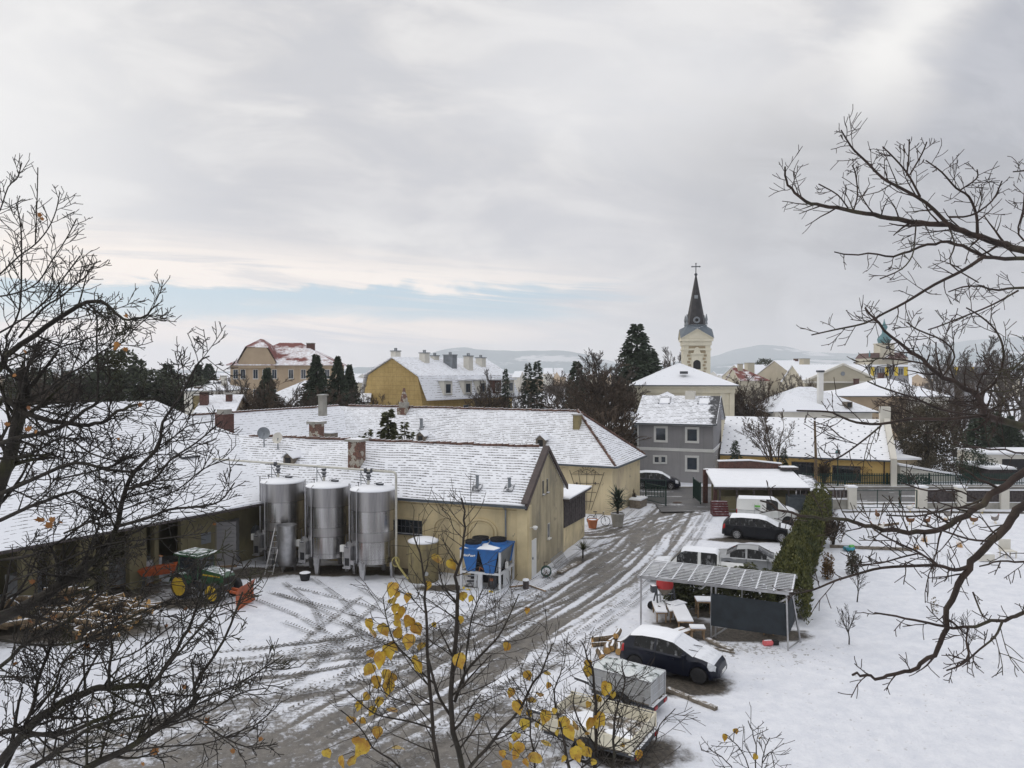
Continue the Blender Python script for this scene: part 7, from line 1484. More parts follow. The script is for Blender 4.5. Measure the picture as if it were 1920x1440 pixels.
# wrapped garden shrubs
for (px, py, h_, mt, lab) in ((1552, 1086, 1.35, 'dry_leaf', 'narrow rust-brown shrub bundled upright near the hedge'), (1598, 1076, 1.25, 'ivy', 'dark wider shrub right of the bundled rust-brown one')):
    p = G(px, py); f = cloud_mb([((0, 0, h_*.3), (.32, .3, h_*.32)), ((.03, 0, h_*.72), (.28, .28, h_*.3)), ((.12 if mt == 'ivy' else 0, 0, h_*.5), (.4 if mt == 'ivy' else .28, .3, h_*.3))], 900, .12, int(px)); w = MB(); w.tube([(0, 0, 0), (0, 0, h_*.8)], .04, 5); tree('shrub', lab, p, f, w, mt, cat='shrub')
def twiggy(px, py, h_, seed, lab, cat='sapling', mat='bark', lvl=2, kids=(3, 5), name='sapling', rmin=.007): w, c_ = bare_mb(h_, seed, lvl+1, (25, 50), rmin, kids, .3, h_*.014); return tree(name, lab, G(px, py), c_, w, mat, mat, cat)
twiggy(1607, 1130, 1.9, 1, 'thin bare sapling in the snow below the bundled shrubs'); twiggy(1592, 1208, 1.6, 2, 'slender bare sapling standing alone in the snow right of the hedge end'); twiggy(1817, 1242, 1.9, 3, 'bare young tree in the snow under the right-hand branches'); twiggy(1748, 1092, 1.6, 5, 'small bare sapling near the stakes in the garden')
p = G(1753, 1150); f = cloud_mb([((0, 0, .35), (.16, .16, .35))], 70, .1, 4); tree('young_bush', 'small pale-leaved young bush alone in the snow', p, f, None, 'thuja_rust', cat='bush')
for (px, py, s_, lab) in ((1733, 1016, .5, 'pale dried grass tuft in the garden snow, left of the tall stake'), (1800, 1026, .45, 'dried grass tuft in the snow right of the tall stake'), (1718, 1030, .35, 'small brown tuft at the end of the edging board'), (1772, 978, .35, 'dry tuft under the fence near the grey hen')):
    f = MB(); rg = random.Random(px)
    for i in range(90): a = rg.random()*6.28; q = Vector((math.cos(a)*.25, math.sin(a)*.25, 1))*s_*rg.uniform(.5, 1.1); b0 = Vector((rg.uniform(-.15, .15), rg.uniform(-.15, .15), 0)); f.poly([b0, b0+Vector((.015, 0, 0)), b0+q])
    o = f.build('grass_tuft', M['wood_fresh']); o.location = G(px, py); tag(o, lab, 'grass tuft')
for (px, py, h_, sd, lab) in ((1563, 1026, 2.2, 7, 'dark climbing bush tangled on a frame at the garden end of the hedge'), ): w, c_ = bare_mb(h_, sd, 4, (20, 60), .012, (4, 6), .2, .04, 3); tree('bare_bush', lab, G(px, py), c_, w, 'twig_brown', cat='bush')
# ---------------------------------------------------------------- trees of the middle distance
def place(name, lab, px, D_, h_, f, w, cm, tm='bark', cat='tree', group=None): return tree(name, lab, at(px, D_), f, w, cm, tm, cat, group)
f, w = conifer_mb(8.2, 3.4, 12, 260, .1, leaf=.5, power=1.15); place('spruce', 'dark spruce rising between the cellar building and the rear building', 727, 52, 7.9, f, w, 'yew', cat='spruce')
f, w = conifer_mb(6.9, .85, 13, 130, .1, leaf=.34, power=.8); s0 = place('small_spruce', 'thin spruce tip left of the dark spruce between the roofs', 690, 52, 6, f, w, 'yew', cat='spruce')
for (px, sc, lab) in ((677, .93, 'leftmost spruce tip showing over the cellar roof'), (758, 1.07, 'slim spruce tip right of the dark spruce between the roofs'), (770, .97, 'rightmost short spruce tip between the roofs')): dup(s0, at(px, 52.3), .7, lab, scale=sc)
f, w = conifer_mb(3.9, .95, 15, 160, .03, leaf=.26, power=.75); c0 = place('dark_cypress', 'dark pointed cypress against the dotted roof, nearest the grey house', 1379, 69.6, 4, f, w, 'spruce', cat='cypress'); c0.location.z = .6
d_ = dup(c0, at(1471, 69.9, 0), 1.0, 'dark cypress beside the bare tree in front of the dotted roof', scale=(.8, .8, .96))
f = cloud_mb([((-.9, 0, .7), (.9, .6, .9)), ((.3, .2, .9), (.8, .6, 1.0))], 1400, .2, 7); tree('evergreen_bush', 'low dark evergreen bush left of the brick parapet', at(1404, 67.5, .3), f, None, 'spruce', cat='bush')
w, c_ = bare_mb(8.3, 31, 5, (22, 50), .010, (4, 6), .12, .13); tree('bare_tree', 'spreading bare tree in front of the dotted snowy roof', at(1457, 67.0, .2), c_, w, 'twig_brown', cat='tree')
f = cloud_mb([((0, 0, .7), (1.0, .6, .75)), ((.7, 0, .6), (.7, .5, .6))], 1300, .13, 9, shell=.8); tree('round_bush', 'clipped round brown bush behind the green fence at the yellow wall', at(1622, 71.8, .5), f, None, 'dry_leaf', cat='bush')
w, c_ = bare_mb(2.6, 33, 4, (20, 50), .012, (4, 6), .1, .03, 4); tree('bare_bush', 'twiggy bush against the yellow wall behind the utility pole', at(1545, 71.6), c_, w, 'twig_brown', cat='bush')
f = cloud_mb([((0, 0, .5), (1.6, .5, .55)), ((2.3, 0, .45), (1.3, .5, .5))], 1300, .2, 10); tree('evergreen_bush', 'low dark evergreen shrubs along the inside of the picket fence', at(1678, 71.4), f, None, 'spruce', cat='bush')
# right side: ivy-clad tree, dark pine, shrubs
f = cloud_mb([((0, 0, 5.0), (2.6, 2, 2.4)), ((-1.6, 0, 3.6), (1.8, 1.5, 1.9)), ((1.9, 0, 3.8), (2.0, 1.6, 2.0)), ((.3, 0, 6.4), (1.7, 1.5, 1.2)), ((.5, 0, 2.2), (2.4, 1.5, 1.6))], 7500, .26, 17, shell=.45); w = MB(); w.tube([(0, 0, 0), (.1, 0, 3), (0, 0, 6.5)], [.3, .22, .05], 8); place('ivy_tree', 'broad brown-green ivy-clad tree right of the white fire wall', 1738, 80, 8, f, w, 'ivy')
f, w = conifer_mb(5.8, 2.6, 41, 330, .06, leaf=.45, power=.6); place('dark_pine', 'dark green conifer filling the right side behind the street', 1835, 84, 9, f, w, 'spruce', cat='conifer')
f = cloud_mb([((0, 0, 1.2), (1.6, 1, 1.2)), ((1.8, 0, .9), (1.3, 1, 1.0)), ((-1.7, 0, .9), (1.2, 1, .9))], 2600, .22, 18); tree('shrubbery', 'brown-green shrubs below the ivy-clad tree', at(1758, 75), f, None, 'ivy', cat='shrub')
f = cloud_mb([((0, 0, 1.7), (1.4, 1, 1.8)), ((1.3, 0, 1.2), (1.2, 1, 1.3))], 2200, .22, 19); tree('evergreen_bush', 'tall dark evergreen bush left of the pale garage', at(1825, 74), f, None, 'spruce', cat='bush')
bmesh_ = {}
def bare(key, h_=10, seed=1, lvl=5, sp=(18, 42), rmin=.013, kids=(3, 6), trunk=.25, stems=1, mat='twig_far'):
    if key not in bmesh_:
        w, c_ = bare_mb(h_, seed, lvl, sp, rmin, kids, trunk, h_*.02, stems); t = thing('bare_tree', 'x', 'tree'); w.build('trunk', M['bark'], t); c_.build('crown', M[mat], t); bmesh_[key] = (t, [0])
    return bmesh_[key]
def pb(key, lab, px, D_, top, rot=0.0, wide=1.0):
    t, used = bmesh_[key]; h_ = HZ(top, D_); hm = {'A': 10, 'B': 10, 'C': 10, 'D': 3.0}[key]; s_ = h_/hm
    if not used[0]: used[0] = 1; t.location = at(px, D_); t.rotation_euler = (0, 0, rot); t.scale = (s_*wide, s_*wide, s_); t['label'] = lab; return t
    return dup(t, at(px, D_), rot, lab, scale=(s_*wide, s_*wide, s_))
bare('A', 10, 51, 5); bare('B', 10, 52, 5, (14, 34), .013, (4, 6)); bare('C', 10, 53, 5, (22, 50), .012, (4, 6), .12, 3, 'twig_brown'); bare('D', 3.0, 54, 4, (12, 32), .010, (4, 6), .06, 5, 'twig_brown')
for q in (('C', 'spreading bare tree left in front of the tan manor', 428, 84, 704, 0, 1.0), ('A', 'dark bare tree before the left windows of the tan manor', 462, 82, 697, 1, 1.1), ('C', 'wide bare tree before the middle of the tan manor', 500, 80, 706, 2, 1.2), ('A', 'bare tree below the right windows of the tan manor', 540, 82, 714, 3, 1.2), ('C', 'low bare tree left of the first spruce', 575, 84, 722, 1.2, 1.2),
          ('C', 'bare shrub-like tree in front of the ochre gable wall', 703, 84, 736, .4, 1.0), ('A', 'bare tree between the second spruce and the ochre wall', 655, 88, 715, 2.2, 1.2), ('C', 'brown bare tree at the foot of the second spruce', 632, 84, 728, 3.2, 1.3),
          ('B', 'tall bare tree just right of the ochre block', 905, 100, 690, .5, .7), ('A', 'bare tree right of the slim cypress', 968, 105, 715, 2.5, 1.0), ('C', 'low bare tree between the ochre block and the slim cypress', 925, 98, 712, 1.7, 1.0), ('A', 'bare tree right of the twin conifers', 1030, 100, 722, .3, 1.0),
          ('A', 'tall dense bare tree, left one of the dark group beside the church', 1112, 92, 652, .9, 1.35), ('B', 'tall bare tree in the middle of the dark group beside the church', 1146, 94, 658, 2, 1.3), ('C', 'broad bare tree at the foot of the dark group beside the church', 1128, 88, 676, 3, 1.6), ('B', 'bare tree leaning towards the big fir beside the church', 1160, 94, 672, 4, 1.0), ('C', 'brown bare tree under the big fir, behind the small porch', 1172, 92, 720, 5, .8),
          ('B', 'pale bare tree left of the church tower', 1252, 150, 648, 1, .9), ('A', 'second pale bare tree touching the church tower', 1268, 155, 651, 3, .8),
          ('C', 'dark bare tree right of the church wall', 1385, 100, 700, .2, 1.1), ('A', 'bare tree between the church and the villa, left of the pair', 1412, 98, 712, 1.2, 1.0), ('C', 'bare tree close to the villa left corner', 1440, 104, 706, 2.9, 1.0), ('A', 'dark bare tree behind the villa roof', 1478, 125, 694, 4, 1.0), ('C', 'bare bushy tree right of the villa chimney', 1500, 135, 700, 5, 1.0),
          ('B', 'large bare tree against the sky above the school block', 1758, 150, 628, 0, 1.0), ('A', 'rounded bare tree right of the onion dome', 1792, 160, 648, 2, 1.2), ('B', 'tall bare tree at the right horizon', 1880, 140, 628, 3, 1.2), ('A', 'bare tree at the right frame edge on the horizon', 1925, 135, 622, 1, 1.2), ('B', 'bare tree low between the right horizon trees', 1835, 150, 655, 5, 1.2), ('C', 'brown bare tree behind the ivy-clad tree', 1700, 105, 716, 1, 1.2), ('C', 'bare tree right of the ivy-clad tree', 1800, 95, 715, 2, 1.3), ('A', 'bare tree behind the dark pine at the right edge', 1890, 100, 700, 4, 1.3),
          ('A', 'small bare tree far left behind the shed ridge', 45, 110, 690, 1, 1.2), ('C', 'wide bare tree far left behind the shed ridge', 110, 105, 688, 3, 1.3), ('A', 'bare tree left of the umbrella-shaped pine', 165, 108, 684, 5, 1.2), ('C', 'bare thin tree over the brick chimneys at left', 400, 88, 722, .4, .8),
          ('D', 'upright brown brush behind the hipped end of the rear building', 1120, 72, 757, 0, 1.8), ('D', 'second clump of brown brush left of the small porch', 1150, 76, 762, 1.5, 1.4), ('D', 'brown brush nearest the ridge of the rear building', 1093, 74, 760, 3, 1.8), ('D', 'thin bare shrub at the gate end wall', 1190, 60.5, 915, 2, .4)): pb(*q)
# conifers on the skyline: copies of four shapes
cproto = {}
f, w = conifer_mb(12, 5.0, 61, 900, .04, leaf=.6, power=.85); cproto['S'] = [thing('spruce', 'x', 'spruce'), 12, 0]; f.build('crown', M['spruce'], cproto['S'][0]); w.build('trunk', M['bark'], cproto['S'][0])
f, w = conifer_mb(12, 1.7, 62, 320, .05, leaf=.5, power=.7); cproto['C'] = [thing('conifer', 'x', 'conifer'), 12, 0]; f.build('crown', M['spruce'], cproto['C'][0]); w.build('trunk', M['bark'], cproto['C'][0])
f = cloud_mb([((0, 0, 10), (2.6, 2.4, 2.0)), ((-1.2, 0, 8), (2.2, 2, 1.6)), ((1.4, 0, 8.2), (2.0, 2, 1.5)), ((.2, 0, 5.6), (2.2, 2, 1.8)), ((-.8, 0, 3.6), (2.4, 2, 1.6)), ((1.0, 0, 3.2), (2.0, 2, 1.6))], 4500, .5, 63); w = MB(); w.tube([(0, 0, 0), (0, 0, 9)], [.35, .12], 7); cproto['P'] = [thing('pine', 'x', 'pine'), 12, 0]; f.build('crown', M['pine'], cproto['P'][0]); w.build('trunk', M['bark'], cproto['P'][0])
f, w = conifer_mb(12, 3.6, 64, 560, .1, leaf=.65, power=.62); cproto['F'] = [thing('fir', 'x', 'fir'), 12, 0]; f.build('crown', M['spruce'], cproto['F'][0]); w.build('trunk', M['bark'], cproto['F'][0])
def pc(key, lab, px, D_, top, wide=1.0, rot=0.0):
    pr_ = cproto[key]; s_ = HZ(top, D_)/pr_[1]; t = pr_[0]
    if not pr_[2]: pr_[2] = 1; t.location = at(px, D_); t.scale = (s_*wide, s_*wide, s_); t['label'] = lab; return t
    return dup(t, at(px, D_), rot, lab, scale=(s_*wide, s_*wide, s_))
for q in (('S', 'dark spruce in front of the right end of the tan manor', 593, 90, 665, .72), ('S', 'spruce right of the tan manor, left one of a ragged pair', 633, 92, 668, .62, 1), ('S', 'shorter spruce right of the ragged spruce pair', 655, 96, 684, .62, 2), ('S', 'small spruce in front of the middle of the tan manor', 501, 86, 690, .7, 3),
          ('C', 'slim dark cypress right of the ochre block', 948, 100, 692, .75), ('C', 'left one of the twin narrow conifers in the middle distance', 990, 108, 681, 1.0, 1), ('C', 'right one of the twin narrow conifers in the middle distance', 1007, 108, 677, 1.1, 2),
          ('P', 'umbrella-shaped pine against the sky at the left', 222, 108, 655, 1.15), ('P', 'broad evergreen right of the umbrella-shaped pine', 272, 110, 690, 1.6, 1), ('F', 'rounded fir between two broad evergreens at the left horizon', 316, 116, 684, 1.1, 2), ('P', 'broad dark evergreen over the brick chimneys at the left', 345, 112, 700, 1.5, 3), ('S', 'pointed fir on the horizon left of the tan manor', 372, 150, 683, 1.1, 4), ('S', 'second pointed fir on the horizon nearest the tan manor', 392, 150, 682, 1.1, 5), ('P', 'dark evergreen at the far left behind the shed ridge', 185, 110, 692, 1.5, 5), ('F', 'low dark fir at the far left horizon', 130, 112, 696, 1.4, 1), ('P', 'evergreen behind the branches at the left frame edge', 60, 112, 690, 1.6, 2),
          ('F', 'big dark fir towering beside the church', 1194, 108, 609, .95), ('F', 'shoulder of dark fir right of the big fir beside the church', 1220, 112, 655, .95, 2), ('F', 'dark fir behind the bare trees left of the church', 1082, 100, 678, .8, 4), 
          ('P', 'small dark pine far off over the snowy town roofs', 1434, 300, 672, 1.1, 2), ('F', 'distant fir beside the yellowish gabled house', 1372, 230, 690, 1.2, 1), ('S', 'dark spruce right of the dark pine near the frame edge', 1895, 92, 780, 1.3, 2), ('P', 'dark bushy pine behind the pale garage', 1860, 96, 770, 1.2, 1)): pc(*q)
# far copses between the houses of the plain
rg = random.Random(77)
far = dup(bmesh_['C'][0], at(700, 400), 0, 'small bare tree far off among the town houses', 'far trees of the town', .8); far.name = 'far_tree'
for i in range(110):
    px = rg.uniform(0, 1920); D_ = rg.uniform(230, 800) if px > 640 else rg.uniform(220, 500)
    if 420 < px < 640: continue
    dup(far, at(px, D_), rg.random()*6, scale=(rg.uniform(.7, 1.6),)*2+(rg.uniform(.45, .85),))
# ---------------------------------------------------------------- near trees: limbs surveyed from the photograph, twigs grown on them
def limb(mb, pts, D0, D1, r0, r1, rg, kids=0, klen=(.3, .6), lvl=2, up=.05, jit=.18, root=None, ang=(30, 65), kr=.5, kk=(2, 4), rmin=.0035, start=.12, buds=None, side=None):
    n = len(pts); P_ = [Q(px, py, D0+(D1-D0)*i/(n-1)) for i, (px, py) in enumerate(pts)]
    w = [Vector(p) for p in catmull([tuple(p) for p in P_], 3)]
    if root is not None:
        L_ = (w[0]-root).length; rp = [root.lerp(w[0], k/6)+Vector((rg.uniform(-1, 1), rg.uniform(-1, 1), rg.uniform(-1, 1)+1.2*math.sin(k*.52)))*.04*L_*(0 < k < 6) for k in range(7)]
        rp = [Vector(p) for p in catmull([tuple(p) for p in rp], 3)]; mb.tube(rp, [r0*THICK*(1.5-.5*k/(len(rp)-1)) for k in range(len(rp))], 7); w = [p+Vector((rg.uniform(-1, 1), rg.uniform(-1, 1), rg.uniform(-1, 1)))*.008 for p in w]
    r0 = max(r1*1.2, r0*THICK); m_ = len(w); rr = [r0+(r1-r0)*(i/(m_-1))**.8 for i in range(m_)]; mb.tube(w, rr, 7 if r0 > .02 else 5)
    for j in range(kids):
        u = start+(1-start)*(j+rg.random())/kids; i = min(m_-2, int(u*(m_-1))); t = (w[i+1]-w[i]).normalized(); sd = t.cross(Vector((rg.gauss(0, .6), rg.gauss(0, 1.3), rg.gauss(0, .6))))
        if sd.length < 1e-3: continue
        sd.normalize(); th = R(rg.uniform(*ang)); d_ = t*math.cos(th)+sd*math.sin(th)
        grow(mb, w[i], d_, rg.uniform(*klen)*(1.15-.5*u), max(rmin, rr[i]*kr*rg.uniform(.6, 1)), lvl, rg, up, 4, jit, kk, (.4, .7), (28, 62), .4, (5, 4, 3), rmin, .2)
    return w
THICK = .64
def leaf_mesh(mb, p, size, rg, broad=.85, hang=True, maple=False):
    d = Vector((rg.gauss(0, .5), rg.gauss(0, .5), -1 if hang else rg.gauss(0, .5))).normalized(); o = d.cross(Vector((rg.gauss(0, .35), 1, rg.gauss(0, .35)))).normalized(); nrm = d.cross(o)
    if maple: out = [(0, 0), (.25, .2), (.2, .5), (.45, .38), (.5, .55), (.62, .3), (.8, .38), (.78, .15), (1, 0)]
    else: out = [(0, 0), (-.04, .18), (.08, .38), (.3, .47), (.55, .42), (.8, .2), (1.05, 0)]
    cv = rg.uniform(-.25, .35); p = Vector(p); i = len(mb.v)
    L_ = [(u, v) for u, v in out]; Rr = [(u, -v*rg.uniform(.85, 1)) for u, v in out[-2:0:-1]]
    ring = L_+Rr; mb.v += [tuple(p+d*u*size+o*v*size*broad+nrm*(abs(v)*cv-.1*u*u)*size) for u, v in ring]
    n = len(out); mb.f.append(tuple(i+k for k in range(n))); mb.f.append((i,)+tuple(i+k for k in range(n-1, len(ring))))
# ---- right-hand tree
rg = random.Random(101); Rt = thing('linden_tree', 'bare tree reaching in from the right with long dark branches across the garden and sky', 'tree', (8.4, 5.6, 0))
lc = Rt.location; mb = MB()
def shift(m_, off): m_.v = [(x-off.x, y-off.y, z-off.z) for x, y, z in m_.v]; return m_
TR = MB(); TR.tube(catmull([(8.4, 5.6, 0), (8.25, 5.55, 2.5), (8.45, 5.6, 5), (8.2, 5.7, 7.5), (8.3, 5.5, 9.8), (7.9, 5.6, 12), (8.0, 5.5, 14), (7.6, 5.6, 16)], 3), [.40-.016*k for k in range(22)], 12)
for k in range(16): grow(mb, (8.2, 5.6, 7+k*.55), (math.cos(k*2.4)+.3, math.sin(k*2.4), .5), 1.9-.05*k, .07-.003*k, 2, rg, .1, 5, .2)
LM = [ # (points, D0, D1, r0, r1, kids, klen, level)
 ([(2020, 500), (1915, 469), (1874, 456), (1820, 439), (1779, 423), (1725, 419), (1671, 408), (1622, 400), (1568, 391), (1530, 385), (1503, 374), (1484, 355), (1472, 328), (1471, 311)], 5, 4.6, .042, .005, 26, (.16, .34), 2),
 ([(1779, 422), (1736, 380), (1684, 350), (1655, 334), (1625, 304), (1600, 280), (1587, 261), (1577, 244)], 4.7, 4.4, .02, .004, 18, (.14, .34), 2),
 ([(1833, 437), (1831, 404), (1817, 369), (1793, 353), (1766, 323), (1736, 301)], 4.8, 4.5, .017, .004, 12, (.14, .3), 2),
 ([(1725, 369), (1703, 328), (1679, 299), (1655, 275)], 4.6, 4.4, .012, .004, 9, (.12, .26), 2), ([(1706, 328), (1728, 290), (1738, 266)], 4.5, 4.4, .008, .004, 5, (.08, .16), 1), ([(1700, 330), (1704, 295), (1705, 261)], 4.5, 4.5, .008, .004, 4, (.06, .12), 1),
 ([(1798, 358), (1831, 335), (1832, 318)], 4.6, 4.5, .008, .004, 6, (.1, .2), 1), ([(1779, 407), (1820, 404), (1860, 377), (1879, 339)], 4.7, 4.5, .011, .004, 9, (.12, .26), 2),
 ([(1600, 396), (1608, 365), (1604, 325), (1598, 310)], 4.6, 4.5, .007, .004, 7, (.08, .18), 1), ([(1590, 390), (1570, 365), (1535, 345)], 4.6, 4.5, .006, .004, 5, (.08, .16), 1),
 ([(2020, 480), (1909, 483), (1847, 480), (1806, 461), (1766, 454), (1725, 464), (1676, 480), (1630, 477), (1562, 473)], 5, 4.4, .026, .004, 14, (.12, .26), 2),
 ([(1847, 480), (1806, 507), (1752, 534), (1698, 567), (1657, 588), (1622, 606), (1567, 618), (1522, 628)], 4.8, 4.3, .02, .004, 16, (.14, .3), 2),
 ([(1718, 412), (1715, 450), (1710, 480), (1690, 505), (1650, 523)], 4.6, 4.4, .007, .004, 8, (.1, .2), 1), ([(1779, 425), (1790, 460), (1782, 495), (1835, 530)], 4.6, 4.4, .006, .004, 6, (.1, .2), 1),
 ([(2000, 540), (1920, 541), (1874, 542), (1820, 538), (1777, 546)], 5, 4.6, .018, .004, 10, (.12, .26), 2), ([(1909, 545), (1860, 572), (1806, 594), (1760, 612), (1741, 618)], 4.7, 4.4, .010, .004, 9, (.14, .3), 2),
 ([(1920, 320), (1900, 322)], 4.5, 4.4, .006, .004, 4, (.08, .16), 1), ([(1950, 470), (1910, 440), (1918, 395), (1922, 350)], 4.6, 4.4, .010, .004, 9, (.12, .26), 2),
 ([(1622, 580), (1647, 607), (1682, 640), (1709, 662), (1739, 683), (1766, 708), (1801, 722), (1831, 740), (1844, 763), (1849, 779), (1881, 791), (2000, 815)][::-1], 4.6, 3.9, .040, .005, 30, (.14, .36), 2),
 ([(1837, 740), (1867, 715), (1881, 676), (1879, 644), (1865, 617), (1840, 594), (1812, 577)], 4.2, 4.0, .013, .004, 13, (.12, .3), 2),
 ([(1849, 779), (1778, 786), (1709, 786), (1652, 795), (1606, 792), (1572, 779), (1553, 772), (1494, 770)], 4.1, 3.8, .016, .0045, 16, (.14, .32), 2),
 ([(1849, 779), (1800, 775), (1757, 765), (1720, 748), (1682, 736), (1650, 725), (1627, 715)], 4.2, 3.8, .013, .004, 15, (.14, .32), 2), ([(1652, 798), (1622, 823), (1578, 855), (1545, 868)], 3.9, 3.6, .008, .004, 10, (.12, .28), 2),
 ([(1739, 683), (1700, 676), (1660, 672), (1635, 672)], 4.0, 3.8, .008, .004, 9, (.12, .28), 2), ([(1766, 708), (1790, 670), (1770, 640), (1720, 618), (1700, 604)], 4.0, 3.8, .008, .004, 9, (.12, .3), 2),
 ([(2000, 760), (1920, 765), (1860, 770), (1810, 760)], 4.2, 4.0, .012, .004, 14, (.16, .36), 2), ([(2000, 700), (1930, 720), (1880, 735), (1830, 725)], 4.2, 4.0, .010, .004, 12, (.16, .36), 2), ([(2000, 840), (1930, 850), (1860, 842), (1780, 838)], 4.2, 3.8, .010, .004, 12, (.16, .36), 2), ([(2000, 640), (1940, 655), (1900, 690), (1860, 700)], 4.2, 4.0, .009, .004, 12, (.16, .34), 2),
 ([(2060, 790), (1920, 884), (1872, 917), (1828, 954), (1806, 969), (1769, 989), (1719, 998), (1675, 995), (1620, 984), (1588, 978), (1544, 971), (1500, 965), (1462, 955), (1425, 938)], 3.8, 3.4, .034, .004, 30, (.14, .32), 2),
 ([(1828, 954), (1790, 952), (1750, 962), (1715, 968), (1662, 966)], 3.6, 3.4, .010, .0035, 9, (.1, .22), 1), ([(1830, 935), (1790, 918), (1740, 920), (1690, 905)], 3.6, 3.4, .007, .0035, 8, (.1, .24), 1),
 ([(2040, 880), (1920, 949), (1900, 971), (1859, 1017), (1824, 1054), (1806, 1085), (1782, 1124), (1772, 1175), (1760, 1218), (1729, 1245), (1695, 1262), (1653, 1270), (1622, 1267), (1596, 1263)], 3.6, 3.3, .036, .005, 14, (.10, .24), 1),
 ([(1815, 1063), (1791, 1069), (1762, 1061), (1719, 1061), (1653, 1065), (1609, 1076), (1566, 1089), (1522, 1107), (1480, 1114)], 3.5, 3.2, .016, .0035, 18, (.12, .28), 2),
 ([(1756, 1059), (1725, 1037), (1686, 1019), (1653, 1002), (1630, 985)], 3.4, 3.2, .009, .0035, 12, (.12, .26), 2), ([(1859, 1015), (1817, 1011), (1762, 993), (1730, 985)], 3.5, 3.3, .009, .0035, 9, (.1, .2), 1), ([(1725, 1037), (1690, 1045), (1650, 1056), (1600, 1060)], 3.4, 3.2, .006, .0035, 7, (.1, .2), 1),
 ([(2020, 1130), (1920, 1150), (1882, 1161), (1805, 1176), (1760, 1170), (1698, 1158), (1640, 1147)], 3.6, 3.3, .018, .004, 12, (.10, .24), 1), ([(1879, 1166), (1866, 1193), (1836, 1218), (1805, 1245), (1775, 1257)], 3.4, 3.2, .009, .0035, 10, (.1, .24), 1), ([(1815, 1176), (1812, 1205), (1816, 1230), (1800, 1245)], 3.4, 3.3, .007, .0035, 7, (.1, .2), 1),
 ([(2000, 1040), (1920, 1052), (1880, 1050), (1840, 1060)], 3.5, 3.3, .010, .0035, 9, (.1, .24), 1), ([(1824, 1110), (1840, 1150), (1850, 1160)], 3.4, 3.3, .005, .0035, 3, (.08, .16), 1)]
for (pts, D0, D1, r0, r1, kd, kl, lv) in LM: limb(mb, pts, D0, D1, r0, r1, rg, int(kd*(.8 if pts[0][1] > 700 else 1)), (kl[0]*.85, kl[1]*.8), lv-1 if lv > 1 else 1, .05, .2, kk=(2, 4), rmin=.0021, root=Vector((8.2, 5.6, 11+(700-pts[0][1])*.0045)) if pts[0][0] > 1990 else None)
shift(TR, lc).build('trunk', M['bark_red'], Rt); shift(mb, lc).build('branches', M['bark_red'], Rt, smooth='all')
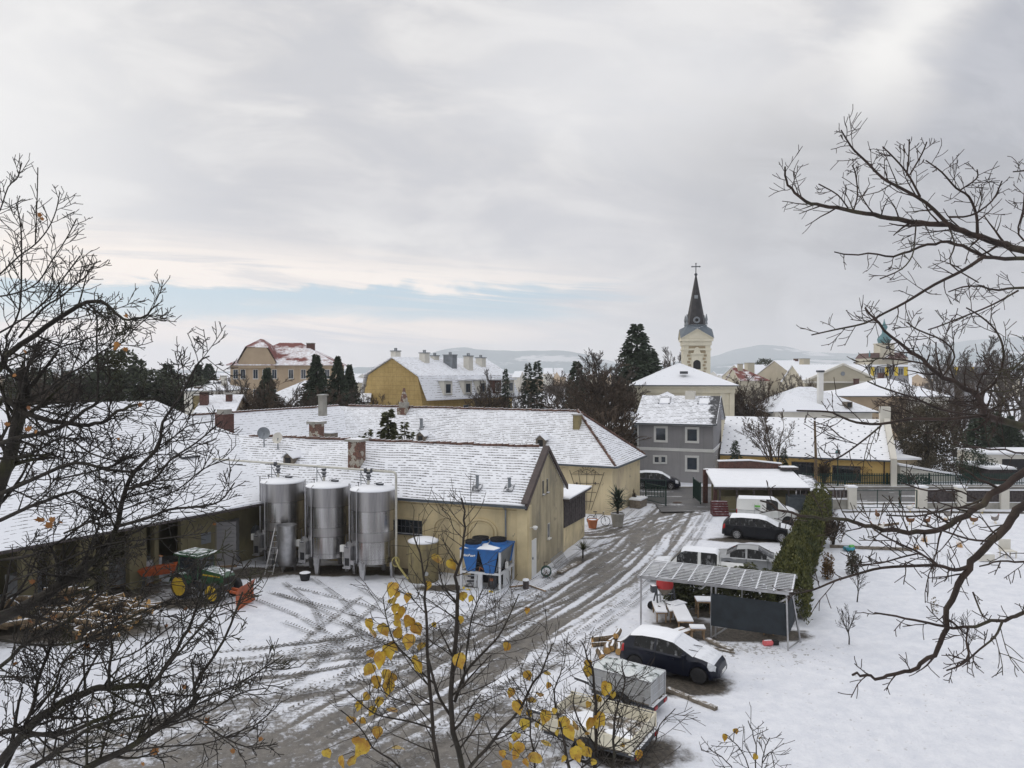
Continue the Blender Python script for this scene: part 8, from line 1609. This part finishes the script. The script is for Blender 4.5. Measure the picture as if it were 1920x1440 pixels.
# ---- left-hand tree
rg = random.Random(202); Lt = thing('maple_tree', 'large bare tree crowding in from the left with mossy limbs and a few withered leaves', 'tree', (-6.9, 6.5, 0)); lc = Lt.location
TR = MB(); TR.tube(catmull([(-6.9, 6.5, 0), (-6.75, 6.55, 2.5), (-6.7, 6.4, 5), (-6.35, 6.55, 7.5), (-6.3, 6.5, 9.5), (-6.0, 6.45, 11.5), (-6.1, 6.6, 13), (-5.8, 6.6, 15)], 3), [.38-.016*k for k in range(22)], 12)
mb = MB(); ENDS = []
LL = [
 ([(-60, 760), (0, 690), (20, 660), (87, 612), (132, 585), (175, 564), (212, 580), (232, 597), (265, 595), (297, 570)], 6.4, 5.6, .05, .005, 22, (.3, .6), 3),
 ([(-60, 880), (0, 752), (45, 775), (100, 790), (150, 797), (190, 792), (220, 772), (255, 760)], 6.2, 5.6, .045, .01, 16, (.4, .9), 3),
 ([(-60, 1100), (0, 905), (22, 847), (34, 790), (45, 735), (40, 690)], 6.4, 6.0, .10, .04, 12, (.5, 1.1), 3),
 ([(-40, 870), (0, 832), (50, 817), (112, 802), (160, 770), (200, 740)], 6.0, 5.7, .04, .01, 12, (.4, .8), 3),
 ([(137, 1080), (179, 1048), (217, 994), (227, 949), (240, 907), (255, 882), (297, 837), (305, 792), (335, 748), (372, 681), (392, 668)], 5.8, 5.2, .042, .005, 24, (.3, .6), 3),
 ([(-40, 1180), (60, 1130), (137, 1080), (170, 1052)], 6, 5.8, .06, .04, 10, (.5, 1.0), 3),
 ([(240, 917), (287, 901), (319, 863), (367, 831), (415, 790)], 5.5, 5.2, .02, .005, 15, (.25, .5), 2), ([(220, 987), (278, 971), (319, 955), (370, 950), (412, 940), (440, 905)], 5.5, 5.2, .022, .005, 16, (.25, .5), 2),
 ([(0, 927), (64, 898), (140, 868), (200, 880), (250, 885)], 5.9, 5.5, .03, .01, 14, (.4, .8), 3), ([(-30, 985), (60, 950), (120, 925), (150, 925), (210, 955)], 5.9, 5.6, .028, .008, 12, (.4, .8), 3),
 ([(-40, 1480), (0, 1430), (58, 1360), (117, 1319), (175, 1293), (204, 1290), (257, 1287), (286, 1284), (315, 1243), (344, 1197), (367, 1138), (385, 1080)], 5.4, 4.9, .06, .006, 26, (.35, .75), 3),
 ([(100, 1490), (163, 1440), (233, 1407), (292, 1369), (344, 1334), (370, 1310), (365, 1285), (420, 1200), (455, 1110)], 5.0, 4.8, .045, .006, 26, (.3, .65), 3),
 ([(-60, 1300), (0, 1250), (60, 1200), (130, 1165), (180, 1120), (230, 1080)], 5.6, 5.3, .03, .008, 14, (.4, .8), 3), ([(-60, 1390), (20, 1370), (90, 1380), (160, 1362), (230, 1330)], 5.2, 5.0, .035, .01, 12, (.4, .8), 3),
 ([(286, 1284), (330, 1230), (390, 1160), (430, 1100), (470, 1050)], 4.9, 4.7, .016, .005, 14, (.3, .6), 2), ([(370, 1310), (430, 1290), (480, 1262), (530, 1230)], 4.8, 4.6, .012, .004, 12, (.2, .45), 2), ([(300, 1365), (380, 1340), (450, 1300), (500, 1290)], 4.9, 4.7, .012, .004, 10, (.2, .45), 2),
 ([(230, 1410), (300, 1400), (380, 1395), (440, 1375), (500, 1350)], 4.8, 4.6, .010, .004, 10, (.2, .45), 2), ([(204, 1290), (205, 1250), (210, 1215), (203, 1180)], 5.0, 5.0, .018, .008, 5, (.3, .5), 2),
 ([(60, 1440), (120, 1400), (180, 1360), (280, 1340)], 5.0, 4.9, .03, .008, 12, (.3, .7), 3), ([(-30, 1160), (60, 1130), (140, 1090), (190, 1060), (230, 1020)], 5.9, 5.6, .025, .008, 14, (.3, .7), 3),
 ([(10, 635), (36, 582), (40, 501), (39, 426), (30, 380)], 6.2, 6.0, .014, .005, 14, (.25, .5), 2), ([(36, 633), (80, 579), (114, 557), (141, 533), (158, 521), (175, 497)], 6.1, 5.8, .016, .004, 14, (.25, .5), 2),
 ([(-20, 530), (0, 514), (36, 480), (66, 458), (90, 429), (105, 395), (112, 360)], 6.2, 6.0, .012, .004, 14, (.2, .45), 2), ([(-20, 420), (0, 394), (15, 351), (32, 334), (41, 305)], 6.2, 6.1, .010, .004, 10, (.2, .35), 2), ([(66, 458), (68, 409), (70, 360), (71, 314)], 6.0, 6.0, .007, .004, 6, (.12, .25), 1),
 ([(-30, 560), (30, 550), (70, 530), (97, 489), (124, 448), (143, 412)], 6.1, 5.9, .012, .004, 15, (.2, .45), 2), ([(182, 750), (184, 700), (181, 640), (182, 600), (175, 575)], 5.7, 5.6, .012, .006, 8, (.2, .4), 2), ([(182, 700), (230, 640), (260, 610), (286, 588)], 5.6, 5.5, .008, .004, 8, (.15, .35), 1),
 ([(-30, 640), (40, 600), (90, 560), (120, 520), (150, 480)], 6.0, 5.8, .014, .005, 14, (.25, .5), 2), ([(-40, 720), (30, 700), (90, 660), (150, 640), (200, 625)], 6.0, 5.7, .016, .005, 16, (.3, .6), 3),
 ([(0, 860), (60, 850), (120, 820), (170, 850), (240, 870)], 6.0, 5.6, .018, .006, 14, (.3, .6), 3), ([(70, 770), (100, 720), (150, 690), (190, 660), (235, 640)], 5.8, 5.6, .015, .005, 16, (.3, .6), 3), ([(100, 900), (190, 880), (240, 860), (300, 840), (350, 800), (400, 790)], 5.7, 5.3, .012, .004, 16, (.25, .5), 2),
 ([(120, 1000), (190, 970), (260, 945), (330, 920), (380, 880), (430, 860)], 5.6, 5.3, .012, .004, 16, (.25, .5), 2), ([(0, 1050), (60, 1040), (120, 1010), (180, 960), (230, 900)], 5.8, 5.5, .018, .006, 14, (.3, .6), 3), ([(20, 1090), (100, 1060), (200, 1020), (300, 1010), (380, 1000)], 5.7, 5.3, .012, .004, 14, (.25, .5), 2),
 ([(0, 1200), (80, 1210), (160, 1200), (260, 1150), (330, 1120)], 5.4, 5.1, .016, .005, 16, (.3, .6), 3), ([(60, 1340), (100, 1290), (120, 1240), (170, 1200), (230, 1180)], 5.3, 5.1, .016, .005, 16, (.3, .6), 3), ([(10, 1440), (60, 1330), (70, 1280), (100, 1200)], 5.4, 5.3, .025, .01, 10, (.3, .7), 3),
 ([(180, 1110), (260, 1090), (320, 1080), (380, 1050), (430, 1020)], 5.2, 5.0, .008, .004, 14, (.2, .45), 2), ([(150, 1250), (240, 1230), (300, 1190), (360, 1150), (440, 1130)], 5.1, 4.9, .010, .004, 14, (.25, .5), 2), ([(350, 1335), (400, 1370), (460, 1400), (520, 1395)], 4.8, 4.6, .008, .004, 10, (.2, .4), 2)]
for (pts, D0, D1, r0, r1, kd, kl, lv) in LL: limb(mb, pts, D0, D1, r0, r1, rg, int(kd*1.35), (kl[0]*.72, kl[1]*.68), lv-1, .07, .17, kk=(3, 4), rmin=.0028, kr=.5, ang=(25, 55), root=Vector((-6.3, 6.5, HZ(min(pts[0][1]+120, 1450), 6.5))) if pts[0][0] <= -20 and r0 > .02 else None)
shift(TR, lc).build('trunk', M['bark_moss'], Lt); shift(mb, lc).build('branches', M['bark_moss'], Lt, smooth='all')
f = MB()
for (px, py, s_) in ((76, 398, 7), (80, 406, 6), (222, 640, 9), (232, 650, 8), (214, 650, 6), (235, 588, 6), (52, 798, 9), (68, 805, 6), (262, 753, 8), (220, 820, 5), (70, 968, 14), (86, 978, 12), (95, 968, 9), (113, 976, 7), (345, 1140, 6), (160, 1205, 10), (125, 1118, 8), (58, 1162, 8), (60, 1085, 8), (347, 1282, 9), (385, 1345, 9), (177, 1320, 6), (285, 1402, 12), (144, 1342, 7), (436, 1402, 8), (490, 1380, 7), (265, 1428, 7), (22, 1345, 6), (310, 1170, 5), (354, 1182, 5), (145, 1190, 8), (300, 1040, 6), (400, 980, 5), (130, 1230, 8), (228, 1375, 5), (30, 1240, 7), (100, 1150, 9), (12, 790, 8), (52, 760, 7), (45, 655, 6), (30, 700, 6)):
    p = Q(px, py, 5.5); leaf_mesh(f, p-lc, s_*1.5/F*5.5, rg, 1.0, True, True)
f.build('withered_leaves', M['orange_leaf'], Lt)
THICK = .8
# ---- saplings with yellow leaves in the foreground
def young(name, lab, base, stems, leaves, D_, seed, kd=1.0, kl=(.18, .45), lsz=26):
    rg = random.Random(seed); t = thing(name, lab, 'tree', base); lc = Vector(base); mb = MB(); allw = []
    for (pts, r0, r1, kids, root) in stems:
        w = limb(mb, pts, D_, D_-.25, r0, r1, rg, int(kids*kd), kl, 1, .07, .13, kk=(2, 3), rmin=.0019, ang=(30, 60), root=lc+Vector((0, 0, root)) if root is not None else None); allw += w
    shift(mb, lc)
    f = MB(); st = mb
    for (px, py, *s_) in leaves:
        p = Q(px, py-8, D_-.12); q = min(allw, key=lambda v: (v-p).length)
        if (q-p).length < .35: st.tube([q-lc, (q+p)/2-lc+Vector((0, 0, .01)), p-lc], .0028, 3)
        leaf_mesh(f, p-lc, (s_[0] if s_ else lsz)*rg.uniform(.7, 1.1)/F*D_, rg, .95)
    f.build('leaves', M['yellow_leaf'], t); mb.build('branches', M['bark_dark'], t, smooth='all')
    return t
D_ = 5.6
base = Q(845, 1440, D_+.1); base.z = 0
S1 = [([(872, 1530), (865, 1440), (845, 1339), (853, 1235), (859, 1131), (855, 1079), (869, 1027), (871, 975), (867, 932)], .034, .005, 20, 2), ([(830, 1530), (822, 1440), (810, 1357), (803, 1252), (798, 1148), (796, 1079), (782, 1020), (770, 985)], .026, .004, 18, 2), ([(850, 1350), (824, 1308), (812, 1270), (803, 1235)], .015, .01, 3, None),
      ([(853, 1315), (872, 1263), (905, 1225), (935, 1193), (955, 1155), (973, 1114)], .018, .004, 16, None), ([(868, 1290), (875, 1220), (883, 1166), (893, 1134), (905, 1105)], .011, .004, 12, None), ([(817, 1284), (790, 1260), (768, 1235), (740, 1205), (725, 1160), (718, 1120)], .010, .004, 14, None), ([(813, 1367), (768, 1353), (716, 1343), (690, 1330), (650, 1294)], .010, .004, 12, None),
      ([(853, 1235), (835, 1220), (812, 1205), (795, 1190)], .006, .004, 6, None), ([(859, 1131), (840, 1110), (828, 1090), (822, 1060)], .007, .004, 8, None), ([(855, 1305), (900, 1290), (930, 1275)], .006, .004, 7, None), ([(869, 1010), (850, 990), (843, 968), (828, 955)], .005, .003, 5, None), ([(870, 975), (885, 955), (893, 945)], .004, .003, 3, None), ([(812, 1320), (780, 1322), (740, 1310), (715, 1295)], .007, .004, 9, None),
      ([(800, 1500), (751, 1440), (699, 1402), (675, 1364), (640, 1330)], .012, .004, 10, 2.2), ([(883, 1166), (920, 1175), (950, 1160)], .006, .003, 6, None), ([(851, 1360), (870, 1330), (920, 1310), (940, 1300)], .006, .003, 6, None), ([(798, 1150), (780, 1130), (765, 1110)], .006, .003, 6, None), ([(845, 1400), (880, 1380), (930, 1375), (960, 1370)], .006, .003, 8, None)]
LV = [(820, 1047, 32), (842, 1057, 22), (738, 1100, 26), (766, 1120, 22), (733, 1131), (743, 1140, 26), (752, 1145, 22), (690, 1168, 24), (695, 1188), (715, 1177), (740, 1172, 22), (770, 1165, 36), (776, 1178, 30), (742, 1188), (768, 1197, 30), (725, 1215, 30), (715, 1230, 34), (735, 1210), (692, 1227), (698, 1253), (725, 1263), (705, 1275), (735, 1270, 28), (730, 1283, 28), (775, 1238), (780, 1250), (793, 1213, 20), (857, 1234, 30), (866, 1118, 26), (865, 1163, 22), (886, 1125, 16), (989, 1147, 17), (954, 1213, 20), (812, 1175, 16), (803, 1098, 18), (690, 1308, 22), (676, 1322), (713, 1315), (702, 1333), (730, 1335, 32), (659, 1352), (676, 1355, 16), (708, 1370), (687, 1396, 36), (745, 1405, 32), (667, 1389), (608, 1414, 20), (640, 1425), (655, 1430), (674, 1415, 20), (897, 1346, 14), (745, 1116, 20), (748, 1158, 18), (760, 1205, 22), (712, 1290, 16)]
young('young_linden', 'slender foreground young tree with two dark stems and yellow leaves on its left', base, S1, LV, D_, 5)
D2_ = 5.2; base2 = Q(1120, 1440, D2_); base2.z = 0
S2 = [([(1116, 1530), (1116, 1440), (1116, 1353), (1114, 1266), (1102, 1235), (1090, 1202)], .022, .004, 16, 3), ([(1155, 1530), (1151, 1440), (1151, 1368), (1160, 1320), (1171, 1283), (1166, 1240)], .016, .004, 14, 3), ([(1180, 1500), (1200, 1440), (1224, 1397), (1238, 1359), (1267, 1327)], .011, .003, 10, 3.2), ([(1070, 1530), (1066, 1440), (1052, 1368), (1040, 1295), (1050, 1265), (1057, 1248)], .014, .003, 14, 3),
      ([(850, 1500), (883, 1436), (925, 1388), (977, 1325), (1011, 1263), (1028, 1230), (1039, 1204)], .020, .004, 14, 3.4), ([(1010, 1530), (1002, 1440), (993, 1353), (985, 1310), (960, 1270)], .012, .003, 13, 3), ([(1116, 1397), (1090, 1360), (1075, 1320), (1080, 1290)], .010, .003, 10, None), ([(1151, 1400), (1180, 1370), (1215, 1345)], .008, .003, 8, None), ([(1116, 1340), (1140, 1310), (1155, 1290), (1170, 1262)], .007, .003, 8, None), ([(1066, 1400), (1030, 1370), (1000, 1350), (975, 1345)], .007, .003, 9, None), ([(1060, 1430), (1110, 1410), (1170, 1395), (1200, 1380)], .008, .003, 9, None), ([(1090, 1440), (1120, 1420), (1160, 1425), (1200, 1430)], .008, .003, 9, None)]
L2 = [(986, 1266, 24), (1025, 1266, 16), (960, 1298, 18), (1031, 1288, 14), (967, 1321, 24), (998, 1315, 24), (1011, 1307), (985, 1356), (1008, 1359), (1025, 1340), (1063, 1353, 30), (1124, 1350), (1108, 1353), (1104, 1257, 22), (1102, 1245, 18), (1138, 1286, 26), (1130, 1300, 22), (1124, 1312, 24), (1148, 1304, 18), (1105, 1324, 16), (970, 1382), (976, 1400), (970, 1414), (1009, 1420, 34), (951, 1433, 26), (1025, 1397, 22), (1075, 1409, 26), (1095, 1409, 26), (1062, 1370), (1197, 1414, 22), (1165, 1403, 16), (940, 1415, 18), (990, 1340, 18), (1120, 1345, 24), (1060, 1425, 18), (1100, 1380, 16), (1045, 1376, 16), (1085, 1395, 22), (985, 1430, 20), (1020, 1352, 16), (1115, 1432, 14), (955, 1400, 16), (1080, 1365, 22), (1040, 1335, 12)]
young('yellow_leaved_shrub', 'dense twiggy shrub with clustered yellow leaves in front of the flatbed trailer', base2, S2, L2, D2_, 9, 1.3, (.15, .4), 24)
D3_ = 5.0; base3 = Q(1400, 1440, D3_); base3.z = 0
young('leaf_tipped_sapling', 'small bare sapling top with three yellow leaves at the bottom edge right of the trailers', base3, [([(1410, 1530), (1406, 1440), (1381, 1397), (1362, 1383)], .006, .003, 7, 6.0), ([(1420, 1530), (1418, 1430), (1413, 1382), (1401, 1353)], .007, .003, 8, 6.0), ([(1430, 1530), (1428, 1440), (1436, 1400), (1442, 1385)], .005, .003, 6, 6.0), ([(1400, 1530), (1370, 1440), (1345, 1415), (1330, 1402)], .005, .003, 6, 6.0), ([(1430, 1430), (1445, 1410), (1452, 1440)], .004, .003, 4, None)],
      [(1378, 1374, 16), (1359, 1384, 16), (1419, 1423, 18), (1426, 1390, 8)], D3_, 12, 1.0, (.1, .22), 16)
# ---------------------------------------------------------------- the winter air
m = bpy.data.materials.new('haze'); m.use_nodes = True; nt = m.node_tree; nt.nodes.clear(); out = nt.nodes.new('ShaderNodeOutputMaterial'); pvn = nt.nodes.new('ShaderNodeVolumePrincipled')
pvn.inputs['Color'].default_value = (0.96, 0.975, 1.0, 1); pvn.inputs['Density'].default_value = 0.00017; pvn.inputs['Anisotropy'].default_value = 0.2; nt.links.new(pvn.outputs[0], out.inputs['Volume'])
w = MB(); w.bx(-6500, 6500, -70, 6200, -3, 330); hzo = w.build('haze', m); tag(hzo, kind='stuff'); hzo.display_type = 'WIRE'
